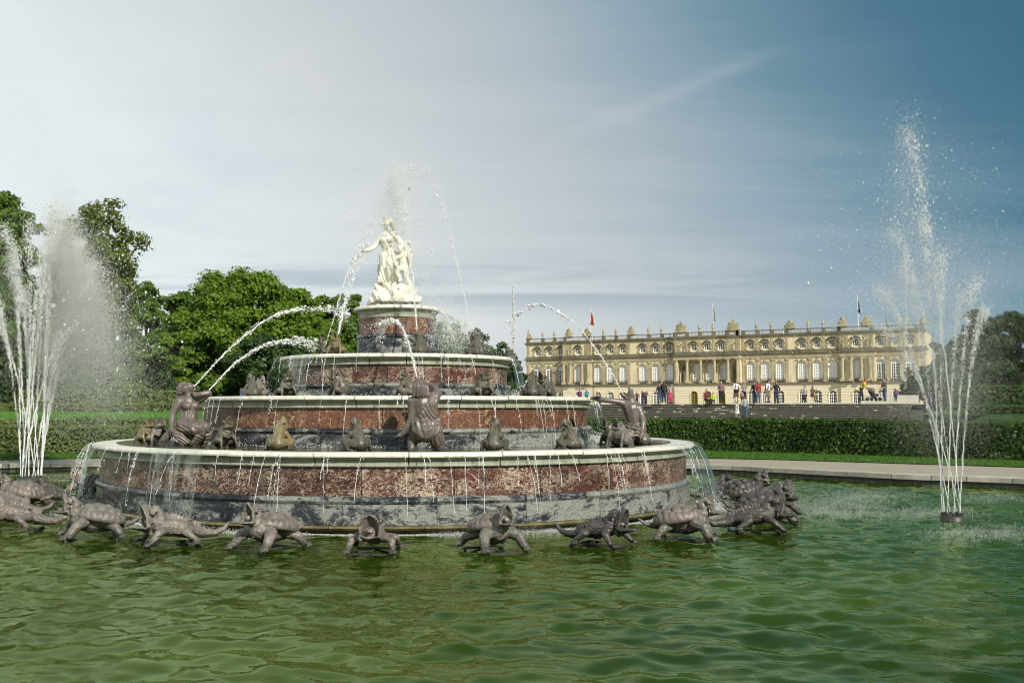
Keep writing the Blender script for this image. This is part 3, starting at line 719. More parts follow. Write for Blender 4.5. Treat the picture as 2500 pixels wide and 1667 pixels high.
def animal_mesh(kind, variant, mat):
    k = (kind, variant, mat)
    if k not in _cache:
        base = _cache.get((kind, variant))
        if base is None:
            rg = random.Random(variant * 17 + len(kind))
            base = remesh({'turtle': turtle_body, 'lizard': lizard_body, 'frog': frog_body}[kind](rg), 'body', MAT[mat], .0115, 1, False, rough_skin(.0095 if kind != 'frog' else .005, 30)); _cache[(kind, variant)] = base
        me = base.copy(); me.materials.clear(); me.materials.append(MAT[mat]); _cache[k] = me
    return _cache[k]
spout_me = MB().lathe([(0.001, .03), (.026, .03), (.036, .02), (.036, -.04), (.02, -.05)][::-1], 14).mesh('water_spout', MAT['spout_metal'], True)
frame_me = MB(); frame_me.box(-.30, .42, -.02, .02, -.06, -.02); frame_me.box(.38, .42, -.34, .34, -.04, -.005); frame_me.box(-.36, -.32, -.34, .34, -.04, -.005)
for a in ((.40, -.3), (.40, .3), (-.34, -.3), (-.34, .3)): frame_me.box(a[0] - .018, a[0] + .018, a[1] - .018, a[1] + .018, -.8, -.03)
frame_me = frame_me.mesh('support_frame', MAT['iron'])
def animal(kind, loc, yaw, variant, mat, label, group, scale=1.0, mat2=None, pitch=0.0):
    t = empty(kind + '_statue', loc, yaw, label, kind + ' statue', group); t.scale = (scale * {'turtle': 1, 'lizard': .95, 'frog': .95}[kind], scale * (.88 if kind == 'frog' else 1), scale * {'turtle': .93, 'lizard': .80, 'frog': 1.0}[kind]); t.rotation_euler = (0, pitch, yaw)
    obj('body', animal_mesh(kind, variant, mat), t)
    if kind == 'turtle':
        if ('shell', variant, mat2) not in _cache: _cache[('shell', variant, mat2)] = shell_mesh(MAT[mat2 or mat], variant)
        o = obj('shell', _cache[('shell', variant, mat2)], t, (-.06, 0, .035)); o.rotation_euler = (0, R_(-13), 0)
        o = obj('water_spout', spout_me, t, (.405, 0, .485)); o.rotation_euler = (0, R_(60), 0)
    elif kind == 'lizard':
        o = obj('water_spout', spout_me, t, (.42, 0, .40)); o.rotation_euler = (0, R_(60), 0)
    if kind != 'frog': obj('support_frame', frame_me, t)
    return t
def dir_yaw(deg): return R_(deg - 90.0)         # 0 = towards the viewer, + = turned to the right of the picture
RING = 'spouting animals in a ring round the foot of the fountain'
GL = 'spouting animals'
ring = [  # photo column of the body centre, distance, yaw, kind, variant, body, shell, label
    (40, 17.9, -82, 'lizard', 1, 'pink_lead', None, 'big pale lizard statue with open jaws at the left edge, nearest the viewer there', 1.12),
    (225, 16.75, -66, 'turtle', 1, 'grey_lead', 'grey_lead', 'grey turtle statue left of the pale lizard, shell marked with clear plates', 1.05),
    (425, 16.0, -62, 'lizard', 2, 'pale_lead', None, 'pale lizard statue gaping to the left, front left below the dark plinth', 1.06),
    (655, 15.45, -34, 'turtle', 2, 'pale_lead', 'pink_lead', 'turtle statue with pinkish shell turned half left in front of the plinth', 1.04),
    (915, 15.2, -6, 'lizard', 3, 'pink_lead', None, 'brown lizard statue with round gaping mouth straight towards the viewer', .98),
    (1205, 15.35, 24, 'turtle', 3, 'grey_lead', 'pink_lead', 'turtle statue with smooth reddish shell turned half right, front of fountain', 1.02),
    (1462, 15.9, 55, 'lizard', 4, 'dark_lead', None, 'dark brown lizard statue gaping to the right with its tail curled up', .98),
    (1675, 16.6, 74, 'turtle', 4, 'grey_lead', 'pink_lead', 'turtle statue striding right with reddish shell and long tail spike', 1.05),
    (1838, 17.6, 82, 'lizard', 5, 'dark_lead', None, 'black lizard statue in profile facing right in front of a turtle', 1.10),
    (1868, 18.9, 96, 'turtle', 5, 'dark_lead', 'dark_lead', 'dark turtle statue half hidden behind the black lizard on the right', 1.10),
    (1868, 20.3, 104, 'lizard', 6, 'dark_lead', None, 'dark crested lizard statue with its tail towards the falling water', 1.18),
    (1826, 22.1, 112, 'turtle', 6, 'dark_lead', 'dark_lead', 'dark turtle statue with raised head, second farthest on the right side', 1.12),
    (1745, 23.8, 122, 'lizard', 7, 'dark_lead', None, 'small looking dark lizard statue farthest right, behind the sheet of falling water', 1.0),
    (20, 19.9, -92, 'lizard', 8, 'grey_lead', None, 'grey lizard statue with long tail, cut off by the left picture edge', 1.1),
    (45, 21.6, -98, 'turtle', 7, 'pink_lead', 'pink_lead', 'pinkish turtle statue at the left edge beneath the white jets', 1.12),
    (125, 22.6, -104, 'lizard', 9, 'dark_lead', None, 'dark lizard statue facing left just right of the tall jet foot', 1.0),
    (215, 24.4, -110, 'turtle', 8, 'pink_lead', 'pink_lead', 'reddish turtle statue seen through the water falling off the left rim', 1.05),
]
for px, Z, yaw, kind, var, m1, m2, lab, sc in ring:
    animal(kind, (wx(px, .1, Z), CAMY + Z, .035), dir_yaw(yaw), var, m1, lab, RING, sc, m2)
G1 = 'frogs sitting on the lowest tier'; G2 = 'frogs sitting on the second tier'; G3 = 'frogs sitting on the third tier'
frogs = [  # column, Z, base z, yaw, variant, mat, scale, label, group
    (548, 20.0, 1.33, 48, 1, 'frog_lead', 1.08, 'dark frog with wide open mouth beside the seated woman figure', G1),
    (683, 18.9, 1.33, 168, 2, 'gold_frog', 1.10, 'golden green frog seen from behind on the lowest tier', G1),
    (872, 18.7, 1.33, 205, 3, 'frog_lead', 1.08, 'frog turning its back, left of the kneeling man figure', G1),
    (1208, 18.7, 1.33, 165, 4, 'frog_lead', 1.03, 'frog turning its back, right of the kneeling man figure', G1),
    (1390, 19.2, 1.33, 215, 5, 'frog_lead', 1.02, 'smooth backed frog between the kneeling man and the lizard headed man', G1),
    (1517, 19.7, 1.33, -62, 1, 'grey_lead', 1.04, 'grey frog gaping left at the knees of the lizard headed man', G1),
    (1490, 21.3, 1.33, -75, 3, 'frog_lead', 1.02, 'frog hidden behind the grey frog at the lizard headed man', G1),
    (385, 21.6, 1.33, 35, 4, 'grey_lead', 1.06, 'grey wet frog behind the seated woman figure', G1),
    (355, 22.8, 1.33, 60, 2, 'gold_frog', 1.02, 'yellowish frog at the left end of the lowest tier', G1),
    (615, 21.6, 2.32, -150, 3, 'frog_lead', .98, 'shiny frog at the left end of the second tier', G2),
    (632, 22.6, 2.32, 150, 2, 'grey_lead', .95, 'frog hidden behind the shiny frog, second tier left end', G2),
    (698, 20.9, 2.32, 38, 1, 'frog_lead', 1.02, 'gaping frog second from the left on the second tier', G2),
    (826, 20.4, 2.32, -72, 4, 'frog_lead', 1.08, 'frog with beak like mouth wide open to the left, second tier', G2),
    (993, 20.2, 2.32, -120, 5, 'frog_lead', 1.02, 'dark frog half hidden by the kneeling man head', G2),
    (1178, 20.5, 2.32, 40, 3, 'frog_lead', 1.05, 'frog gaping to the right, second tier, right half', G2),
    (1300, 21.9, 2.32, 165, 2, 'frog_lead', 1.12, 'broad backed frog at the right end of the second tier', G2),
    (1332, 22.8, 2.32, -60, 1, 'frog_lead', 1.08, 'black gaping frog behind the broad backed frog', G2),
    (822, 22.1, 3.235, -25, 1, 'gold_frog', .98, 'brown gold frog spouting upwards on the left of the third tier', G3),
    (793, 23.0, 3.235, -70, 4, 'frog_lead', .95, 'frog behind the brown gold one on the third tier', G3),
    (1025, 21.9, 3.235, 188, 3, 'frog_lead', 1.0, 'dark frog spouting up in front of the drum of the top tier', G3),
    (1163, 22.6, 3.235, -150, 5, 'frog_lead', 1.05, 'dark frog on the right of the third tier with a thin jet', G3),
    (1247, 24.6, 3.0, -160, 2, 'frog_lead', 1.1, 'dark frog farthest right beside the third tier', G3),
]
for px, Z, z, yaw, var, mt, sc, lab, g in frogs:
    animal('frog', (wx(px, z, Z), CAMY + Z, z - .01), dir_yaw(yaw), var, mt, lab, g, sc * (.95 if z < 2 else .90))
# ------------------------------------------------------------------ carved figures
def hand(mb, wrist, tip, r=.02, n=5, spread=.5, curl=(0, 0, -.02)):
    w, t = Vector(wrist), Vector(tip); d = (t - w); L = d.length; d.normalize(); s = d.cross(Vector((0, .3, 1))).normalized(); c = Vector(curl)
    mb.cap([w, w + d * L * .45], [r * 1.7, r * 2.0], 7)
    for i in range(n):
        a = (i / (n - 1) - .5) * spread * 2; l = L * (.62 - .12 * abs(a)) * (1 if i else .8)
        p = w + d * L * .42 + s * a * r * 3.2
        q = p + (d + s * a * .55) * l * .55; mb.cap([p, q, q + (d + s * a * .4) * l * .42 + c], [r * .75, r * .62, r * .42], 5)
def face(mb, c, fwd, up, s):
    """nose, brows, lips and eyes on a head of radius s looking along fwd"""
    c, f, u = Vector(c), Vector(fwd).normalized(), Vector(up); u = (u - f * u.dot(f)).normalized(); r = f.cross(u)
    mb.cap([c + f * s * .96 + u * s * .28, c + f * s * 1.22 - u * s * .18], [s * .10, s * .15], 6)
    for k in (-1, 1):
        mb.cap([c + f * s * .93 + u * s * .30 + r * k * s * .12, c + f * s * .80 + u * s * .30 + r * k * s * .5], [s * .10, s * .08], 6)
        mb.ell(c + f * s * .88 + u * s * .10 + r * k * s * .34, (s * .12,) * 3, nu=6, nv=5)
    mb.cap([c + f * s * .98 - u * s * .48 - r * s * .22, c + f * s * 1.05 - u * s * .48, c + f * s * .98 - u * s * .48 + r * s * .22], s * .085, 6)
    mb.cap([c + f * s * .55 - u * s * .75, c + f * s * .88 - u * s * .86], [s * .36, s * .22], 7)

# --- white marble group on top: photo-crop coordinates -> metres
def LT(x, y, d=0.0): return (CAMX + (840 + x / 6.032 - PX) / F_PX * 24.0 * 1.0, d, CAMZ + 24.0 * (997 - (500 + y / 6.032)) / F_PX)
grp = empty('statue_group', LT(730, 1465)[:2] + (4.43,), 0, 'white marble statue of a woman with a child on a rock atop the fountain', 'statue')
gx, gy, gz = grp.location
def L(x, y, d=0.0): p = LT(x, y, d); return (p[0] - gx, p[1] - gy, p[2] - gz)
k_ = 24 / F_PX / 6.032
mb = MB()
mb.ell(L(612, 245, -.02), (.088, .10, .115)); face(mb, L(608, 248, -.02), (-.80, -.52, .22), (-.1, 0, 1), .098)
mb.cap([L(618, 300), L(628, 395)], [.068, .062]); mb.cap([L(555, 450), L(640, 430), L(720, 440)], [.095, .10, .10])
mb.cap([L(625, 460), L(632, 560), L(655, 640), L(672, 760)], [.155, .165, .14, .185]); mb.cap([L(600, 760), L(740, 790)], [.16, .17])
mb.ell(L(570, 515, -.13), (.075, .07, .07)); mb.ell(L(672, 520, -.14), (.078, .075, .07))
mb.cap([L(540, 455), L(495, 530), L(425, 630, -.10), L(330, 680, -.18), L(250, 718, -.22)], [.085, .072, .062, .055, .038]); hand(mb, L(252, 716, -.22), L(205, 795, -.26), .022)
mb.cap([L(730, 430), L(800, 510), L(855, 590, -.08), L(858, 640, -.14)], [.09, .08, .065, .045]); hand(mb, L(856, 640, -.14), L(850, 700, -.2), .018)
obj('woman_body', remesh(mb, 'woman_body', MAT['white_marble'], .0125, 2), grp)
mb = MB(); mb.ell(L(645, 205, .02), (.095, .10, .08)); mb.cap([L(600, 185, -.02), L(660, 190, .03), L(700, 260, .06), L(725, 345, .06)], [.06, .07, .068, .035]); mb.cap([L(690, 250, .05), L(745, 360, .04)], [.05, .02])
for i in range(7): mb.cap([L(585 + i * 8, 195 - 8 * math.sin(i), -.05), L(650 + i * 9, 200 + 7 * i, -.04), L(690 + 4 * i, 280 + 6 * i, .0)], [.02, .022, .016], 5)
obj('hair', remesh(mb, 'hair', MAT['white_marble'], .012, 1), grp)
mb = MB()   # drapery: wrapped hips, long falling folds
mb.cap([L(600, 800), L(700, 790), L(800, 770)], [.16, .19, .14]); mb.cap([L(690, 860), L(670, 1000), L(650, 1130)], [.21, .215, .19]); mb.cap([L(600, 860, -.1), L(560, 1000, -.06), L(520, 1140)], [.11, .10, .09])
mb.cap([L(720, 850, -.12), L(700, 930, -.24), L(690, 1050, -.20)], [.14, .15, .12])
for i in range(9):
    t = i / 8; x0 = 590 + 150 * t; x1 = 500 + 300 * t
    mb.cap([L(x0, 815 + 15 * math.sin(i * 2), -.19 + .03 * abs(t - .5)), L(x0 * .55 + x1 * .45, 960, -.255 + .10 * abs(t - .5)), L(x1, 1140, -.18)], [.026, .03, .026], 6)
for i in range(5): mb.cap([L(620 - 5 * i, 800 + 12 * i, -.17), L(700, 790 + 13 * i, -.22), L(800 + 3 * i, 755 + 14 * i, -.16)], .024, 6)
for i in range(3): mb.cap([L(640, 860 + 25 * i, -.2), L(700, 960 + 30 * i, -.29), L(780, 1010 + 28 * i, -.2)], [.022, .026, .02], 6)
mb.cap([L(575, 840, .05), L(510, 900, .1), L(500, 975, .1)], [.07, .065, .045])
obj('drapery', remesh(mb, 'drapery', MAT['white_marble'], .0125, 1, False, folds((1, .2, .25), .075, .016)), grp)
mb = MB()
mb.ell(L(830, 655, -.22), (.068, .07, .075)); face(mb, L(830, 660, -.22), (-.2, -.95, .05), (0, 0, 1), .066)
mb.cap([L(850, 720, -.18), L(865, 800, -.16), L(880, 900, -.14), L(885, 950, -.14)], [.05, .085, .10, .11])
mb.cap([L(830, 950, -.22), L(755, 955, -.33), L(790, 1040, -.30), L(835, 1115, -.28)], [.085, .072, .058, .04]); mb.cap([L(835, 1120, -.28), L(815, 1145, -.36)], [.036, .028])
mb.cap([L(900, 980, -.14), L(915, 1080, -.12), L(960, 1140, -.12), L(985, 1215, -.12)], [.085, .068, .055, .04])
mb.cap([L(900, 740, -.14), L(925, 650, -.12), L(900, 560, -.1)], [.05, .045, .035]); hand(mb, L(900, 565, -.1), L(892, 515, -.1), .013)
mb.cap([L(850, 760, -.24), L(810, 790, -.28)], [.04, .03])
for i in range(16): a = i * .7; mb.ell(L(830 + 42 * math.cos(a), 628 - 22 * abs(math.sin(a)), -.21 + .045 * math.sin(a * 1.7)), (.024,) * 3, nu=6, nv=5)
obj('child_body', remesh(mb, 'child_body', MAT['white_marble'], .012, 1), grp)
mb = MB()
for i in range(6): mb.cap([L(915 + 9 * i, 620 + 16 * i, -.02 + .02 * i), L(955 + 8 * i, 740, .0), L(940 + 6 * i, 870 + 10 * i, .02)], [.028, .034, .016], 6)
mb.cap([L(930, 640, .02), L(960, 760, .04), L(950, 880, .05)], [.07, .09, .04])
obj('child_cloak', remesh(mb, 'child_cloak', MAT['white_marble'], .012, 1, False, folds((1, 0, .2), .06, .013)), grp)
mb = MB(); rg = random.Random(3)
def boulder(mb, c, r, seed):
    bm = bmesh.new(); bmesh.ops.create_icosphere(bm, subdivisions=1, radius=1.0); rr = random.Random(seed)
    for v in bm.verts: v.co *= rr.uniform(.82, 1.12)
    V = [(c[0] + v.co.x * r[0], c[1] + v.co.y * r[1], c[2] + v.co.z * r[2]) for v in bm.verts]; F = [[v.index for v in f.verts] for f in bm.faces]; bm.free(); mb.add(V, F)
for (x, y, d, a, b, c, s) in ((560, 1350, -.12, .30, .30, .24, 1), (640, 1290, -.05, .30, .28, .20, 2), (780, 1280, -.16, .30, .30, .24, 3), (900, 1330, -.1, .34, .34, .26, 4), (1040, 1390, 0, .18, .24, .14, 5),
                             (430, 1410, -.1, .14, .2, .12, 6), (620, 1400, -.3, .24, .2, .15, 7), (820, 1410, -.3, .26, .2, .14, 8), (700, 1300, .2, .5, .4, .25, 9), (960, 1230, -.05, .14, .16, .12, 10), (520, 1230, -.05, .16, .18, .10, 11), (720, 1190, -.12, .3, .22, .10, 12), (400, 1440, .1, .14, .2, .08, 13), (960, 1420, -.25, .2, .16, .1, 14)):
    boulder(mb, L(x, y, d), (a, b, c), s)
for i in range(5): mb.cap([L(470 + 18 * i, 1190 + 20 * i, -.2), L(500 + 20 * i, 1260 + 8 * i, -.32)], [.05, .03], 6)
obj('rock', remesh(mb, 'rock', MAT['white_marble'], .016, 0, True), grp)

# --- seated woman on the left of the lowest tier
sW = 21.0 / F_PX / 7.467
wo_ = empty('woman_statue', (wx(455, 1.33, 21.0), -3.0, 1.32), 0, 'brown stone statue of a seated woman spouting water from her raised face', 'statue', 'figures on the lowest tier')
def Lw(x, y, d=0.0): return ((x - 560) * sW, d, (1430 - y) * sW)
mb = MB()
mb.ell(Lw(520, 375), (.13, .12, .12)); mb.ell(Lw(590, 355), (.11, .10, .105)); face(mb, Lw(585, 365), (.85, -.05, .52), (-.6, 0, .85), .115)
mb.cap([Lw(575, 420), Lw(590, 540)], [.085, .085]); mb.cap([Lw(470, 610, -.06), Lw(600, 590), Lw(690, 600, .12)], [.105, .11, .10])
mb.cap([Lw(590, 620), Lw(610, 740), Lw(600, 830), Lw(575, 980)], [.165, .165, .14, .19]); mb.ell(Lw(590, 690, -.14), (.10, .08, .085)); mb.ell(Lw(710, 690, -.04), (.09, .09, .085))
mb.cap([Lw(445, 610, -.08), Lw(385, 720, -.12), Lw(335, 850, -.14), Lw(330, 1000, -.18), Lw(330, 1130, -.20)], [.095, .085, .072, .062, .048]); hand(mb, Lw(330, 1125, -.20), Lw(350, 1235, -.24), .024)
mb.cap([Lw(690, 610, .10), Lw(820, 560, .02), Lw(965, 455, -.06)], [.09, .078, .068]); mb.cap([Lw(965, 455, -.06), Lw(840, 480, -.12), Lw(735, 500, -.13)], [.066, .058, .045]); hand(mb, Lw(740, 498, -.13), Lw(665, 420, -.10), .02)
obj('woman_body', remesh(mb, 'woman_body', MAT['figure_lead'], .0135, 2), wo_)
mb = MB(); mb.ell(Lw(455, 400), (.10, .115, .115)); mb.cap([Lw(490, 290), Lw(450, 330), Lw(420, 400), Lw(440, 460)], [.05, .075, .08, .06]); mb.ell(Lw(425, 530, .02), (.085, .09, .07)); mb.ell(Lw(385, 560, .02), (.05, .06, .08))
for i in range(6): mb.cap([Lw(500 - 3 * i, 285 + 8 * i, -.10), Lw(440, 320 + 26 * i, -.12), Lw(420 + 8 * i, 470, -.09)], .02, 5)
obj('hair', remesh(mb, 'hair', MAT['figure_lead'], .013, 1, False, folds((.6, .3, 1), .05, .011, .3)), wo_)
mb = MB()   # dress and folds over the legs
mb.cap([Lw(600, 830), Lw(580, 940), Lw(590, 1040)], [.175, .20, .23])
mb.cap([Lw(570, 1050, -.14), Lw(760, 1090, -.26), Lw(940, 1075, -.22)], [.20, .15, .12]); mb.cap([Lw(940, 1075, -.22), Lw(840, 1230, -.2), Lw(730, 1380, -.18)], [.12, .105, .08])
mb.cap([Lw(580, 1050, .1), Lw(800, 1070, .18), Lw(880, 1200, .2), Lw(800, 1380, .2)], [.19, .15, .13, .10])
mb.cap([Lw(560, 1150), Lw(620, 1320), Lw(560, 1410)], [.22, .2, .14])
for i in range(8):
    t = i / 7; mb.cap([Lw(470 + 240 * t, 835, -.15 + .05 * abs(t - .5)), Lw(450 + 260 * t, 940, -.185 + .08 * abs(t - .5)), Lw(425 + 270 * t, 1010 + 20 * math.sin(i), -.20 + .05 * t)], [.020, .026, .022], 5)
for i in range(7):
    t = i / 6; mb.cap([Lw(500 + 40 * t, 1060 + 70 * t, -.30), Lw(720, 1070 + 60 * t, -.36 + .05 * t), Lw(930 - 60 * t, 1050 + 120 * t, -.30)], [.022, .028, .02], 5)
for i in range(6):
    t = i / 5; mb.cap([Lw(960 - 50 * t, 1080 + 20 * t, -.29), Lw(840 - 40 * t, 1240, -.30), Lw(700 - 20 * t, 1390 - 30 * t, -.27)], [.022, .026, .02], 5)
def dress_folds(co, nr):
    up = folds((1, .3, 0), .07, .010, .35)(co, nr); low = folds((.55, .15, .83), .085, .011, .8)(co, nr)
    t = np.clip((co[:, 2] - .40) / .08, 0, 1); return up * t + low * (1 - t)
obj('dress', remesh(mb, 'dress', MAT['figure_lead'], .0135, 1, False, dress_folds), wo_)
mb = MB()   # cloth bundle under the resting hand
for i in range(8):
    t = i / 7; mb.cap([Lw(320 + 60 * t, 1120 + 20 * t, -.22 - .05 * t), Lw(430 + 110 * t, 1190 + 20 * t, -.32), Lw(560 + 110 * t, 1390 - 50 * t, -.34)], [.05, .06, .035], 6)
for i in range(5): mb.cap([Lw(310, 1150 + 12 * i, -.16), Lw(200 - 10 * i, 1240 + 22 * i, -.12), Lw(60 + 30 * i, 1390 + 6 * i, -.1)], [.06, .06, .03], 6)
obj('cloth', remesh(mb, 'cloth', MAT['figure_lead'], .0135, 0, False, folds((.6, .3, .8), .06, .012, .7)), wo_)
mb = MB()
for i in range(10): boulder(mb, Lw(180 + 60 * i, 1400, (-.1, .1, .0)[i % 3]), (.16, .2, .09), i + 40)
obj('rock', remesh(mb, 'rock', MAT['dark_lead'], .016, 0, True), wo_)

# --- kneeling man seen from behind
sM = 18.7 / F_PX / 3.92
mo_ = empty('kneeling_man_statue', (wx(1032, 1.33, 18.6), CAMY + 18.6, 1.32), 0, 'brown stone statue of a kneeling man seen from behind, spouting a jet over his head', 'statue', 'figures on the lowest tier')
def Lm(x, y, d=0.0): return ((x - 1700) * sM, d, (1567 - y) * sM)
mb = MB()
mb.ell(Lm(1665, 945, .04), (.115, .13, .12)); face(mb, Lm(1660, 935, .06), (-.25, .75, .75), (0, -.7, .7), .11); mb.cap([Lm(1680, 980, .02), Lm(1700, 1060)], [.085, .10])
mb.cap([Lm(1610, 1095), Lm(1700, 1075), Lm(1790, 1070)], [.115, .13, .12]); mb.cap([Lm(1700, 1110), Lm(1715, 1200), Lm(1730, 1290)], [.185, .17, .155]); mb.cap([Lm(1630, 1120), Lm(1690, 1240)], [.11, .12]); mb.cap([Lm(1790, 1110), Lm(1770, 1240)], [.11, .12])
mb.cap([Lm(1605, 1100), Lm(1602, 1190), Lm(1595, 1265), Lm(1550, 1340, .03), Lm(1505, 1400, .05)], [.105, .082, .075, .066, .05]); hand(mb, Lm(1508, 1396, .05), Lm(1440, 1438, .06), .026)
mb.cap([Lm(1805, 1080), Lm(1840, 1010, .10), Lm(1810, 955, .16)], [.10, .085, .07]); mb.cap([Lm(1810, 955, .16), Lm(1760, 935, .26)], [.065, .05]); hand(mb, Lm(1765, 935, .25), Lm(1700, 920, .32), .022)
mb.cap([Lm(1665, 1350), Lm(1625, 1430, .10), Lm(1600, 1480, .12)], [.15, .115, .10]); mb.cap([Lm(1600, 1470, .12), Lm(1590, 1520, .04), Lm(1592, 1570, -.02)], [.10, .085, .06]); mb.cap([Lm(1592, 1565, -.02), Lm(1640, 1570, -.10)], [.055, .04])
mb.cap([Lm(1810, 1380), Lm(1840, 1480, .06), Lm(1850, 1550, .08)], [.16, .13, .10]); mb.cap([Lm(1850, 1545, .06), Lm(1880, 1540, -.16), Lm(1930, 1560, -.3)], [.10, .085, .05]); mb.cap([Lm(1925, 1560, -.3), Lm(1945, 1575, -.38)], [.05, .035])
obj('man_body', remesh(mb, 'man_body', MAT['figure_lead'], .0135, 2), mo_)
mb = MB(); mb.ell(Lm(1670, 930, .0), (.125, .12, .12))
for i in range(11):
    t = i / 10; mb.cap([Lm(1650 + 50 * t, 890, -.04 - .06 * math.sin(t * 3.1)), Lm(1615 + 120 * t, 950, -.09 - .07 * math.sin(t * 3.1)), Lm(1605 + 165 * t, 1040 + 12 * math.sin(i * 2.3), -.10 - .05 * math.sin(t * 3.1))], [.03, .036, .02], 6)
obj('hair', remesh(mb, 'hair', MAT['figure_lead'], .013, 1, False, folds((1, .25, 0), .05, .012, .2)), mo_)
mb = MB()
mb.cap([Lm(1660, 1300), Lm(1740, 1300), Lm(1810, 1290)], [.16, .17, .14]); mb.cap([Lm(1680, 1360, -.03), Lm(1735, 1390, -.06), Lm(1800, 1360, -.03)], [.175, .18, .18]); mb.cap([Lm(1805, 1380), Lm(1850, 1480, .03)], [.18, .13]); mb.cap([Lm(1660, 1370, .02), Lm(1635, 1430, .08)], [.16, .13])
for i in range(7):
    t = i / 6; mb.cap([Lm(1640 + 150 * t, 1290, -.15), Lm(1655 + 165 * t, 1360, -.235 + .14 * abs(t - .45)), Lm(1670 + 185 * t, 1450 - 60 * abs(t - .3), -.15 + .1 * t)], [.018, .022, .016], 5)
for i in range(4): mb.cap([Lm(1630, 1285 + 9 * i, -.08), Lm(1700, 1270 + 6 * i, -.17), Lm(1830, 1235 + 12 * i, -.08)], .024, 6)
for i in range(7):    # sash over the right shoulder
    t = i / 6; mb.cap([Lm(1790 + 45 * t, 1010 + 30 * t, -.06 + .0 * t), Lm(1760 + 60 * t, 1110 + 10 * t, -.17 + .03 * t), Lm(1690 + 130 * t, 1215 + 5 * t, -.17 + .05 * t), Lm(1640 + 170 * t, 1275 - 25 * t, -.13)], [.03, .034, .032, .02], 6)
def tunic_folds(co, nr):
    up = folds((.8, .1, .55), .07, .009, .35)(co, nr); low = folds((1, .2, .15), .09, .011, .6)(co, nr)
    t = np.clip((co[:, 2] - .55) / .08, 0, 1); return up * t + low * (1 - t)
obj('tunic', remesh(mb, 'tunic', MAT['figure_lead'], .0135, 1, False, tunic_folds), mo_)

# --- man with a lizard's head on the right
sL = 21.3 / F_PX / 3.92
lo_ = empty('lizard_headed_man_statue', (wx(1555, 1.33, 21.3), CAMY + 21.3, 1.32), 0, 'brown stone statue of a kneeling man with a lizard head, one arm flung out left', 'statue', 'figures on the lowest tier')
def Ll(x, y, d=0.0): return ((x - 1000) * sL, d, (745 - y) * sL)
mb = MB()
mb.ell(Ll(938, 275), (.085, .10, .12)); mb.trough(Ll(938, 285), (-.12, -.05, 1), (-1, 0, -.1), .24, .10, .07, .03, tip=.5); mb.trough(Ll(912, 295), (-.72, -.05, .62), (.6, 0, .7), .20, .09, .05, .03, tip=.5)
mb.ell(Ll(945, 250, -.09), (.034, .03, .034))
for i in range(8): mb.cap([Ll(958 + 2 * i, 210 + 18 * i), Ll(975 + 2 * i, 205 + 20 * i)], [.03, .008], 5)
mb.cap([Ll(945, 300), Ll(950, 345)], [.10, .115]); mb.cap([Ll(905, 355), Ll(960, 355), Ll(1010, 380)], [.115, .13, .115]); mb.cap([Ll(950, 390), Ll(965, 460), Ll(975, 530), Ll(985, 590)], [.175, .165, .14, .17])
mb.cap([Ll(895, 345), Ll(830, 322, -.03), Ll(760, 312, -.06), Ll(700, 308, -.10), Ll(660, 305, -.12)], [.085, .07, .058, .054, .045]); hand(mb, Ll(668, 305, -.12), Ll(560, 270, -.16), .034, 5, .85)
mb.cap([Ll(1012, 385, -.04), Ll(1035, 450, -.08), Ll(1052, 510, -.10)], [.10, .085, .075]); mb.cap([Ll(1052, 510, -.10), Ll(1042, 570, -.16), Ll(1030, 630, -.2)], [.072, .06, .046]); hand(mb, Ll(1030, 628, -.2), Ll(1000, 690, -.25), .026)
mb.cap([Ll(985, 600), Ll(900, 660, -.12), Ll(860, 700, -.12)], [.17, .15, .10]); mb.cap([Ll(870, 690, -.1), Ll(960, 735, 0)], [.11, .09]); mb.cap([Ll(1010, 620), Ll(1050, 690, -.1), Ll(1060, 730, -.1)], [.18, .14, .10]); mb.cap([Ll(1050, 710, -.05), Ll(1130, 740, .15), Ll(1190, 735, .25)], [.12, .1, .075]); mb.cap([Ll(1180, 730, .25), Ll(1240, 715, .3)], [.08, .055])
obj('man_body', remesh(mb, 'man_body', MAT['figure_lead'], .0135, 2), lo_)
mb = MB(); mb.cap([Ll(940, 560), Ll(985, 565), Ll(1050, 570)], [.13, .17, .10]); mb.cap([Ll(985, 600), Ll(905, 650, -.1)], [.19, .15]); mb.cap([Ll(1000, 610), Ll(1060, 690, -.08)], [.20, .14])
for i in range(7):
    t = i / 6; mb.cap([Ll(935 + 20 * t, 555 + 6 * i, -.16), Ll(985, 580 + 10 * i, -.235), Ll(1070, 560 + 20 * i, -.14)], .020, 5); mb.cap([Ll(1030 + 4 * i, 590, -.16), Ll(960 - 14 * i, 640 + 4 * i, -.25), Ll(890 - 4 * i, 660 + 8 * i, -.2)], .02, 5)
obj('loin_cloth', remesh(mb, 'loin_cloth', MAT['figure_lead'], .0135, 1, False, folds((.5, .2, 1), .075, .016)), lo_)
# ------------------------------------------------------------------ terraces, hedges, trees
def cz(a, b): return (CAMX + a, CAMY + b)
def ribbon(name, front, back, mat, kind='structure'):
    """ground strip between two polylines of (X, Z, height)"""
    n = len(front); V = [(CAMX + x, CAMY + z, h) for x, z, h in front] + [(CAMX + x, CAMY + z, h) for x, z, h in back]
    return tag(obj(name, newmesh(name, V, [(i, i + 1, n + i + 1, n + i) for i in range(n - 1)], MAT[mat])), kind=kind)
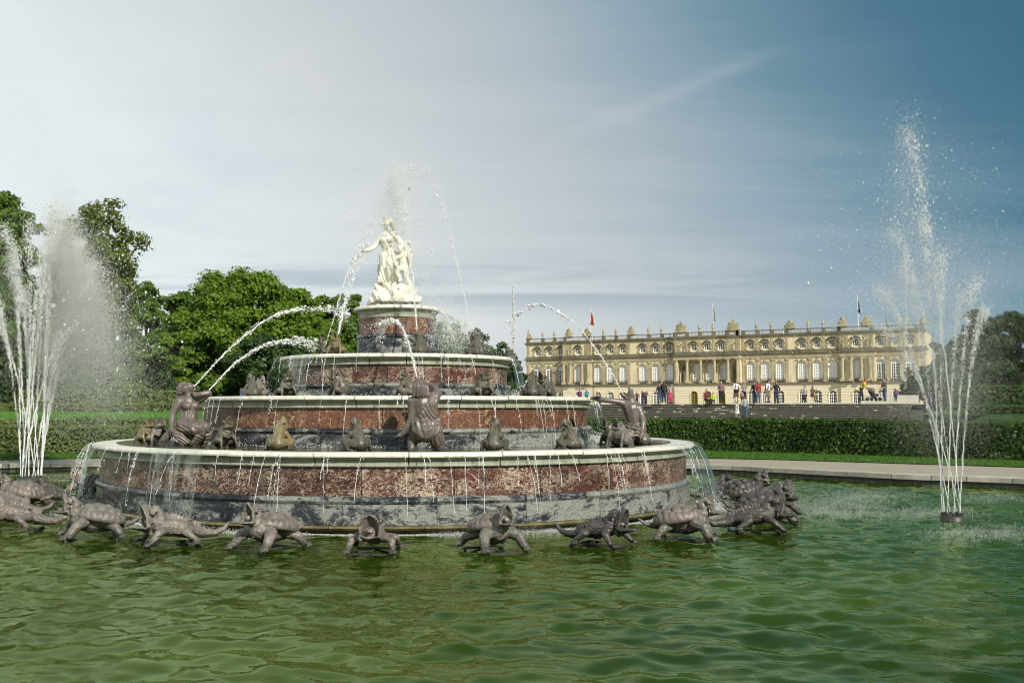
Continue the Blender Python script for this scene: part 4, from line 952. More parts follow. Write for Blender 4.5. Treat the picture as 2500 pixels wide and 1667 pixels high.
# grass verge between gravel and hedge (slightly proud of the gravel), with blades
verge_in = [(-21.2, 35, .27), (-16.2, 37.0, .27), (-13.1, 38.2, .27), (-3, 40, .27), (4, 40, .27), (9.5, 38.4, .27), (12.1, 37.2, .27), (15.9, 34.2, .27), (18.4, 32.3, .27), (24.2, 24, .27)]
verge_out = [(-32, 40, .27), (-17.8, 43, .27), (-12, 43.4, .27), (-3, 45, .27), (5, 46, .27), (11, 45.6, .27), (15, 44.2, .27), (19, 40.5, .27), (23, 37, .27), (34, 27, .27)]
ribbon('grass_verge', verge_in, verge_out, 'grass')
def blades(name, a, b, n, hgt, mat, seed):
    rg = np.random.default_rng(seed); A = np.array(a); B = np.array(b)
    k = rg.integers(0, len(A) - 1, n); t = rg.random(n)[:, None]; s = rg.random(n)[:, None]
    P = (A[k] * (1 - t) + A[k + 1] * t) * (1 - s) + (B[k] * (1 - t) + B[k + 1] * t) * s
    P = P + np.array([CAMX, CAMY, -.01]); th = rg.uniform(0, 6.28, n); w = .02
    d = np.stack([np.cos(th) * w, np.sin(th) * w, np.zeros(n)], 1); tip = np.stack([rg.normal(0, .03, n), rg.normal(0, .03, n), hgt * rg.uniform(.5, 1.2, n)], 1)
    V = np.concatenate([P - d, P + d, P + tip]); i = np.arange(n)
    return tag(obj(name, npmesh(name, V, np.stack([i, i + n, i + 2 * n], 1), MAT[mat])), 'short mown grass blades of the verge round the gravel path', 'grass', kind='stuff')
blades('verge_grass', verge_in, verge_out, 26000, .07, 'grass', 3)
# left: lawn bank rising behind the front hedge, right: its mirror
ribbon('lawn_bank', [(-70, 46, .3), (-36, 47, .3), (-8, 49, .35), (6, 50, .35)], [(-80, 66, 1.9), (-44, 68, 1.9), (-16, 72, 1.88), (2, 74, 1.2)], 'lawn_grass')
ribbon('lawn_upper', [(-80, 66, 1.9), (-44, 68, 1.9), (-16, 72, 1.88), (2, 74, 1.2)], [(-140, 150, 3.0), (-90, 150, 3.0), (-30, 150, 2.6), (10, 150, 2.4)], 'grass')
ribbon('lawn_bank', [(20, 46, .3), (30, 42, .3), (60, 30, .3)], [(38, 72, 1.7), (52, 66, 1.9), (95, 50, 1.9)], 'dimmed_grass')
ribbon('lawn_upper', [(36.6, 73, 1.7), (52, 66, 1.9), (95, 50, 1.9)], [(140, 200, 2.4), (190, 180, 3.0), (260, 130, 3.0)], 'dimmed_grass')

def leaf_cloud(P, Nn, size, rg, asp=1.6):
    """diamond leaves at P facing roughly Nn"""
    n = len(P); Nn = Nn / (np.linalg.norm(Nn, axis=1)[:, None] + 1e-9)
    r = rg.normal(size=(n, 3)); u = np.cross(Nn, r); u /= np.linalg.norm(u, axis=1)[:, None] + 1e-9; v = np.cross(Nn, u)
    s = (size * np.clip(rg.lognormal(-.12, .42, n), .35, 2.0))[:, None]
    V = np.concatenate([P - u * s * asp * .5, P + v * s * .5, P + u * s * asp * .5, P - v * s * .5]); i = np.arange(n)
    return V, np.stack([i, i + n, i + 2 * n, i + 3 * n], 1)

def hedge(name, poly, w, z0, z1, mat, label, dens=150, size=.07, group=None, seed=1, bumpy=.05):
    """clipped hedge along the polyline (X, Z), front side towards the fountain"""
    rg = np.random.default_rng(seed); P = np.array(poly, float); n = len(P)
    t = np.gradient(P, axis=0); t /= np.linalg.norm(t, axis=1)[:, None]; nb = np.stack([-t[:, 1], t[:, 0]], 1)      # away from the viewer
    z0 = np.broadcast_to(np.asarray(z0, float), (n,)); z1 = np.broadcast_to(np.asarray(z1, float), (n,)) + rg.normal(0, .022, n); P = P + rg.normal(0, .03, P.shape)
    F_, B_ = P + nb * .06, P + nb * (w - .06)
    V = []
    for i in range(n):
        for q, z in ((F_[i], z0[i] - .1), (F_[i], z1[i] - .05), (B_[i], z1[i] - .05), (B_[i], z0[i] - .1)): V.append((CAMX + q[0], CAMY + q[1], z))
    F = [(i * 4 + k, (i + 1) * 4 + k, (i + 1) * 4 + (k + 1) % 4, i * 4 + (k + 1) % 4) for i in range(n - 1) for k in range(4)] + [(0, 1, 2, 3), tuple((n - 1) * 4 + k for k in (3, 2, 1, 0))]
    root = empty(name, (CAMX + P[n // 2][0], CAMY + P[n // 2][1], float(z0[n // 2])), 0, label, 'hedge', group)
    ox = np.array(root.location)
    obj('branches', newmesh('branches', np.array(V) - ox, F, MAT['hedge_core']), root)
    L = np.linalg.norm(np.diff(P, axis=0), axis=1); Ls = L.sum(); H = float(np.mean(z1 - z0))
    out_ = []
    for area, side in ((Ls * H, 'f'), (Ls * w, 't'), (H * w, 'e')):
        m = int(area * dens * (1.0 if side == 'f' else .8))
        if m < 2: continue
        k = rg.choice(n - 1, m, p=L / Ls); f = rg.random(m)[:, None]
        q = P[k] * (1 - f) + P[k + 1] * f; nn = nb[k]; a0 = z0[k] + (z0[k + 1] - z0[k]) * f[:, 0]; a1 = z1[k] + (z1[k + 1] - z1[k]) * f[:, 0]
        if side == 'f':
            h = rg.random(m); X = q + nn * rg.normal(0.0, bumpy, m)[:, None]; Zz = a0 + (a1 - a0) * h; N3 = np.concatenate([-nn, np.full((m, 1), .25)], 1)
        elif side == 't':
            s = rg.random(m)[:, None]; X = q + nn * s * w; Zz = a1 + rg.normal(0, bumpy * .8, m); N3 = np.concatenate([-nn * .2, np.ones((m, 1))], 1)
        else:
            e = rg.random(m) < .5; X = np.where(e[:, None], P[0], P[-1]) + np.where(e[:, None], nb[0], nb[-1]) * rg.random(m)[:, None] * w + np.where(e[:, None], -t[0], t[-1]) * rg.normal(0, bumpy, m)[:, None]
            Zz = z0[0] + H * rg.random(m); N3 = np.concatenate([np.where(e[:, None], -t[0], t[-1]), np.full((m, 1), .2)], 1)
        out_.append((np.concatenate([X + np.array([CAMX, CAMY]), Zz[:, None]], 1) - ox, N3 + rg.normal(0, .55, (m, 3))))
    Pp = np.concatenate([a for a, b in out_]); Nn = np.concatenate([b for a, b in out_])
    obj('leaves', npmesh('leaves', *leaf_cloud(Pp, Nn, size, rg), MAT[mat]), root)
    return root
def smooth_poly(pts, n): return curve([(a, b, 0) for a, b in pts], n)[:, :2]
HG = 'clipped hedges of the garden terraces'
hedge('hedge', smooth_poly([(4, 45.2), (10, 44.6), (13.3, 43.1), (17.3, 39.3), (20, 36.3), (26, 30.5), (32, 26)], 26), 1.3, .2, 1.60, 'leaf_hedge', 'dark green clipped hedge along the gravel path below the broad steps', 520, .062, HG, 1)
hedge('hedge', smooth_poly([(-40, 37), (-27, 40.2), (-18, 41.3), (-11.5, 41.8), (-4, 43.2), (4, 44.4)], 26), 1.3, .2, 1.36, 'leaf_hedge_lit', 'green clipped hedge behind the tall jet, nearest the pool on the left', 480, .062, HG, 2)
hedge('hedge', smooth_poly([(-48, 42), (-30, 45), (-18, 47), (-6, 49.5), (3, 51)], 18), 1.6, .3, 1.56, 'leaf_hedge_lit', 'low hedge just behind the nearest left hedge, below the bright lawn', 260, .08, HG, 3)
hedge('hedge', smooth_poly([(-70, 65), (-44, 68.5), (-16, 72.5), (-4, 74.5)], 16), 2.0, 1.85, 2.40, 'leaf_hedge_lit', 'low hedge along the upper edge of the bright lawn', 170, .10, HG, 4)
hedge('hedge', smooth_poly([(-76, 74), (-48, 78), (-24, 81.5), (-20, 86), (-19, 96)], 22), 3.0, 2.2, [3.55] * 8 + [3.5] * 6 + [3.3] * 8, 'leaf_hedge_lit', 'tall pale green hedge in front of the left trees', 130, .12, HG, 5)
hedge('hedge', smooth_poly([(37.5, 74.5), (52, 67.5), (95, 52)], 12), 2.0, 1.8, 2.25, 'leaf_hedge', 'low dark hedge right of the steps on the terrace bank', 120, .10, HG, 6)
hedge('hedge', smooth_poly([(41, 84), (58, 78), (110, 60)], 12), 3.0, 2.2, 3.9, 'leaf_hedge', 'tall dark hedge under the trees at the right edge', 90, .13, HG, 7)

def tree(px, top, Z, base_z, halfw, mat, label, seed, nclump=70, leaves=16000, size=.24, trunk=True, shape=1.0, airy=1.0, skirt=.12, group='trees round the garden', flat=.72):
    """deciduous tree; halfw in photo pixels, top = photo row of the crown top"""
    rg = np.random.default_rng(seed); m = Z / F_PX; leaves = int(leaves * 1.9); size *= .78
    tp = W(px, top, Z); base = Vector((tp.x, tp.y, base_z)); H = tp.z - base_z; Rw = halfw * m
    root = empty('tree', base, 0, label, 'tree', group)
    zc = H * (.5 + skirt * .5); Rh = H * (1 - skirt) * .5
    # clump centres near the crown surface
    C_ = []; Rc = []
    while len(C_) < nclump:
        d = rg.normal(size=3); d /= np.linalg.norm(d); r = rg.uniform(.45, 1.0) ** .6
        wz = d[2]; prof = (1 - .25 * max(wz, 0) * shape) * (1 - .12 * max(-wz, 0))
        ang = math.atan2(d[1], d[0]); lob = 1 + .16 * math.sin(3 * ang + seed) + .10 * math.sin(5 * ang + 2 * seed + 3 * wz)
        cr = Rw * rg.uniform(.17, .30)
        p = np.array([d[0] * (Rw * lob * prof - cr * .75) * r, d[1] * (Rw * lob * prof - cr * .75) * r, zc + d[2] * (Rh - cr * .55) * r])
        C_.append(p); Rc.append(cr)
    C_ = np.array(C_); Rc = np.array(Rc)
    for q in range(nclump):                          # no clump may float free of the others
        dq = np.linalg.norm(C_ - C_[q], axis=1); dq[q] = 1e9
        if np.sort(dq)[2] > 1.5 * Rc[q]: C_[q] = C_[q] * .72 + np.array([0, 0, zc]) * .28
    w = Rc ** 2; k = rg.choice(nclump, leaves, p=w / w.sum())
    d = rg.normal(size=(leaves, 3)); d[:, 2] = d[:, 2] * .8 + .35
    outw = C_[k] - np.array([0, 0, zc * .9]); outw /= np.linalg.norm(outw, axis=1)[:, None] + 1e-6
    d += outw * .55; d /= np.linalg.norm(d, axis=1)[:, None]
    # ragged clumps: each clump is a bunch of twigs
    tw = np.random.default_rng(seed + 99).normal(size=(nclump, 14, 3)); tw /= np.linalg.norm(tw, axis=2)[:, :, None]
    tk = tw[k, rg.integers(0, 14, leaves)]; d2 = d * .62 + tk * .55 * airy; 
    rad = Rc[k] * rg.uniform(.55, 1.08, leaves)
    P = C_[k] + d2 * rad[:, None] * np.array([1, 1, flat])
    N_ = d + rg.normal(0, .45, (leaves, 3)) + np.array([0, 0, .25])
    obj('crown', npmesh('crown', *leaf_cloud(P, N_, size, rg, 1.35), MAT[mat]), root)
    if trunk:
        mb = MB(); r0 = max(.22, H * .022)
        mb.tube(curve([(0, 0, -.3), (rg.normal(0, .2), 0, H * .25), (rg.normal(0, .4), rg.normal(0, .3), H * .55), (rg.normal(0, .5), 0, H * .82)], 9), np.linspace(r0, r0 * .25, 9), 8)
        order = np.argsort(-Rc)[:16]
        for q in order:
            c = C_[q]; z = max(H * .2, c[2] - H * .28); mb.tube(curve([(0, 0, z), (c[0] * .4, c[1] * .4, z + (c[2] - z) * .35), tuple(c)], 6), np.linspace(r0 * .42, r0 * .08, 6), 5)
        obj('trunk', mb.mesh('trunk', MAT['bark'], True), root)
    return root
# left side, front to back
tree(20, 400, 90, 2.3, 118, 'leaf_mid', 'big dense green tree at the left picture edge, tallest of all', 1, 110, 30000, .26, skirt=.05)
tree(-70, 470, 88, 2.3, 120, 'leaf_mid', 'dense tree cut off by the left picture edge', 2, 70, 14000, .26)
tree(255, 452, 93, 2.3, 118, 'leaf_olive', 'airy olive green tree with sky showing through behind the left jet', 3, 85, 13000, .24, shape=.4, airy=1.5, skirt=.22)
tree(178, 515, 97, 2.3, 95, 'leaf_mid', 'darker tree between the big left tree and the airy one', 4, 70, 16000, .26, skirt=.05)
tree(310, 705, 95, 2.3, 70, 'leaf_mid', 'small green tree below the airy tree', 5, 50, 12000, .24, skirt=.0)
tree(360, 678, 100, 2.4, 95, 'leaf_mid', 'green tree with upright top right of the airy tree', 6, 75, 18000, .27, shape=2.0, skirt=.02)
tree(455, 672, 106, 2.4, 90, 'leaf_mid', 'far green tree peeping out left of the bright maple', 7, 60, 12000, .28, shape=1.6, skirt=.02)
tree(590, 640, 98, 2.4, 168, 'leaf_maple', 'broad bright green maple left of the statue', 8, 170, 52000, .25, skirt=.03, flat=.62)
tree(450, 740, 94, 2.3, 82, 'leaf_maple', 'smaller bright green tree in front of the dark ones, above the seated woman', 9, 80, 20000, .23, skirt=.02, flat=.62)
tree(730, 668, 102, 2.4, 100, 'leaf_maple', 'bright green tree right beside the broad maple', 10, 90, 26000, .26, skirt=.02, flat=.62)
tree(822, 690, 108, 2.4, 70, 'leaf_mid', 'rounded dark green tree left of the statue pedestal', 11, 70, 16000, .28, skirt=.0)
tree(880, 718, 125, 2.4, 55, 'leaf_dark', 'distant dark tree touching the pedestal on the left', 12, 60, 14000, .30, skirt=.0)
tree(660, 800, 86, 2.3, 120, 'leaf_dark', 'dark shaded undergrowth tree below the bright maple', 13, 60, 15000, .25, skirt=.0, trunk=False)
tree(975, 745, 150, 2.4, 60, 'leaf_dark', 'far tree hidden behind the pedestal', 14, 45, 9000, .34, skirt=.0)
tree(1065, 762, 160, 2.4, 55, 'leaf_mid', 'far rounded tree just right of the pedestal', 15, 60, 13000, .34, skirt=.0)
tree(1130, 790, 175, 2.4, 55, 'leaf_dark', 'far green tree behind the right frog of the third tier', 16, 60, 13000, .36, skirt=.0)
tree(1190, 815, 195, 2.4, 48, 'leaf_mid', 'far tree behind the thin distant jet', 17, 50, 11000, .38, skirt=.0)
tree(1250, 852, 225, 2.4, 48, 'leaf_dark', 'distant tree touching the left end of the palace', 18, 50, 11000, .42, skirt=.0)
tree(1105, 830, 140, 2.4, 75, 'leaf_dark', 'low dark tree filling in behind the third tier', 19, 50, 11000, .33, skirt=.0, trunk=False)
tree(215, 735, 101, 2.3, 120, 'leaf_mid', 'dark shaded tree low behind the airy olive tree', 31, 80, 15000, .25, skirt=.0)
tree(45, 690, 94, 2.3, 110, 'leaf_mid', 'green tree filling in under the big left tree', 32, 80, 15000, .25, skirt=.0)
tree(400, 790, 99, 2.3, 80, 'leaf_mid', 'dark tree in the shade behind the seated woman', 33, 60, 12000, .25, skirt=.0)
tree(690, 668, 100, 2.4, 95, 'leaf_maple', 'bright green tree just right of the crown of the broad maple', 34, 90, 20000, .26, skirt=.02, flat=.62)
tree(790, 686, 104, 2.4, 75, 'leaf_maple', 'bright green tree between the maple and the pedestal', 35, 80, 17000, .26, skirt=.0, flat=.62)
tree(865, 706, 112, 2.4, 60, 'leaf_mid', 'green tree whose crown reaches the pedestal rim', 36, 60, 13000, .28, skirt=.0)
tree(1010, 752, 130, 2.4, 80, 'leaf_mid', 'dark green tree filling the gap behind the drum of the top tier', 37, 70, 14000, .3, skirt=.0)
tree(1095, 775, 150, 2.4, 60, 'leaf_mid', 'tapering tree mass right of the drum of the top tier', 38, 60, 13000, .33, skirt=.0)
tree(1160, 800, 168, 2.4, 60, 'leaf_dark', 'low far tree right of the third tier frogs', 39, 60, 12000, .35, skirt=.0)
tree(1225, 832, 185, 2.4, 55, 'leaf_dark', 'low far tree ending at the palace corner', 40, 60, 12000, .38, skirt=.0)
# low shrubs behind the left hedges
for i, (px, tp, Z, hw, mt, lab) in enumerate([(215, 905, 84, 55, 'leaf_mid', 'round shrub behind the pale hedge under the airy tree'), (320, 885, 86, 60, 'leaf_mid', 'bushy shrub behind the pale hedge, right of the mist'),
                                              (405, 900, 88, 55, 'leaf_dark', 'dark shrub behind the hedge left of the seated woman'), (500, 905, 88, 70, 'leaf_mid', 'shrub low behind the seated woman under the maple'), (110, 880, 82, 70, 'leaf_dark', 'dark shrub at the foot of the big left trees'), (20, 870, 80, 75, 'leaf_dark', 'shrub at the left picture edge behind the hedge'),
                                              (610, 900, 90, 70, 'leaf_dark', 'dark shrub above the left end of the second tier')]):
    r = tree(px, tp, Z, 2.2, hw, mt, lab, 40 + i, 36, 6500, .2, trunk=True, skirt=.0, group='shrubs under the left trees'); r.name = 'shrub'; r['category'] = 'shrub'
# right side
tree(2335, 790, 150, 2.4, 55, 'leaf_dark', 'dark tree beyond the right end of the palace', 20, 60, 12000, .34, skirt=.0)
tree(2375, 760, 130, 2.4, 75, 'leaf_dark', 'dark tree right of the right jet', 21, 75, 16000, .32, skirt=.0)
tree(2480, 738, 120, 2.4, 85, 'leaf_dark', 'tallest dark tree at the right picture edge', 22, 80, 18000, .30, skirt=.0)
tree(2580, 760, 115, 2.4, 85, 'leaf_dark', 'dark tree cut off by the right picture edge', 23, 60, 10000, .30, skirt=.0)
tree(2268, 880, 130, 2.4, 45, 'leaf_dark', 'low dark tree filling the gap right of the palace corner', 29, 50, 10000, .3, skirt=.0)
tree(2235, 905, 135, 2.4, 42, 'leaf_dark', 'round dark clipped tree in front of the right palace corner', 24, 36, 7000, .28, skirt=.0)
tree(2215, 878, 190, 2.4, 20, 'leaf_dark', 'slim dark tree against the right palace corner', 25, 30, 5000, .3, skirt=.0)
tree(2425, 748, 128, 2.4, 70, 'leaf_dark', 'dark tree filling in between the two right trees', 26, 70, 13000, .32, skirt=.0)
tree(2365, 800, 140, 2.4, 66, 'leaf_dark', 'lower dark tree behind the right jet', 27, 70, 13000, .33, skirt=.0)
tree(2290, 822, 160, 2.4, 36, 'leaf_dark', 'small dark tree between the palace and the right trees', 28, 50, 10000, .34, skirt=.0)
for i, (px, tp, Z, hw) in enumerate([(2330, 880, 110, 60), (2430, 870, 105, 70), (2530, 860, 100, 70)]):
    r = tree(px, tp, Z, 2.2, hw, 'leaf_dark', ['dark shrub at the foot of the trees just right of the right jet', 'dark shrub below the tall right edge tree', 'dark shrub cut by the right picture edge'][i], 60 + i, 40, 7000, .25, skirt=.0, group='shrubs under the right trees'); r.name = 'shrub'; r['category'] = 'shrub'
# far wooded rise that closes the horizon
rg = np.random.default_rng(8); n = 60000
th = np.concatenate([rg.uniform(-1.2, -.02, n // 2), rg.uniform(.36, 1.2, n // 2)]); dist = rg.uniform(300, 360, n); hh = 2 + (9 + 4 * np.sin(th * 23) + 3 * np.sin(th * 51 + 1)) * np.sqrt(rg.random(n))
P = np.stack([CAMX + np.sin(th) * dist, CAMY + np.cos(th) * dist, hh], 1)
tag(obj('far_wood', npmesh('far_wood', *leaf_cloud(P, rg.normal(size=(n, 3)) + np.array([0, -.6, .5]), 1.6, rg, 1.2), MAT['leaf_dark'])), 'dark far off belt of woodland closing the horizon', 'woodland', kind='stuff')
# ------------------------------------------------------------------ palace (local x along the facade, -y towards the viewer, z up)
PL = Vector((22.0 + CAMX, 282.0 + CAMY, 0)); PAng = math.radians(-30.6)
palace = empty('palace', PL, PAng, 'long yellow baroque palace with arched windows and a sculpted roofline beyond the steps', 'palace')
_pc, _ps = math.cos(PAng), math.sin(PAng)
def S(px):                                  # position along the facade seen at photo column px
    k = (px - PX) / F_PX; x0, z0 = PL.x - CAMX, PL.y - CAMY
    return (k * z0 - x0) / (_pc - k * _ps)
BASE, LEDGE, ENT, ATT, COR, BAL = 2.2, 8.2, 14.3, 15.75, 19.75, 21.2
secs = [(S(1285), S(1378), 0.0), (S(1378), S(1450), 1.0), (S(1450), S(1652), .45), (S(1652), S(1812), 1.9), (S(1812), S(1927), .45), (S(1927), S(2054), .45), (S(2054), S(2140), 1.0), (S(2140), S(2262), 0.0)]
def off_at(s):
    for a, b, o in secs:
        if a <= s < b: return o
    return 0.0
main = [1312, 1341, 1369.5, 1415, 1461.5, 1492, 1523, 1571.5, 1603.2, 1635.4, 1699.8, 1732.9, 1766.8, 1835, 1870, 1906, 1960.3, 1997, 2033.5, 2092.5, 2151, 2187, 2224]
WS = [S(x) for x in main]
def bay(s0, s1, z0, z1, c, hw, zs, zp, arched, y, depth=.55, seg=7):
    """wall field with an opening, and its reveal"""
    hole = [(c - hw, zs), (c + hw, zs), (c + hw, zp)]
    if arched: hole += [(c + hw * math.cos(a), zp + hw * math.sin(a)) for a in np.linspace(0, math.pi, seg * 2 + 1)[1:-1]]
    hole += [(c - hw, zp)]
    def outer(p):
        x, z = p
        if z <= zs + 1e-6: return (s0 if x < c else s1, z0)
        if z <= zp + 1e-6: return (s0 if x < c else s1, zp)
        a = math.atan2(z - zp, x - c)
        tx = ((s1 - c) if math.cos(a) > 0 else (s0 - c)) / (math.cos(a) if abs(math.cos(a)) > 1e-6 else 1e-6); tz = (z1 - zp) / math.sin(a)
        t = min(abs(tx), tz); return (c + t * math.cos(a), zp + t * math.sin(a))
    n = len(hole); V = []; F = []
    for p in hole: V.append((p[0], y, p[1]))
    for p in hole: q = outer(p); V.append((q[0], y, q[1]))
    for p in hole: V.append((p[0], y + depth, p[1]))
    for i in range(n):
        j = (i + 1) % n; F.append((i, j, n + j, n + i)); F.append((i, 2 * n + i, 2 * n + j, j))
    b = len(V)                              # corner fillers and top strip
    if arched:
        iL = [i for i in range(n) if abs(V[n + i][0] - s1) < 1e-4 and V[n + i][2] < z1 - 1e-4][-1]; iR = [i for i in range(n) if abs(V[n + i][0] - s0) < 1e-4 and zp - 1e-4 <= V[n + i][2] < z1 - 1e-4]
        V += [(s1, y, z1), (s0, y, z1)]; F.append((n + iL, b, n + (iL + 1) % n)); 
        k = min(iR, key=lambda i: -V[n + i][2]); F.append((n + k, n + k - 1, b + 1))
    else:
        V += [(s1, y, z1), (s0, y, z1)]; F.append((n + 2, b, b + 1, n + 3))
    return V, F
def part(name, mb, mat, parent=None, label=None, smooth=False):
    o = obj(name, mb.mesh(name, MAT[mat], smooth), palace if parent is None else parent)
    if label: o['label'] = label
    return o
# body of the building
mb = MB()
for k, (a, b, o) in enumerate(secs):
    if k == 3:
        mb.box(a + .03, b - .03, .7 - o, 14, BASE - 1, LEDGE + .1); mb.box(a + .03, b - .03, 3.0 - o, 14, LEDGE + .1, ENT); mb.box(a + .03, b - .03, .7 - o, 14, ENT, COR - .3)
        mb.box(a, a + .9, -o + .02, 3.0 - o, LEDGE + .1, ENT); mb.box(b - .9, b, -o + .02, 3.0 - o, LEDGE + .1, ENT)
    else: mb.box(a + .03, b - .03, .7 - o, 14, BASE - 1, COR - .3)
part('core', mb, 'palace_wall')
mb = MB(); mb.box(1, S(2262) - 1, 1.5, 14, COR - .3, COR + .25); part('roof', mb, 'roof_sheet')
# wall fields: boundaries half way between windows, clipped to the sections
bounds = []
for a, b, o in secs:
    ws = [w for w in WS if a <= w < b]; e = [a] + [(p + q) / 2 for p, q in zip(ws, ws[1:])] + [b]
    for i, w in enumerate(ws):
        lo, hi = e[i], e[i + 1]; mx = 2.1
        if o > 1.8: mx = 9.0
        bounds.append((max(lo, w - mx), min(hi, w + mx), w, o, max(lo, w - mx) - lo, hi - min(hi, w + mx), lo, hi))
wallm, wallb, walla = MB(), MB(), MB()
dark_axes = {0, 1, 2, 20, 21, 22}
def frame_mesh(hw, zs, zp, arched, cols, rows, t=.10):
    mb = MB(); d = .10
    mb.box(-hw, -hw + t * 1.3, -d / 2, d / 2, zs, zp); mb.box(hw - t * 1.3, hw, -d / 2, d / 2, zs, zp); mb.box(-hw + t * 1.3, hw - t * 1.3, -d / 2, d / 2, zs, zs + t * 1.3)
    for c in range(1, cols):
        x = -hw + 2 * hw * c / cols; w = t * (1.5 if cols % 2 == 0 and c == cols // 2 else .75); mb.box(x - w / 2, x + w / 2, -d / 2 + .004, d / 2 - .004, zs + t * 1.3, zp - .002)
    for r in range(1, rows + 1):
        z = zs + (zp - zs) * r / rows; w = t * (1.6 if r == rows and arched else .7); mb.box(-hw + t * 1.3, hw - t * 1.3, -d / 2 + .008, d / 2 - .008, z - w / 2, z + w / 2)
    if not arched: mb.box(-hw, hw, -d / 2 - .006, d / 2 + .006, zp - t * 1.2, zp)
    else:
        n = 12
        for i in range(n):
            a0, a1 = math.pi * i / n, math.pi * (i + 1) / n; V = []
            for y in (-d / 2, d / 2):
                for a in (a0, a1):
                    for r in (hw, hw - t * 1.3): V.append((r * math.cos(a), y, zp + r * math.sin(a)))
            mb.add(V, [(0, 1, 3, 2), (4, 6, 7, 5), (0, 2, 6, 4), (1, 5, 7, 3)])
        mb.box(-t * .7, t * .7, -d / 2 + .012, d / 2 - .012, zp, zp + hw - t)
        for a in (R_(50), R_(130)): mb.tube([(hw * .15 * math.cos(a), 0, zp + hw * .15 * math.sin(a)), (hw * .93 * math.cos(a), 0, zp + hw * .93 * math.sin(a))], .035, 4)
    return mb
def pane_mesh(hw, zs, zp, arched):
    mb = MB(); P = [(-hw, zs), (hw, zs), (hw, zp)]
    if arched: P += [(hw * math.cos(a), zp + hw * math.sin(a)) for a in np.linspace(0, math.pi, 13)[1:-1]]
    P += [(-hw, zp)]; n = len(P)
    mb.add([(x, .10, z) for x, z in P] + [(x, .16, z) for x, z in P], [tuple(range(n)), tuple(range(2 * n - 1, n - 1, -1))] + [(i, n + i, n + (i + 1) % n, (i + 1) % n) for i in range(n)]); return mb
MW = dict(hw=.98, zs=9.0, zp=12.45); AW = dict(hw=.72, zs=16.55, zp=18.25); GW = dict(hw=.86, zs=2.6, zp=5.55)
me_f = {k: frame_mesh(arched=ar, cols=c, rows=r, t=t, **w).mesh('window', MAT['window_white']) for k, w, ar, c, r, t in (('m', MW, 1, 4, 5, .11), ('a', AW, 0, 3, 3, .10), ('g', GW, 1, 4, 4, .10))}
me_door = frame_mesh(arched=1, cols=2, rows=2, t=.16, **GW).mesh('door', MAT['olive_door'])
me_p = {(k, m): pane_mesh(w['hw'], w['zs'], w['zp'], ar).mesh('pane', MAT[m]) for k, w, ar in (('m', MW, 1), ('a', AW, 0), ('g', GW, 1)) for m in ('curtain', 'dark_glass', 'olive_door')}
fan = MB(); P_ = [(MW['hw'] * .96 * math.cos(a), MW['zp'] + .06 + MW['hw'] * .94 * math.sin(a)) for a in np.linspace(0, math.pi, 13)]
fan.add([(x, .085, z) for x, z in P_] + [(x, .095, z) for x, z in P_], [tuple(range(13)), tuple(range(25, 12, -1))]); fan_me = fan.mesh('fanlight', MAT['curtain'])
# arched surround, keystone and attic relief
def arch_surround(hw, zp, zs, w, d):
    mb = MB(); n = 12
    for i in range(n):
        a0, a1 = math.pi * i / n, math.pi * (i + 1) / n; V = []
        for y in (0, -d):
            for a in (a0, a1):
                for r in (hw + .01, hw + w): V.append((r * math.cos(a), y, zp + r * math.sin(a)))
        mb.add(V, [(4, 5, 7, 6), (0, 2, 6, 4), (1, 5, 7, 3), (0, 1, 5, 4), (2, 6, 7, 3)])
    mb.box(-hw - w, -hw - .01, -d, 0, zs, zp); mb.box(hw + .01, hw + w, -d, 0, zs, zp); mb.box(-hw - w - .1, -hw - .01, -d - .06, 0, zp - .28, zp - .02); mb.box(hw + .01, hw + w + .1, -d - .06, 0, zp - .28, zp - .02)
    mb.box(-.18, .18, -d - .12, 0, zp + hw - .02, zp + hw + w + .25); return mb
sur_m = arch_surround(MW['hw'], MW['zp'], MW['zs'], .32, .14).mesh('arch_surround', MAT['palace_stone']); sur_g = arch_surround(GW['hw'], GW['zp'], GW['zs'], .20, .10).mesh('arch_surround', MAT['palace_wall'])
def blobs(seed, pts, r0, r1, vox=.09):
    rg = random.Random(seed); mb = MB()
    for x, y, z in pts: boulder(mb, (x, y, z), (rg.uniform(r0, r1), rg.uniform(r0, r1) * .8, rg.uniform(r0, r1)), rg.random())
    return mb
rg = random.Random(21)
rel = []
for s in (-1, 1):
    for k in range(9): rel.append((s * (1.02 + .22 * math.sin(k * 1.3) + rg.uniform(-.05, .12)), -.06, 16.5 + .24 * k))
for s in (-1, 1):
    for k in range(6): rel.append((s * (.95 - .16 * k), -.06, 16.32 - .05 * k))
rel_a = remesh(blobs(4, rel, .17, .28), 'relief', MAT['palace_relief'], .06, 0)
hood = MB(); hood.box(-1.0, 1.0, -.42, 0, 18.32, 18.46)
for i in range(10):
    a = math.pi * (i + .5) / 10; hood.ell((.95 * math.cos(a), -.22, 18.45 + .42 * math.sin(a)), (.2, .22, .13), nu=6, nv=4)
hood.ell((0, -.3, 18.98), (.22, .2, .24), nu=6, nv=5)
hood_me = hood.mesh('window_hood', MAT['palace_trim'])
sp = [(s * (1.15 + .3 * math.sin(k) * .3 + .13 * k), -.06, 13.62 - .02 * k + .28 * (k % 2)) for s in (-1, 1) for k in range(5)]
span_me = blobs(5, sp, .10, .20).mesh('spandrel_relief', MAT['palace_relief'])
railing = MB(); railing.box(-1.25, 1.25, -.10, -.03, 9.2, 9.27); railing.box(-1.25, 1.25, -.10, -.03, 8.42, 8.5)
for i in range(13): railing.box(-1.2 + .2 * i - .02, -1.2 + .2 * i + .02, -.085, -.045, 8.5, 9.2)
rail_me = railing.mesh('balcony_railing', MAT['iron'])
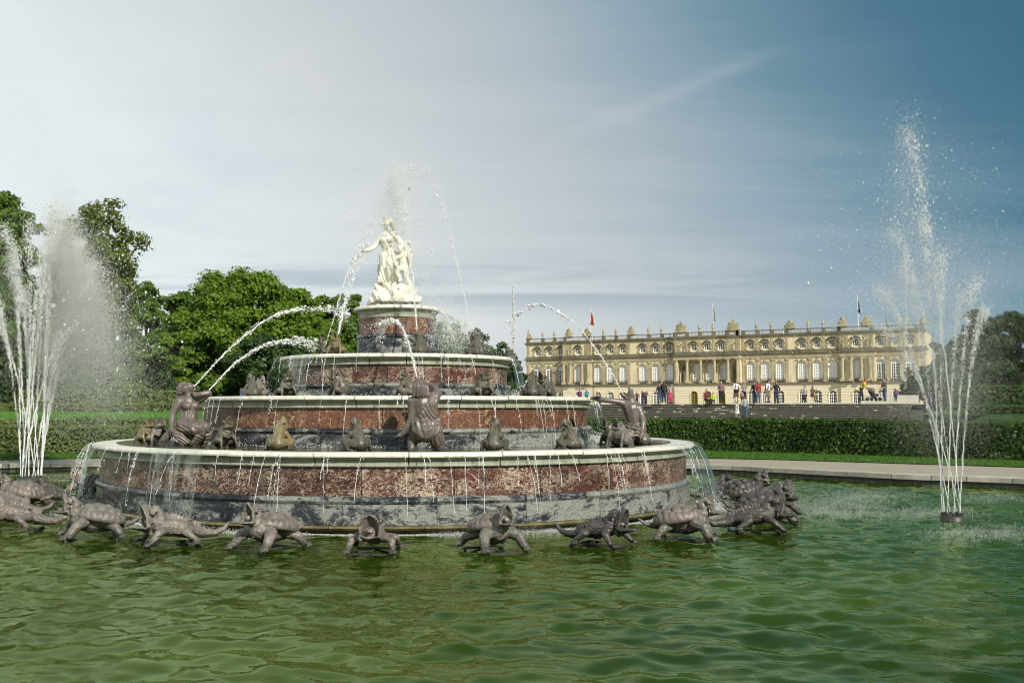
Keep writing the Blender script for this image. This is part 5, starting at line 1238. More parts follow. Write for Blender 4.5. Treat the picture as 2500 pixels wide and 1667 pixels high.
for i, (lo, hi, w, o, gl, gr, slo, shi) in enumerate(bounds):
    y = -o; center = 10 <= i <= 12; yb = y + (2.3 if center else 0)          # recessed behind the centre colonnade
    wallm.add(*bay(slo, shi, LEDGE, ENT, w, MW['hw'], 8.45, MW['zp'], True, yb)); wallb.add(*bay(slo, shi, BASE, LEDGE, w, GW['hw'], GW['zs'] - .1, GW['zp'], True, y)); walla.add(*bay(slo, shi, ATT, COR, w, AW['hw'], AW['zs'], AW['zp'], False, y))
    f = obj('window', me_f['m'], palace, (w, yb + .25, 0)); obj('pane', me_p[('m', 'dark_glass' if i in dark_axes else 'curtain')], f)
    if i in dark_axes: obj('fanlight', fan_me, f)
    f = obj('window', me_f['a'], palace, (w, y + .25, 0)); obj('pane', me_p[('a', 'dark_glass')], f)
    if center or i == 3:
        if center: f = obj('door', me_door, palace, (w, y + .25, 0)); f['label'] = 'olive green arched door'; obj('pane', me_p[('g', 'olive_door')], f)
        else: obj('niche_panel', me_p[('g', 'curtain')], palace, (w, y + .3, 0))
    else: f = obj('window', me_f['g'], palace, (w, y + .25, 0)); obj('pane', me_p[('g', 'dark_glass')], f)
    obj('arch_surround', sur_m, palace, (w, yb - .003, 0)); obj('arch_surround', sur_g, palace, (w, y - .003, 0))
    obj('relief', rel_a, palace, (w, y, 0)); obj('window_hood', hood_me, palace, (w, y - .003, 0)); obj('spandrel_relief', span_me, palace, (w, yb, 0)); obj('balcony_railing', rail_me, palace, (w, yb - .1, 0))
part('main_wall', wallm, 'palace_wall'); part('base_wall', wallb, 'palace_base'); part('attic_wall', walla, 'palace_wall')
# bands: each as its own part, stepping with the sections
def bandpart(name, z0, z1, proj, mat):
    mb = MB()
    for k, (a, b, o) in enumerate(secs): mb.box(a - (.0 if k and secs[k - 1][2] >= o else proj * .9), b + (.0 if k < len(secs) - 1 and secs[k + 1][2] >= o else proj * .9), -o - proj, 1.2 - o, z0, z1)
    return part(name, mb, mat)
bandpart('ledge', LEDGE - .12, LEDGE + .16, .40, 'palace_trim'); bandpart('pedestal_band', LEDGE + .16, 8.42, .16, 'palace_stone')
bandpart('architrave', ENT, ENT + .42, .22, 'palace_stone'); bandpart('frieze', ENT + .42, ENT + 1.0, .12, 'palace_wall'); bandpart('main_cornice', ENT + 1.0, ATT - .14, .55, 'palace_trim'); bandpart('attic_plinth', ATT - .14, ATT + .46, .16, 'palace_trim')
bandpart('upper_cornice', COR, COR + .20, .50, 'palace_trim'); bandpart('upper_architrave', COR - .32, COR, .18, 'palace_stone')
dent = MB()
for a, b, o in secs:
    for k in range(int((b - a) / .62)): x = a + .3 + k * .62; dent.box(x - .15, x + .15, -o - .42, -o - .12, ENT + .8, ENT + 1.0)
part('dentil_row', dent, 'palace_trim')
# balustrade
base_b = MB(); balst = MB(); rails = MB()
for a, b, o in secs:
    rails.box(a, b, -o - .16, -o + .18, BAL - .16, BAL); base_b.box(a, b, -o - .2, -o + .2, COR + .20, COR + .46)
    for k in range(int((b - a) / .34)): x = a + .17 + k * .34; balst.tube([(x, -o, COR + .46), (x, -o, COR + .66), (x, -o, COR + .86), (x, -o, BAL - .16)], [.06, .10, .05, .06], 5, cap=False)
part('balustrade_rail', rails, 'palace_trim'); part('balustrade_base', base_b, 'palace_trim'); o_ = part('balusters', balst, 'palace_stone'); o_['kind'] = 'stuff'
# pilasters, columns, piers
pil = MB(); hh = ENT - 8.42
pil.box(-.36, .36, -.16, 0, 8.44, 9.1); pil.box(-.30, .30, -.12, 0, 9.1, ENT - .62); pil.box(-.38, .38, -.22, 0, ENT - .62, ENT - .02)
for s in (-1, 1): pil.ell((s * .33, -.16, ENT - .2), (.12, .12, .12), nu=6, nv=5)
pil_me = pil.mesh('pilaster', MAT['palace_stone'])
apil = MB(); apil.box(-.26, .26, -.12, 0, ATT + .46, COR - .32); apil.box(-.32, .32, -.18, 0, COR - .62, COR - .325); apil_me = apil.mesh('attic_pilaster', MAT['palace_stone'])
pier = MB(); pier.box(-.42, .42, -.24, .24, COR + .2, BAL + .03); pier_me = pier.mesh('balustrade_pier', MAT['palace_trim'])
colm = MB(); colm.box(-.46, .46, -.46, .46, 8.42, 9.05); colm.lathe([(.46, 9.05), (.46, 9.15), (.38, 9.25), (.37, 11.0), (.32, ENT - .62), (.36, ENT - .58), (.40, ENT - .3), (.50, ENT - .14), (.50, ENT - .02)][::-1], 14); colm.box(-.5, .5, -.5, .5, ENT - .13, ENT - .004)
col_me = colm.mesh('column', MAT['palace_stone'])
def between(i): return (WS[i] + WS[i + 1]) / 2
pil_at = [S(1291), S(1384), S(1440), S(1445), S(1655), S(1808), S(1930), S(2134), S(2144), S(2256), S(1546), S(1538), S(1554), S(1924), S(1935)]
for grp_ in ((0, 2), (4, 6), (7, 9), (13, 15), (16, 18), (20, 22)):
    for i in range(grp_[0], grp_[1]): pil_at.append(between(i))
    d = (WS[grp_[0] + 1] - WS[grp_[0]]) / 2; pil_at += [WS[grp_[0]] - d, WS[grp_[1]] + d]
pil_at = [s for i, s in enumerate(sorted(pil_at)) if i == 0 or s - sorted(pil_at)[i - 1] > .95]
for s in pil_at:
    o = off_at(s); obj('pilaster', pil_me, palace, (s, -o - .004, 0)); obj('attic_pilaster', apil_me, palace, (s, -o - .004, 0)); obj('balustrade_pier', pier_me, palace, (s, -o - .0, 0))
for px in (1382, 1398, 1427, 1441, 2060, 2081, 2106, 2127): obj('column', col_me, palace, (S(px), -off_at(S(px)) - .62, 0))
for px in (1657, 1683.5, 1716.5, 1750, 1783, 1806): obj('column', col_me, palace, (S(px), -1.9 - .1, 0)); obj('attic_pilaster', apil_me, palace, (S(px), -1.9 - .004, 0)); obj('balustrade_pier', pier_me, palace, (S(px), -1.9, 0))
# niches with statues at both ends of the colonnade
stat = MB(); stat.cap([(0, 0, 9.3), (.05, 0, 10.1), (0, 0, 10.9), (.06, 0, 11.3)], [.34, .30, .26, .15]); stat.ell((.1, -.02, 11.62), (.16, .16, .2)); stat.cap([(.2, -.1, 11.1), (.42, -.2, 10.7), (.2, -.3, 10.5)], .09); stat.cap([(-.2, -.05, 11.1), (-.4, -.1, 11.5), (-.3, -.1, 11.9)], .085); stat.box(-.4, .4, -.3, .3, 8.5, 9.3)
stat_me = remesh(stat, 'niche_statue', MAT['palace_trim'], .07, 1)
np_ = pane_mesh(.8, 8.8, 12.4, True).mesh('niche', MAT['palace_trim'])
for px in (1671, 1797):
    s = S(px); n = obj('niche', np_, palace, (s, .4 - .14, 0)); obj('niche_statue', stat_me, palace, (s, .0, 0)); obj('arch_surround', sur_m, palace, (s, .4 - .006, 0))
sf = MB(); rr_ = [(rg.uniform(-1.25, 1.25), -.05, rg.uniform(16.5, 18.9)) for k in range(46)]; frelief = blobs(7, rr_, .14, .30)
frelief.box(-1.55, 1.55, -.10, 0, 16.3, 16.42); frelief.box(-1.55, 1.55, -.10, 0, 19.1, 19.22); frelief.box(-1.55, -1.42, -.10, 0, 16.42, 19.1); frelief.box(1.42, 1.55, -.10, 0, 16.42, 19.1)
frel_me = frelief.mesh('trophy_relief', MAT['palace_relief'])
for px in (1668, 1797, 2063, 2122, 1392, 1440): obj('trophy_relief', frel_me, palace, (S(px), -off_at(S(px)) - .004, 0)).scale = (1.0 if px in (1668, 1797) else .62, 1, 1)
# roof ornaments: each stands on the balustrade and is a thing of its own
def on_roof(px, dy=0.0): s = S(px); o = off_at(s); return palace_pt(s, -o + dy, BAL + .03)
def palace_pt(s, y, z): return (PL.x + _pc * s - _ps * y, PL.y + _ps * s + _pc * y, z)
urn = MB(); urn.lathe([(.001, 0), (.34, 0), (.34, .18), (.20, .24), (.16, .42), (.20, .5), (.36, .80), (.40, 1.05), (.33, 1.15), (.20, 1.22), (.28, 1.34), (.22, 1.6), (.10, 1.8), (.13, 1.95), (.001, 2.1)][::-1], 12)
urn_me = urn.mesh('roof_urn', MAT['palace_stone'], True)
near_txt = ['first', 'second', 'third', 'fourth', 'fifth', 'sixth', 'seventh', 'eighth', 'ninth', 'tenth', 'eleventh', 'twelfth', 'thirteenth', 'fourteenth']
for i, px in enumerate((1325.7, 1354, 1475.7, 1506, 1586, 1617.7, 1714.6, 1747.7, 1850, 1885.5, 1976, 2013, 2169, 2217)):
    o = obj('roof_urn', urn_me, None, on_roof(px), PAng); tag(o, 'stone urn on the palace balustrade, %s of the urns counted from the left' % near_txt[i], 'urn', 'urns on the palace roof')
def trophy(seed, w, h):
    rg = random.Random(seed); mb = MB(); mb.box(-w * .52, w * .52, -.35, .35, 0, .25)
    for k in range(34):
        t = rg.random() ** .8; z = .2 + t * h * .72; hw = w * .52 * (1 - t ** 2.2) ** .7; x = rg.uniform(-hw, hw); mb.ell((x, rg.uniform(-.2, .2), z), (rg.uniform(.12, .30), .22, rg.uniform(.12, .30)), nu=7, nv=5)
    mb.ell((0, 0, h * .25), (w * .42, .35, h * .42)); mb.ell((0, 0, h * .55), (w * .26, .3, h * .25))
    for k in range(5): a = R_(35 + 110 * k / 4); mb.cap([(0, 0, h * .35), (w * .46 * math.cos(a), rg.uniform(-.2, .2), h * .35 + h * .5 * math.sin(a))], [.12, .06], 6)
    mb.cap([(0, 0, h * .5), (0, 0, h * .8)], [.3, .2]); mb.ell((0, 0, h * .92), (.2, .2, .24)); return remesh(mb, 'roof_trophy', MAT['palace_relief'], .085, 0)
tr_s = [trophy(31, 2.2, 2.5), trophy(32, 2.3, 2.4)]; tr_b = trophy(33, 3.3, 3.0)
for i, (px, big) in enumerate(((1393, 0), (1437.7, 0), (1544, 0), (1669, 1), (1796, 1), (1932.5, 0), (2061.8, 0), (2121, 0))):
    o = obj('roof_trophy', tr_b if big else tr_s[i % 2], None, on_roof(px), PAng)
    tag(o, 'carved stone trophy group on the palace roof, %s of eight from the left' % near_txt[i], 'roof sculpture', 'trophies on the palace roof')
rf = MB(); rf.box(-.6, .6, -.4, .4, 0, .25); rf.cap([(-.1, 0, .3), (0, 0, 1.0), (-.1, 0, 1.7)], [.42, .34, .2]); rf.ell((-.12, 0, 2.2), (.2, .2, .26)); rf.cap([(0, 0, 1.6), (.5, -.2, 1.3), (.8, -.1, .6)], [.14, .12, .16]); rf.cap([(.1, 0, .5), (.7, 0, .4), (1.1, 0, .1)], [.3, .26, .15])
rf_me = remesh(rf, 'roof_statue', MAT['palace_relief'], .08, 1)
for px, lb in ((1291, 'seated stone figure on the left end of the palace roof'), (2256, 'seated stone figure on the right end of the palace roof')):
    tag(obj('roof_statue', rf_me, None, on_roof(px), PAng), lb, 'roof sculpture')
# flags
def flag(px, ytop, lab, bands, fy0, fy1, wd=1.0):
    s = S(px); y = 3.0; b = palace_pt(s, y, COR + .2); Zc = b[1] - CAMY; top = W(px, ytop, Zc).z
    r = empty('flag', b, PAng, lab, 'flag', 'flags on the palace roof'); mb = MB(); mb.tube([(0, 0, 0), (0, 0, top - b[2])], [.13, .08], 8); mb.ell((0, 0, top - b[2]), (.16, .16, .16)); obj('pole', mb.mesh('pole', MAT['pole_white']), r)
    z1 = W(px, fy0, Zc).z - b[2]; z0 = W(px, fy1, Zc).z - b[2]; n = len(bands); nz = 14
    for k, m in enumerate(bands):                    # hanging slack: the stripes fall side by side in folds
        V = []; 
        for j in range(nz + 1):
            t = j / nz; z = z1 + (z0 - z1) * t
            for q in range(4):
                u = (k + q / 3) / n; x = .1 + wd * (1.35 * t + .28) * u * (.9 + .15 * math.sin(6 * t)) ; V.append((x, .22 * math.sin(9 * u + 3 * t) * (.3 + t), z - .9 * u * t * .6))
        F = [(j * 4 + q, j * 4 + q + 1, j * 4 + 5 + q, j * 4 + 4 + q) for j in range(nz) for q in range(3)]
        obj('stripe', newmesh('stripe', V, F, MAT[m], True), r)
flag(1431.5, 755, 'black red and gold flag hanging slack from the left pole', ['flag_black', 'flag_red', 'flag_gold'], 762, 792)
flag(1734.5, 742, 'thin white and blue flag hanging from the middle pole', ['flag_white', 'flag_blue'], 752, 782, .45)
flag(2093, 722, 'dark blue flag hanging from the right pole', ['flag_blue', 'flag_blue'], 736, 762, .5)

# ------------------------------------------------------------------ terrace and broad steps
TZ = 2.46
def stair_pt(s, t, z): return (-1.15 + CAMX + .469 * t + .883 * s, 24 + CAMY + .883 * t - .469 * s, z)
def stair_slab(s0, s1, t0, t1, z0, z1):
    V = [stair_pt(s, t, z) for z in (z0, z1) for s, t in ((s0, t0), (s1, t0), (s1, t1), (s0, t1))]
    return V, [(0, 3, 2, 1), (4, 5, 6, 7), (0, 1, 5, 4), (1, 2, 6, 5), (2, 3, 7, 6), (3, 0, 4, 7)]
stairs = empty('staircase', stair_pt(-8, 60, .3), 0, 'broad weathered stone steps rising to the terrace, visitors along the top', 'staircase')
ox = Vector(stairs.location); n = 13; S0, S1 = -36.0, 6.9
for k in range(n):
    z1 = TZ - .0 - (n - 1 - k) * .135; t0 = 65 - (n - 1 - k) * 1.05
    for h, (a, b) in enumerate(zip(np.linspace(S0, S1, 8)[:-1], np.linspace(S0, S1, 8)[1:])):
        V, F = stair_slab(a + .012, b - .012, t0 + .04, t0 + 1.6, z1 - .14, z1 - .045); obj('riser', newmesh('riser', [Vector(v) - ox for v in V], F, MAT['step_stone']), stairs)
        V, F = stair_slab(a + .012, b - .012, t0, t0 + 1.7, z1 - .045, z1); obj('tread', newmesh('tread', [Vector(v) - ox for v in V], F, MAT['step_edge']), stairs)
mb = MB(); mb.add(*stair_slab(S1 + .02, S1 + .7, 51.5, 66.5, .1, TZ - .5)); tag(obj('stair_cheek', newmesh('stair_cheek', mb.v, mb.f, MAT['step_stone'])), 'low stone cheek wall closing the right end of the steps', 'wall')
# terrace floor from the top step to the palace
V = [stair_pt(-80, 65.5, TZ - .03), stair_pt(7.6, 65.5, TZ - .03), stair_pt(9, 100, TZ - .03), stair_pt(160, 330, TZ - .03), stair_pt(-160, 330, TZ - .03)]
tag(obj('terrace', newmesh('terrace', V, [(0, 1, 2, 3, 4)], MAT['gravel'])), kind='structure')
mb = MB()
for s0, s1, t, z in ((2.9, 7.1, 70.0, .72),): mb.add(*stair_slab(s0, s1, t, t + .5, TZ - .1, TZ + z))
tag(obj('terrace_wall', newmesh('terrace_wall', mb.v, mb.f, MAT['terrace_stone'])), 'low pale stone wall at the right end of the terrace behind the pushchair', 'wall')
mb = MB(); mb.add(*stair_slab(-5.2, 2.4, 69.0, 69.5, TZ - .1, TZ + .13)); tag(obj('terrace_edge', newmesh('terrace_edge', mb.v, mb.f, MAT['terrace_stone'])), 'pale stone edging strip on the terrace behind the seated pair', 'wall')

rg = np.random.default_rng(12); V_, F_ = [], []; nb = 0
for k in range(110):
    st = int(rg.integers(0, n - 1)); s = rg.uniform(-19, 6) if k % 3 else rg.normal(-8, 2.5); t = 65 - (n - 1 - st) * 1.05 + rg.uniform(.1, .9); z = TZ - (n - 1 - st) * .135
    m_ = 10; P = np.array([stair_pt(s + rg.normal(0, .10), t + rg.normal(0, .08), z + rg.uniform(.0, .10)) for _ in range(m_)]); v, f_ = leaf_cloud(P, rg.normal(size=(m_, 3)) + np.array([0, -1, .6]), .07, rg); V_.append(v); F_.append(f_ + nb); nb += len(v)
simple('pale_weed', (.42, .40, .30), (.30, .30, .17), .8, 6)
tag(obj('step_weeds', npmesh('step_weeds', np.concatenate(V_), np.concatenate(F_), MAT['pale_weed'])), 'pale tufts of weeds and petals scattered over the steps', 'weeds', kind='stuff')
# ------------------------------------------------------------------ visitors
G_TOP = 'visitors at the top of the steps'
def person(px, yfoot, hpx, yaw, label, top, low, hair='hair_brown', pose='stand', Z=None, group=G_TOP, extra=None, skirt=False, shorts=False, H=None):
    """yaw 0 = facing the viewer, 90 = facing right of picture; hpx = body height in photo pixels"""
    Hm = H or 1.74; Z = Z or Hm * F_PX / hpx
    p = W(px, yfoot, Z); k = Hm / 1.75
    r = empty('person', p, R_(yaw - 90), label, 'person', group); rg = random.Random(px)
    X = lambda f, s, z: (f * k, s * k, z * k)
    sit = pose == 'sit'; hz = .50 if sit else .92
    lean = {'lean': .28}.get(pose, .02)
    ch = (lean * .8, 1.36 if not sit else .95); hd = (lean * 1.15 + .03, 1.63 if not sit else 1.23)
    if sit: legs = {s: [X(0, s * .09, hz - .02), X(.42, s * .12, .48), X(.46, s * .11, .07)] for s in (-1, 1)}
    else:
        st = {'walk': .16, 'stand': .03, 'photo': .04, 'lean': .12, 'hold': .03}.get(pose, .03)
        legs = {s: [X(0, s * .085, hz), X(s * st * .6 + .02, s * .10, .49), X(s * st, s * .10, .07)] for s in (-1, 1)}
    arms = {}
    for s in (-1, 1):
        sh = X(ch[0] + .01, s * .19, ch[1] + .04)
        if pose == 'photo': arms[s] = [sh, X(ch[0] + .20, s * .24, ch[1] - .12), X(ch[0] + .26, s * .07, ch[1] + .22)]
        elif pose in ('hold', 'lean'): arms[s] = [sh, X(ch[0] + .08, s * .25, ch[1] - .24), X(ch[0] + .34, s * .12, ch[1] - .34)]
        elif sit: arms[s] = [sh, X(.14, s * .23, .72), X(.36, s * .08, .60)]
        elif pose == 'akimbo': arms[s] = [sh, X(ch[0] - .05, s * .40, ch[1] - .24), X(.06, s * .17, 1.0)]
        else: arms[s] = [sh, X(ch[0] + rg.uniform(-.06, .08), s * .25, ch[1] - .26), X(ch[0] + rg.uniform(.02, .16), s * .23, ch[1] - .52)]
    mb = MB(); q = k
    mb.ell(X(hd[0], 0, hd[1]), (.095 * q, .078 * q, .115 * q)); mb.cap([X(hd[0] + .08, 0, hd[1] - .0), X(hd[0] + .105, 0, hd[1] - .03)], .016 * q, 5); mb.cap([X(hd[0] + .05, 0, hd[1] - .09), X(hd[0] + .075, 0, hd[1] - .08)], .035 * q, 5)
    mb.cap([X(ch[0], 0, ch[1] + .06), X(hd[0], 0, hd[1] - .08)], [.06 * q, .05 * q], 7); mb.cap([X(0, 0, hz), X(ch[0], 0, ch[1])], [.13 * q, .14 * q], 8); mb.cap([X(ch[0], -.16, ch[1] + .04), X(ch[0], .16, ch[1] + .04)], .065 * q, 7)
    for s in (-1, 1):
        mb.cap(arms[s], [.05 * q, .042 * q, .032 * q], 7); a, b = Vector(arms[s][1]), Vector(arms[s][2]); d = (b - a).normalized()
        mb.cap([b, b + d * .07 * q], [.036 * q, .038 * q], 6)
        for f in range(4): o = Vector((0, (f - 1.5) * .018 * q, 0)); mb.cap([b + d * .08 * q + o, b + d * (.145 - .01 * abs(f - 1.5)) * q + o * 1.3 + Vector((0, 0, -.012))], .010 * q, 5)
        mb.cap([b + d * .03 * q, b + d * .07 * q + Vector((.03, -s * .03, 0)) * q], .011 * q, 5); mb.cap(legs[s], [.085 * q, .06 * q, .042 * q], 7)
    obj('body', remesh(mb, 'body', MAT['skin'], .022 * q, 1), r)
    mb = MB(); mb.cap([X(ch[0] * .1, 0, hz + .06), X(ch[0] * .6, 0, (hz + ch[1]) / 2), X(ch[0], 0, ch[1] + .0)], [.155 * q, .155 * q, .17 * q], 9); mb.cap([X(ch[0], -.15, ch[1] + .05), X(ch[0], .15, ch[1] + .05)], .082 * q, 7)
    for s in (-1, 1):
        e = Vector(arms[s][1]); w = Vector(arms[s][2]); full = rg.random() < .6; mb.cap([arms[s][0], e] + ([e.lerp(w, .85)] if full else []), [.068 * q, .060 * q] + ([.048 * q] if full else []), 7)
    obj('shirt', remesh(mb, 'shirt', MAT[top], .024 * q, 1), r)
    mb = MB()
    if skirt: mb.tube([X(0, 0, hz + .1), X(0, 0, hz - .05), X(.02, 0, .42)], [.15 * q, .20 * q, .29 * q], 10)
    else:
        mb.cap([X(0, -.06, hz + .02), X(0, .06, hz + .02)], .15 * q, 8)
        for s in (-1, 1):
            a, b, c = (Vector(v) for v in legs[s]); mb.cap([a, b] + ([b.lerp(c, .92)] if not shorts else [b.lerp(c, .12)]), [.115 * q, .085 * q, (.07 if not shorts else .085) * q], 8)
    obj('skirt' if skirt else ('shorts' if shorts else 'trousers'), remesh(mb, 'trousers', MAT[low], .024 * q, 1), r)
    mb = MB(); mb.ell(X(hd[0] - .022, 0, hd[1] + .03), (.10 * q, .09 * q, .108 * q))
    if pose != 'bald' and rg.random() < .4: mb.cap([X(hd[0] - .07, 0, hd[1]), X(hd[0] - .10, 0, hd[1] - .18)], [.07 * q, .05 * q], 6)
    obj('hair', mb.mesh('hair', MAT[hair], True), r)
    for s in (-1, 1):
        f = Vector(legs[s][2]); mb = MB(); mb.cap([f + Vector((-.03, 0, -.02)) * q, f + Vector((.13, 0, -.035)) * q], [.05 * q, .04 * q], 7); obj('shoe', mb.mesh('shoe', MAT['shoe'], True), r)
    if extra in ('backpack', 'bag'):
        mb = MB()
        if extra == 'backpack': mb.cap([X(ch[0] - .20, 0, ch[1] - .30), X(ch[0] - .20, 0, ch[1])], [.13 * q, .12 * q], 8)
        else: mb.box(.12 * q, .24 * q, -.17 * q, .17 * q, .86 * q, 1.04 * q)
        for s in (-1, 1): mb.cap([X(ch[0] - .08, s * .10, ch[1] + .1), X(ch[0] + .12, s * .11, ch[1] + .06), X(ch[0] + .15, s * .12, ch[1] - .3)], .024 * q, 5)
        obj(extra, mb.mesh(extra, MAT['cloth_black']), r)
    if extra == 'camera':
        mb = MB(); c = X(ch[0] + .33, 0, ch[1] + .24); mb.box(c[0] - .03 * q, c[0] + .03 * q, -.07 * q, .07 * q, c[2] - .04 * q, c[2] + .05 * q); obj('camera', mb.mesh('camera', MAT['cloth_black']), r)
    return r
P = person
P(1415, 986, 27, 150, 'person in a purple jacket low behind the rim, left end of the steps', 'cloth_purple', 'cloth_black', 'hair_brown', Z=120)
P(1432, 986, 26, 20, 'person in a teal jacket with arms forward, left end of the steps', 'cloth_teal', 'cloth_navy', 'hair_brown', 'hold', Z=120)
P(1555, 985, 26, 15, 'person in a dark shirt right of the lizard headed statue', 'cloth_maroon', 'cloth_black', 'hair_dark', 'akimbo', Z=150)
P(1569, 986, 29, 40, 'person in black behind the photographer by the arched window', 'cloth_black', 'cloth_navy', 'hair_dark', Z=140)
P(1577, 986, 30, 20, 'person in dark clothes raising a camera, near the left arched windows', 'cloth_navy', 'cloth_black', 'hair_brown', 'photo', Z=140, extra='camera')
P(1611, 985, 41, -20, 'person in a navy coat partly hidden by the one in black', 'cloth_navy', 'jeans', 'hair_dark', Z=88)
P(1621, 983, 48, 165, 'person in a black jacket with backpack beside the pink trousers', 'cloth_black', 'cloth_navy', 'hair_dark', 'stand', Z=84, extra='backpack')
P(1637, 984, 42, 30, 'woman in grey top and bright pink trousers taking a photograph', 'cloth_grey', 'cloth_pink', 'hair_dark', 'photo', Z=86, H=1.6)
P(1725, 990, 50, 10, 'seated person in a maroon shirt on the top step', 'cloth_maroon', 'cloth_black', 'hair_dark', 'sit', Z=84)
P(1741, 988, 50, -15, 'seated child in a bright lime jacket on the top step', 'cloth_lime', 'cloth_black', 'hair_dark', 'sit', Z=84, H=1.3)
P(1761, 983, 50, -10, 'tall man in a plaid shirt with hands on his dark trousers', 'cloth_plaid', 'cloth_black', 'hair_grey', 'stand', Z=84)
P(1798, 981, 52, 5, 'man in a white shirt with a bag and brown knee breeches', 'cloth_white', 'cloth_brown', 'hair_dark', 'hold', Z=83, extra='bag', shorts=True)
P(1817, 982, 44, -5, 'woman in a white top raising both hands to her face', 'cloth_grey', 'cloth_black', 'hair_brown', 'photo', Z=84, H=1.62)
P(1792, 983, 20, 60, 'small child in pale pink left of the knee breeches', 'cloth_rose', 'cloth_white', 'hair_fair', Z=84, H=.95)
P(1812, 984, 28, -60, 'child in a rose red jacket between the grown ups', 'cloth_rose', 'cloth_red', 'hair_dark', Z=83, H=1.0)
P(1800, 1019, 38, -70, 'girl in a white dress walking down on the steps', 'cloth_white', 'cloth_white', 'hair_brown', 'walk', Z=76, H=1.15, skirt=True, group='children on the steps')
P(1819, 1022, 56, 175, 'boy in a grey hooded top and jeans climbing the steps', 'cloth_grey', 'jeans', 'hair_brown', 'walk', Z=73, H=1.62, group='children on the steps')
P(1843, 983, 50, -30, 'person in dark clothes hidden behind the red jacket', 'cloth_black', 'cloth_navy', 'hair_dark', Z=85)
P(1851, 984, 52, 10, 'person in a red jacket and blue jeans', 'cloth_red', 'jeans', 'hair_brown', Z=82)
P(1876, 982, 54, 25, 'man in a white shirt with backpack straps and khaki shorts', 'cloth_white', 'cloth_khaki', 'hair_dark', 'stand', Z=82, extra='backpack', shorts=True)
P(1895, 984, 50, 15, 'man in a black t shirt at the right of the standing group', 'cloth_black', 'cloth_navy', 'hair_dark', 'akimbo', Z=83)
P(1965, 979, 50, -25, 'seated person in grey and black on the pale edging', 'cloth_grey', 'cloth_black', 'hair_dark', 'sit', Z=88)
P(1984, 980, 50, 20, 'seated person in brown on the pale edging', 'cloth_brown', 'cloth_khaki', 'hair_brown', 'sit', Z=88)
P(2103, 978, 48, 70, 'person in a yellow shirt and red cap leaning towards the pushchair', 'cloth_yellow', 'cloth_black', 'cloth_red', 'lean', Z=82)
P(2161, 979, 54, -75, 'person in a dark jacket and jeans pushing the pushchair', 'cloth_brown', 'jeans', 'hair_fair', 'hold', Z=80)
P(2187, 980, 30, 150, 'child in a purple jacket right of the pushchair', 'cloth_purple', 'cloth_black', 'hair_dark', Z=80, H=1.0)
P(590, 1000, 46, -90, 'person in a bright blue jacket behind the second tier on the left', 'cloth_blue', 'cloth_navy', 'hair_dark', Z=80, group=None)
P(284, 992, 46, 20, 'person in a white shirt behind the pale left hedge', 'cloth_white', 'cloth_grey', 'hair_fair', Z=92, group=None)
# pushchair
pc = empty('pushchair', W(2132, 979, 80.5), R_(-90 - 75 + 180), 'dark pushchair with folded hood standing at the top of the steps', 'pushchair')
mb = MB(); mb.tube([(.45, -.22, .2), (.1, -.22, .5), (-.5, -.22, 1.0)], .018, 6); mb.tube([(.45, .22, .2), (.1, .22, .5), (-.5, .22, 1.0)], .018, 6); mb.tube([(-.5, -.22, 1.0), (-.5, .22, 1.0)], .022, 6); mb.tube([(-.35, -.22, .2), (.1, -.22, .5)], .016, 6); mb.tube([(-.35, .22, .2), (.1, .22, .5)], .016, 6)
obj('frame', mb.mesh('frame', MAT['iron']), pc)
mb = MB(); mb.cap([(.38, 0, .48), (.05, 0, .42), (-.2, 0, .75)], [.10, .2, .2], 8); obj('seat', mb.mesh('seat', MAT['cloth_black'], True), pc)
mb = MB(); mb.ell((-.12, 0, .85), (.28, .24, .22)); obj('hood', mb.mesh('hood', MAT['cloth_khaki'], True), pc)
wm = MB(); wm.tube([(0, -.03, 0), (0, .03, 0)], .15, 14); wm = wm.mesh('wheel', MAT['cloth_black'])
for x, y in ((.45, -.24), (.45, .24), (-.35, -.26), (-.35, .26)): obj('wheel', wm, pc, (x, y, .15))
# ------------------------------------------------------------------ moving water
OV = np.array([(1, 0, 0), (-1, 0, 0), (0, 1, 0), (0, -1, 0), (0, 0, 1), (0, 0, -1)], float)
OF = np.array([(0, 2, 4), (2, 1, 4), (1, 3, 4), (3, 0, 4), (2, 0, 5), (1, 2, 5), (3, 1, 5), (0, 3, 5)])
def drops_arrays(P, r, axis=None, stretch=1.0, rg=RNG):
    """a small eight-sided drop at every point, drawn out along axis"""
    P = np.asarray(P, float); n = len(P); r = np.broadcast_to(np.asarray(r, float), (n,)); st = np.broadcast_to(np.asarray(stretch, float), (n,))
    if axis is None: axis = rg.normal(size=(n, 3))
    a = np.asarray(axis, float) * np.ones((n, 1)); a = a / (np.linalg.norm(a, axis=1)[:, None] + 1e-9)
    b = np.cross(a, rg.normal(size=(n, 3))); b /= np.linalg.norm(b, axis=1)[:, None] + 1e-9; c = np.cross(a, b)
    V = np.empty((n, 6, 3)); rr = r[:, None]
    k1 = rg.uniform(.7, 1.2, (n, 1)); k2 = rg.uniform(.7, 1.2, (n, 1))
    V[:, 0] = P + b * rr * k1; V[:, 1] = P - b * rr * k1; V[:, 2] = P + c * rr * k2; V[:, 3] = P - c * rr * k2; V[:, 4] = P + a * rr * st[:, None]; V[:, 5] = P - a * rr * st[:, None]
    F = (np.arange(n)[:, None, None] * 6 + OF[None]).reshape(-1, 3)
    return V.reshape(-1, 3), F
TF = np.array([(0, 1, 2), (0, 3, 1), (0, 2, 3), (1, 3, 2)])
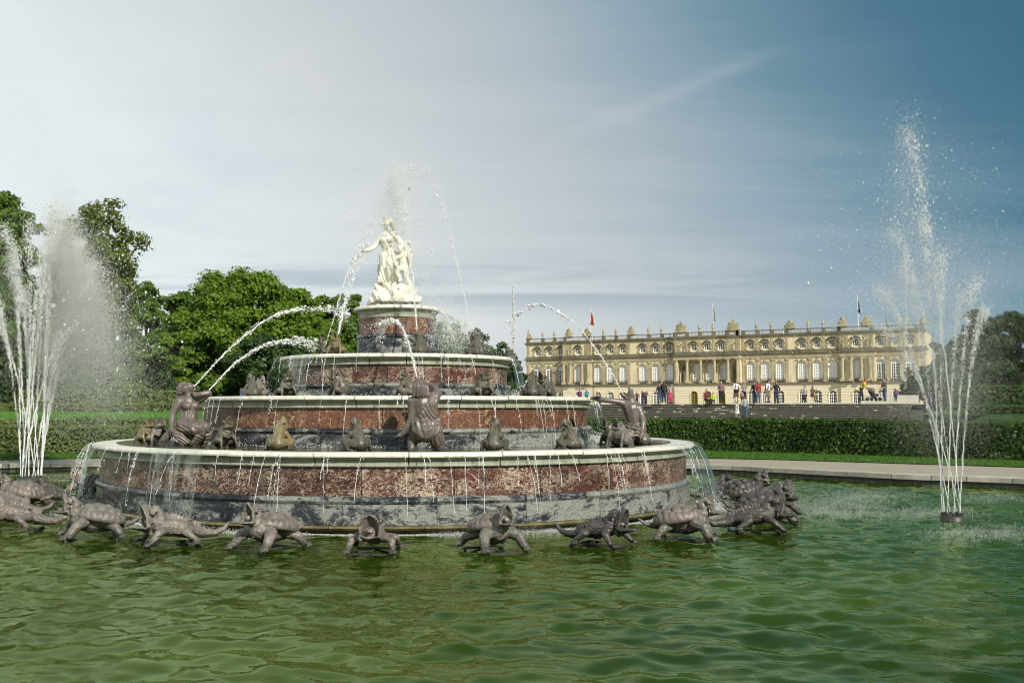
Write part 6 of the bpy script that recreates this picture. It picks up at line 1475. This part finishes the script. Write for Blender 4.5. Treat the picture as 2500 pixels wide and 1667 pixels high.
def specks_arrays(P, r, rg=RNG):
    n = len(P); B = rg.normal(size=(n, 4, 3)); B -= B.mean(1, keepdims=True); B /= np.linalg.norm(B, axis=2, keepdims=True) + 1e-9
    return (np.asarray(P)[:, None] + B * np.broadcast_to(r, (n,))[:, None, None]).reshape(-1, 3), (np.arange(n)[:, None, None] * 4 + TF[None]).reshape(-1, 3)
def Wn(x, y, Z):
    u = (x - PX) / F_PX; v = -(y - PY) / F_PX; k = Z / (_cp - v * _sp); return np.stack([CAMX + u * k, CAMY + Z + 0 * u, CAMZ + (_sp + v * _cp) * k], 1)
class Tri:
    def __init__(s): s.V = []; s.F = []; s.n = 0
    def add(s, V, F): s.V.append(np.asarray(V)); s.F.append(np.asarray(F) + s.n); s.n += len(V)
    def obj(s, name, mat, parent=None, origin=None, smooth=False):
        V = np.concatenate(s.V); V = V - np.array(origin) if origin is not None else V
        return obj(name, npmesh(name, V, np.concatenate(s.F), MAT[mat], smooth), parent)
def tube_arrays(P, r, n=5, rg=RNG):
    P = np.asarray(P, float); m = len(P); r = np.broadcast_to(np.asarray(r, float), (m,))
    t = np.gradient(P, axis=0); t /= np.linalg.norm(t, axis=1)[:, None] + 1e-9
    a = np.cross(t, [.3, .9, .1]); a /= np.linalg.norm(a, axis=1)[:, None] + 1e-9; b = np.cross(t, a)
    th = np.arange(n) * 2 * np.pi / n
    V = P[:, None] + (a[:, None] * np.cos(th)[None, :, None] + b[:, None] * np.sin(th)[None, :, None]) * r[:, None, None]
    i = (np.arange(m - 1)[:, None] * n + np.arange(n)[None]); j = (np.arange(m - 1)[:, None] * n + (np.arange(n)[None] + 1) % n)
    F = np.concatenate([np.stack([i, j, j + n], 2).reshape(-1, 3), np.stack([i, j + n, i + n], 2).reshape(-1, 3)])
    return V.reshape(-1, 3), F
def wander(m, amp, step, rg):
    w = np.cumsum(rg.normal(0, 1, (m, 3)), axis=0); k = np.ones(step) / step
    return np.stack([np.convolve(rg.normal(0, 1, m + step - 1), k, 'valid') for _ in range(3)], 1) * amp * math.sqrt(step)
def arc_jet(label, pts, r0, solid=.55, spread=.05, nd=420, seed=1, group='water jets', drop=.016, kind='water_jet', tail=1.0):
    """jet along photo points (x, y, Z): an unbroken thread that frays into drops"""
    rg = np.random.default_rng(seed); C3 = curve([W(*p) for p in pts], 160); o = Vector(C3[0])
    r = empty(kind, o, 0, label, 'water jet', group); T = Tri(); m = int(160 * solid)
    if m > 3:
        for q in range(4):                 # a rope of ragged threads, opening as it slows
            mq = int(m * rg.uniform(.72, 1.0)) if q else m; tt = np.linspace(0, 1, mq)
            th = C3[:mq] + (wander(mq, r0 * .55, 4, rg) + wander(mq, r0 * .5, 12, rg)) * np.clip(tt * 1.6, .08, 1.4)[:, None]
            rad = r0 * (.16 + .52 * rg.random(mq) ** 1.4) * np.linspace(1.05, .85, mq); rad = np.convolve(np.pad(rad, 1, 'edge'), [.25, .5, .25], 'valid')
            gap = (np.convolve(rg.random(mq + 4), np.ones(5) / 5, 'valid') > .62 - .0 * tt) & (tt > .45); rad[gap] *= .25; rad[-8:] *= np.linspace(1, .1, 8)
            T.add(*tube_arrays(th, rad, 5))
        ns = nd; i = rg.integers(2, m - 1, ns); X = C3[i] + rg.normal(size=(ns, 3)) * (r0 * (.5 + 1.6 * i / m))[:, None]; T.add(*drops_arrays(X, drop * .42 * rg.lognormal(-.2, .5, ns), C3[i + 1] - C3[i], rg.uniform(1, 3, ns), rg))
    nd = int(nd * 1.5); t0 = max(.0, solid - .12); u = t0 + (1 - t0) * rg.random(nd) ** .9; idx = np.clip((u * 159).astype(int), 0, 158); tg = C3[idx + 1] - C3[idx]
    clump = np.sin(u * 90 + 2 * np.sin(u * 33)) ; u2 = (u - t0) / (1 - t0 + 1e-6)
    nd_ = nd
    P = C3[idx] + rg.normal(size=(nd, 3)) * (spread * (.15 + u2 ** 1.2 * tail))[:, None]
    T.add(*drops_arrays(P, drop * .72 * rg.lognormal(-.1, .45, nd) * (1 + .5 * clump * (1 - u2 * .5)), tg, rg.uniform(1.0, 2.4, nd), rg))
    q = T.obj('jet_stream', 'white_water', r, o); q['kind'] = 'stuff'; return r

# --- tall many-stranded jets left and right
def geyser(label, px, Z, nozzle_r, strands, seed, mat_s='white_water', nozzle=True, mist=None, scat=None, rs=.02):
    """strands: (photo dx at the top, photo y of the top, thickness, spray) for every thread"""
    rg = np.random.default_rng(seed); o = Vector((wx(px, 0, Z), CAMY + Z, 0.0)); r = empty('fountain_jet', o, 0, label, 'water jet', 'tall many stranded jets'); r.empty_display_size = .5
    m = Z / F_PX; T = Tri(); D = Tri(); n = len(strands)
    for i, (dx, yt, th, spr) in enumerate(strands):
        a = 2 * math.pi * i / n; tp = W(px + dx, yt, Z); H = tp.z; b = np.array([o.x + nozzle_r * math.cos(a), o.y + nozzle_r * math.sin(a), .05])
        top = np.array([tp.x, o.y + nozzle_r * math.sin(a) * (1 + H * .35), H]); mm = 150; t = np.linspace(0, 1, mm)
        # ballistic: even sideways drift, height slowing towards the top
        P = np.stack([b[0] + (top[0] - b[0]) * t, b[1] + (top[1] - b[1]) * t, b[2] + (H - b[2]) * (1 - (1 - t) ** 2)], 1)
        hfrac = P[:, 2] / H; sol = np.searchsorted(hfrac, .42 + .16 * rg.random())
        wob = wander(mm, .022 * th, 4, rg) * np.clip(t * 2.2, 0.1, 1.6)[:, None]; wob[:, 2] = 0
        k = sol
        for q in range(3):
            kq = int(k * rg.uniform(.8, 1.08)) if q else k; Q = P[:kq] + wob[:kq] + wander(kq, rs * th * .42, 5, rg) * np.clip(t[:kq] * 4, .15, 1.5)[:, None]
            rad = rs * th * (.14 + .62 * rg.random(kq) ** 1.5) * (1 + 1.0 * t[:kq]); rad = np.convolve(np.pad(rad, 1, 'edge'), [.22, .56, .22], 'valid')
            gap = (np.convolve(rg.random(kq + 3), np.ones(4) / 4, 'valid') > .60) & (t[:kq] > .10); rad[gap] *= .3; e = min(14, kq); rad[-e:] *= np.linspace(1, .12, e)
            T.add(*tube_arrays(Q, rad, 4))
        # rags of white water tearing off and drops above
        nd = int(spr * (2.2 if rs > .02 else 4.5)); u = np.clip(rg.beta(2.0, 1.35, nd), .05, 1); idx = np.clip((u * (mm - 2)).astype(int), 0, mm - 2); vel = P[idx + 1] - P[idx]
        cl = .5 + .5 * np.sin(u * 70 + i * 3 + 2 * np.sin(u * 23)); sp = (.015 + .16 * u ** 2.2) * (1.15 - .5 * cl) * (H / 7.5)
        X = P[idx] + rg.normal(size=(nd, 3)) * sp[:, None] * np.array([1, 1, 1.3]); keep = X[:, 2] > .1
        T.add(*drops_arrays(X[keep], (.006 + .011 * cl[keep] * rg.random(keep.sum()) ** 2) * th ** .5 * rs / .022, vel[keep], rg.uniform(1.2, 3.2, keep.sum()), rg))
    T.obj('jet_strands', mat_s, r, o)['kind'] = 'stuff'
    if scat:                                   # loose drops raining round the jets: (count, x0, x1, y0, y1, size)
        for (cnt, x0, x1, y0, y1, cx, cy, sx_, sy_, sz) in scat:
            q = np.stack([rg.normal(cx, sx_, cnt), rg.normal(cy, sy_, cnt)], 1); q = q[(q[:, 0] > x0) & (q[:, 0] < x1) & (q[:, 1] > y0) & (q[:, 1] < y1)]
            X = Wn(px + q[:, 0], q[:, 1], Z + rg.normal(0, 1.1, len(q))); X = X[X[:, 2] > .05]
            D.add(*drops_arrays(X, sz * rg.lognormal(-.15, .5, len(X)), (0, 0, 1), rg.uniform(.9, 2.0, len(X)), rg))
        D.obj('falling_drops', 'spray', r, o)['kind'] = 'stuff'
    if mist:
        M = Tri()
        for (cnt, cx, cy, sx_, sy_, sh, sz) in mist:
            cnt = int(cnt * 3.2); a = rg.normal(0, 1, (cnt, 2)); xq = cx + a[:, 0] * sx_ + a[:, 1] * sh; yq = cy + a[:, 1] * sy_; k = yq < 1150; xq, yq = xq[k], yq[k]
            X = Wn(px + xq, yq, Z + rg.normal(.4, .8, len(xq))); X = X[X[:, 2] > .05]
            M.add(*specks_arrays(X, sz * rg.uniform(.6, 1.3, len(X)), rg))
        o_ = M.obj('mist', 'fine_spray', r, o); o_['kind'] = 'stuff'
    if nozzle:
        mb = MB(); mb.lathe([(nozzle_r + .05, -.5), (nozzle_r + .05, .05), (nozzle_r + .02, .08), (nozzle_r - .05, .08), (nozzle_r - .06, -.5)][::-1], 20); q = obj('nozzle_ring', mb.mesh('nozzle_ring', MAT['iron'], True), r)
        nm = MB().lathe([(.028, 0), (.022, .12), (.001, .12)][::-1], 8).mesh('nozzle', MAT['iron'])
        for i in range(n): a = 2 * math.pi * i / n; obj('nozzle', nm, q, (nozzle_r * math.cos(a), nozzle_r * math.sin(a), .02))
    return r
geyser('big white jet of many strands at the left edge, topped by a cloud of spray', 75, 30.3, .30,
       [(55, 505, 1.5, 900), (45, 600, 1.4, 800), (90, 640, 1.4, 900), (140, 640, 1.3, 900), (120, 720, 1.2, 700), (10, 700, 1.2, 600), (-50, 700, 1.3, 700), (-80, 640, 1.3, 700), (-120, 700, 1.2, 600), (75, 560, 1.2, 700), (170, 700, 1.1, 700), (-20, 620, 1.1, 600), (65, 620, 1.2, 700), (100, 560, 1.1, 600), (30, 560, 1.0, 600), (130, 800, 1.0, 500), (-100, 760, 1.0, 500), (-65, 560, 1.1, 700)], 5,
       mist=[(16000, 105, 720, 20, 85, 6, .0115), (10000, 60, 850, 30, 70, 0, .0105), (20000, 130, 750, 36, 78, 8, .0108), (16000, 145, 850, 55, 85, 10, .0098), (9000, 85, 630, 26, 60, 6, .0105), (6000, 205, 890, 75, 75, 0, .0072), (4000, -40, 760, 50, 110, -10, .0095), (3000, 150, 990, 90, 60, 0, .007)],
       scat=[(1600, -200, 330, 480, 1100, 150, 720, 75, 120, .0125), (500, -200, 400, 520, 1050, 230, 790, 60, 110, .013), (260, -100, 140, 490, 640, 55, 560, 22, 50, .016)], rs=.026)
geyser('thin stranded tall jet on the right in front of the palace corner', 2325, 19.6, .17,
       [(-125, 318, .95, 420), (-140, 560, .75, 330), (-175, 700, .8, 420), (-110, 640, .8, 330), (-60, 520, .85, 420), (-25, 620, .8, 330), (15, 720, .75, 300), (40, 690, .75, 330), (62, 760, .8, 380), (-215, 790, .7, 330)], 9,
       scat=[(1900, -400, 172, 330, 1020, -110, 700, 120, 170, .006), (420, -300, 160, 240, 560, -105, 430, 28, 85, .008), (900, -420, 172, 150, 900, 40, 520, 130, 200, .0042), (200, -420, -60, 250, 900, -270, 700, 70, 130, .006)],
       mist=[(24000, -75, 800, 78, 135, 14, .0040), (15000, 20, 770, 95, 160, 0, .0038), (4000, -110, 470, 32, 105, -6, .0040), (7000, -10, 950, 60, 80, 0, .0036)], rs=.0165)
def far_plume(label, px, ytop, ybase, Z, w, n, seed):
    rg = np.random.default_rng(seed); b = W(px, ybase, Z); t = W(px, ytop, Z); r = empty('distant_jet', b, 0, label, 'water jet', 'distant jets'); T = Tri()
    u = rg.random(n); X = np.stack([b.x + (t.x - b.x) * u + rg.normal(0, w, n) * (1.15 - u), b.y + rg.normal(0, w, n), b.z + (t.z - b.z) * u], 1); T.add(*drops_arrays(X, w * .35 * rg.uniform(.5, 1.2, n), (0, 0, 1), 3.0, rg)); T.obj('jet_stream', 'white_water', r, b)['kind'] = 'stuff'
far_plume('slim distant white jet standing up left of the palace', 1253, 698, 900, 90, .10, 900, 3)
far_plume('small distant jet tip in front of the blue sky on the right', 2211, 630, 950, 60, .045, 500, 4)

# --- arcs spouted by the figures and frogs
arc_jet('strong arcing jet from the mouth of the seated woman', [(474, 944, 20.9), (530, 882, 21.4), (580, 834, 21.9), (640, 787, 22.4), (700, 761, 22.9), (760, 755, 23.4), (815, 757, 23.8), (850, 775, 24)], .017, .58, .065, 480, 11)
arc_jet('lower arcing jet beside the seated woman, starting behind her elbow', [(508, 955, 22.2), (560, 900, 22.6), (600, 868, 22.9), (650, 842, 23.2), (710, 832, 23.5), (745, 836, 23.7), (775, 850, 23.9)], .017, .52, .075, 480, 12)
arc_jet('jet curving over the head of the kneeling man against the drum', [(1018, 921, 18.9), (1008, 878, 19.4), (995, 832, 20), (982, 800, 20.5), (965, 784, 21), (945, 783, 21.4), (932, 800, 21.7), (925, 828, 22)], .018, .58, .055, 440, 13)
arc_jet('thin bent jet from the mouth of the lizard headed man in front of the palace', [(1521, 962, 21.2), (1492, 908, 21.5), (1455, 852, 21.9), (1410, 796, 22.3), (1370, 766, 22.6), (1330, 746, 22.9), (1295, 746, 23.2), (1265, 766, 23.4), (1240, 795, 23.6)], .012, .58, .045, 240, 14)
arc_jet('thin jet from the outer left frog of the third tier rising past the statue', [(795, 842, 22.9), (818, 768, 23.1), (838, 700, 23.3), (860, 640, 23.5), (885, 590, 23.7), (905, 545, 23.8), (925, 500, 23.9)], .014, .50, .07, 340, 15, drop=.010)
arc_jet('thick jet from the brown gold frog of the third tier', [(824, 826, 22.1), (832, 785, 22.3), (842, 740, 22.6), (852, 700, 22.9), (868, 655, 23.2), (890, 600, 23.5), (920, 540, 23.8)], .030, .42, .09, 480, 16, drop=.012)
arc_jet('straight jet from the frog in front of the top drum', [(1018, 806, 21.9), (1014, 755, 22.2), (1009, 700, 22.5), (1003, 640, 22.8), (996, 580, 23.1), (985, 520, 23.4), (972, 470, 23.7)], .018, .50, .085, 520, 17, drop=.011)
arc_jet('tall arc of drops falling on the right of the statue', [(1155, 820, 22.7), (1140, 748, 22.9), (1124, 680, 23.1), (1112, 630, 23.3), (1098, 565, 23.4), (1082, 505, 23.6), (1062, 450, 23.7), (1040, 416, 23.8), (1015, 408, 23.9), (990, 425, 24)], .007, .42, .075, 520, 18, drop=.010)
arc_jet('short arc of spray right of the top tier', [(1062, 752, 23.7), (1080, 765, 23.4), (1092, 790, 23.2), (1097, 828, 23.1)], .012, .4, .10, 500, 19, drop=.012)
arc_jet('second short arc of spray right of the top tier', [(1066, 755, 23.8), (1100, 772, 23.6), (1130, 792, 23.4), (1148, 822, 23.2)], .008, .4, .12, 500, 20, drop=.011)
# cloud of drops round the statue
def drop_cloud(name, label, specs, Z, seed, mat='spray'):
    rg = np.random.default_rng(seed); T = Tri()
    for (cnt, cx, cy, sx_, sy_, sz, zs) in specs:
        cnt = int(cnt * 2.6); sz *= .62
        a = rg.normal(0, 1, (cnt, 2)); X = Wn(cx + a[:, 0] * sx_, cy + a[:, 1] * sy_, Z + rg.normal(0, zs, cnt)); T.add(*drops_arrays(X, sz * rg.lognormal(-.2, .5, cnt), (0, 0, 1), rg.uniform(.8, 1.8, cnt), rg))
    return tag(T.obj(name, mat), label, 'spray', kind='stuff')
drop_cloud('spray_cloud', 'cloud of fine drops above and behind the marble statue', [(2600, 968, 500, 26, 52, .0085, .35), (1900, 962, 450, 15, 34, .009, .25), (3600, 985, 585, 36, 85, .0075, .4), (650, 900, 560, 40, 75, .009, .3), (900, 1030, 640, 45, 90, .0075, .4), (260, 880, 500, 25, 40, .010, .3), (700, 1000, 690, 40, 50, .0075, .3), (330, 1010, 425, 30, 18, .009, .3)], 23.9, 31)
drop_cloud('spray_veil', 'veil of spray blowing down right of the top tier', [(2600, 1105, 815, 42, 30, .008, .4), (1300, 1080, 780, 25, 35, .008, .3), (800, 1140, 850, 45, 18, .008, .3), (500, 940, 800, 45, 22, .008, .2), (450, 1000, 745, 50, 10, .008, .3)], 23.2, 32)

# --- water spilling off the rims
def sheet(label, R, z0, z1, a0, a1, v, nA=60, nT=26, seed=1, rag=.25, cling=.0):
    """curtain falling from the rim between angles a0, a1 (degrees, 0 = right, -90 = towards the viewer)"""
    rg = np.random.default_rng(seed); A = np.radians(np.linspace(a0, a1, nA)); fall = z0 - z1; T_ = math.sqrt(2 * fall / 9.81); t = np.linspace(-.16, 1, nT)
    vv = v * (1 + .18 * np.convolve(rg.normal(0, 1, nA + 6), np.ones(7) / 7, 'valid') * 2); V = []; UV = []
    for j, tt in enumerate(t):
        for i in range(nA):
            if tt <= 0: r = R + .012 + tt * .9; z = z0 + .012
            else: r = R + .012 + vv[i] * tt * T_; z = z0 + .012 - fall * tt * tt
            r += rg.normal(0, .006) * max(tt, 0); am = (A[0] + A[-1]) / 2; ang = am + (A[i] - am) * (1 - .10 * max(tt, 0)) + rg.normal(0, .0015) * max(tt, 0)
            V.append((r * math.cos(ang), r * math.sin(ang), z)); UV.append((A[i] * R, (tt + .16) * fall, 0))
    F = np.array([(j * nA + i, j * nA + i + 1, (j + 1) * nA + i + 1, (j + 1) * nA + i) for j in range(nT - 1) for i in range(nA - 1)])
    me = npmesh('water_curtain', V, F, MAT['sheet_water'], True); at = me.attributes.new('flow', 'FLOAT_VECTOR', 'POINT'); at.data.foreach_set('vector', np.array(UV, np.float32).ravel())
    o = obj('water_curtain', me); tag(o, label, 'falling water', 'sheets of water off the rims')
    # splash where it lands
    n = int(abs(a1 - a0) * 14); aa = np.radians(rg.uniform(min(a0, a1), max(a0, a1), n)); rr = R + v * T_ + rg.normal(0, .10, n)
    return o, np.stack([rr * np.cos(aa), rr * np.sin(aa), z1 + rg.exponential(.07, n)], 1)
def rim_streaks(label, R, z0, z1, a0, a1, n, seed, v0=.25, v1=1.1):
    """thin separate threads along a rim"""
    rg = np.random.default_rng(seed); T = Tri(); fall = z0 - z1; o = empty('rim_trickles', (0, -R, z0), 0, label, 'falling water', 'threads of water off the rims')
    for k in range(n):
        a = math.radians(rg.uniform(a0, a1)); v = rg.uniform(v0, v1); T_ = math.sqrt(2 * fall / 9.81); m = 22; t = np.linspace(0, rg.uniform(.45, 1), m); sl = rg.normal(0, .16)
        r = R + .02 + v * t * T_; an = a + sl * t * T_ / R; P = np.stack([r * np.cos(an), r * np.sin(an), z0 - fall * t ** 2], 1) + wander(m, .004, 3, rg)
        wdt = rg.uniform(.002, .0048) * (1 + .5 * rg.random(m)); cut = rg.random(m) < .25; wdt[cut] *= .25; T.add(*tube_arrays(P, wdt, 4))
        nd = rg.integers(4, 14); i = rg.integers(m // 3, m, nd); T.add(*drops_arrays(P[i] + rg.normal(0, .02, (nd, 3)), rg.uniform(.005, .012, nd), (0, 0, 1), 1.8, rg))
    q = T.obj('threads', 'spray', o, Vector(o.location)); q['kind'] = 'stuff'; return o
splash = []
for args in (('broad clear sheet of water pouring off the right end of the lowest rim', 6.74, 1.36, .05, -34, 8, .95, 90, 30, 1), ('thin clear sheet of water off the left end of the lowest rim', 6.74, 1.36, .05, -196, -176, .9, 40, 28, 2),
             ('narrow slanting sheet of water at the left of the lowest rim', 6.74, 1.36, .05, -152, -147, .8, 18, 28, 3), ('purplish clear sheet of water sliding before the red marble left of centre', 6.74, 1.36, .05, -128, -117, .5, 36, 26, 4),
             ('streaky sheet of water off the left end of the second rim', 4.58, 2.346, 1.36, -205, -160, .85, 60, 26, 5), ('broken sheet of water off the right end of the second rim', 4.58, 2.346, 1.36, -18, 22, .45, 50, 26, 6),
             ('net like sheet of water off the left end of the third rim', 2.74, 3.256, 2.36, -205, -158, .85, 44, 24, 7), ('sheet of water off the right end of the third rim', 2.74, 3.256, 2.36, -22, 25, .55, 44, 24, 8),
             ('thin film of water falling off the left of the third rim', 2.74, 3.256, 2.36, -143, -128, .5, 26, 22, 9)):
    lab, R, z0, z1, a0, a1, v, nA, nT, sd = args; o, s = sheet(lab, R, z0, z1, a0, a1, v, nA, nT, sd); splash.append(s)
rim_streaks('many thin threads of water running off the lowest rim', 6.74, 1.36, .05, -172, -20, 60, 41)
rim_streaks('thin threads of water running off the second rim', 4.58, 2.346, 1.36, -172, -15, 36, 42, .15, .8)
rim_streaks('thin threads of water running off the third rim', 2.74, 3.256, 2.36, -172, -12, 26, 43, .15, .8)
# splashes and foam round the foot of the fountain
rg = np.random.default_rng(50); T = Tri()
for s in splash: T.add(*drops_arrays(s, rg.uniform(.005, .014, len(s)), None, 1.0, rg))
n = 42000; a = np.radians(rg.uniform(-200, 20, n)); cl = np.clip(.5 + .5 * np.sin(a * 9) + .35 * np.sin(a * 31 + 1), .08, 1.3); r = 6.80 + np.abs(rg.normal(0, 1, n)) * .30 * cl + .06 * rg.random(n); T.add(*specks_arrays(np.stack([r * np.cos(a), r * np.sin(a), .005 + rg.exponential(.022, n) * cl], 1), rg.uniform(.003, .011, n), rg))
for R, z, nn in ((4.56, 1.36, 1300), (2.70, 2.36, 900), (1.06, 3.27, 700)):
    a = np.radians(rg.uniform(-195, 15, nn)); r = R + np.abs(rg.normal(0, .10, nn)); T.add(*drops_arrays(np.stack([r * np.cos(a), r * np.sin(a), z + rg.exponential(.03, nn)], 1), rg.uniform(.005, .012, nn), (0, 0, 1), .8, rg))
for a0, a1, r0, nn in ((-38, 8, 7.25, 16000), (-198, -172, 7.2, 9000), (-153, -146, 7.15, 2500), (-130, -116, 7.0, 3500)):
    a = np.radians(rg.uniform(a0, a1, nn)); r = r0 + rg.normal(0, .22, nn); T.add(*specks_arrays(np.stack([r * np.cos(a), r * np.sin(a), rg.exponential(.07, nn)], 1), rg.uniform(.003, .010, nn), rg))
tag(T.obj('foam', 'spray'), 'white foam and splashes where the water lands round the tiers', 'foam', kind='stuff')
# falling rain of the right jet dimpling the pool
T = Tri(); 
for (cnt, cx, cy, sx_, sy_) in ((1500, 2000, 1235, 70, 12), (800, 2100, 1210, 60, 8), (900, 2060, 1250, 90, 10), (700, 2260, 1250, 70, 8), (900, 2400, 1300, 90, 10), (500, 2420, 1215, 60, 8), (600, 110, 1168, 60, 10), (500, 190, 1165, 45, 6), (300, 1720, 1240, 30, 8)):
    q = rg.normal(0, 1, (cnt, 2)); 
    q = np.repeat(q, 4, 0) + rg.normal(0, .22, (cnt * 4, 2)); cnt *= 4
    yy = np.clip(cy + q[:, 1] * sy_, 1160, 1400); Zs = 2.1 * F_PX / (yy - 997); xx = cx + q[:, 0] * sx_
    X = np.stack([CAMX + (xx - PX) / F_PX * Zs, CAMY + Zs, .01 + rg.exponential(.016, cnt)], 1); T.add(*specks_arrays(X, rg.uniform(.003, .0075, cnt), rg))
tag(T.obj('surface_splash', 'spray'), 'sparkling splashes of falling drops on the pool surface', 'splashes', kind='stuff')
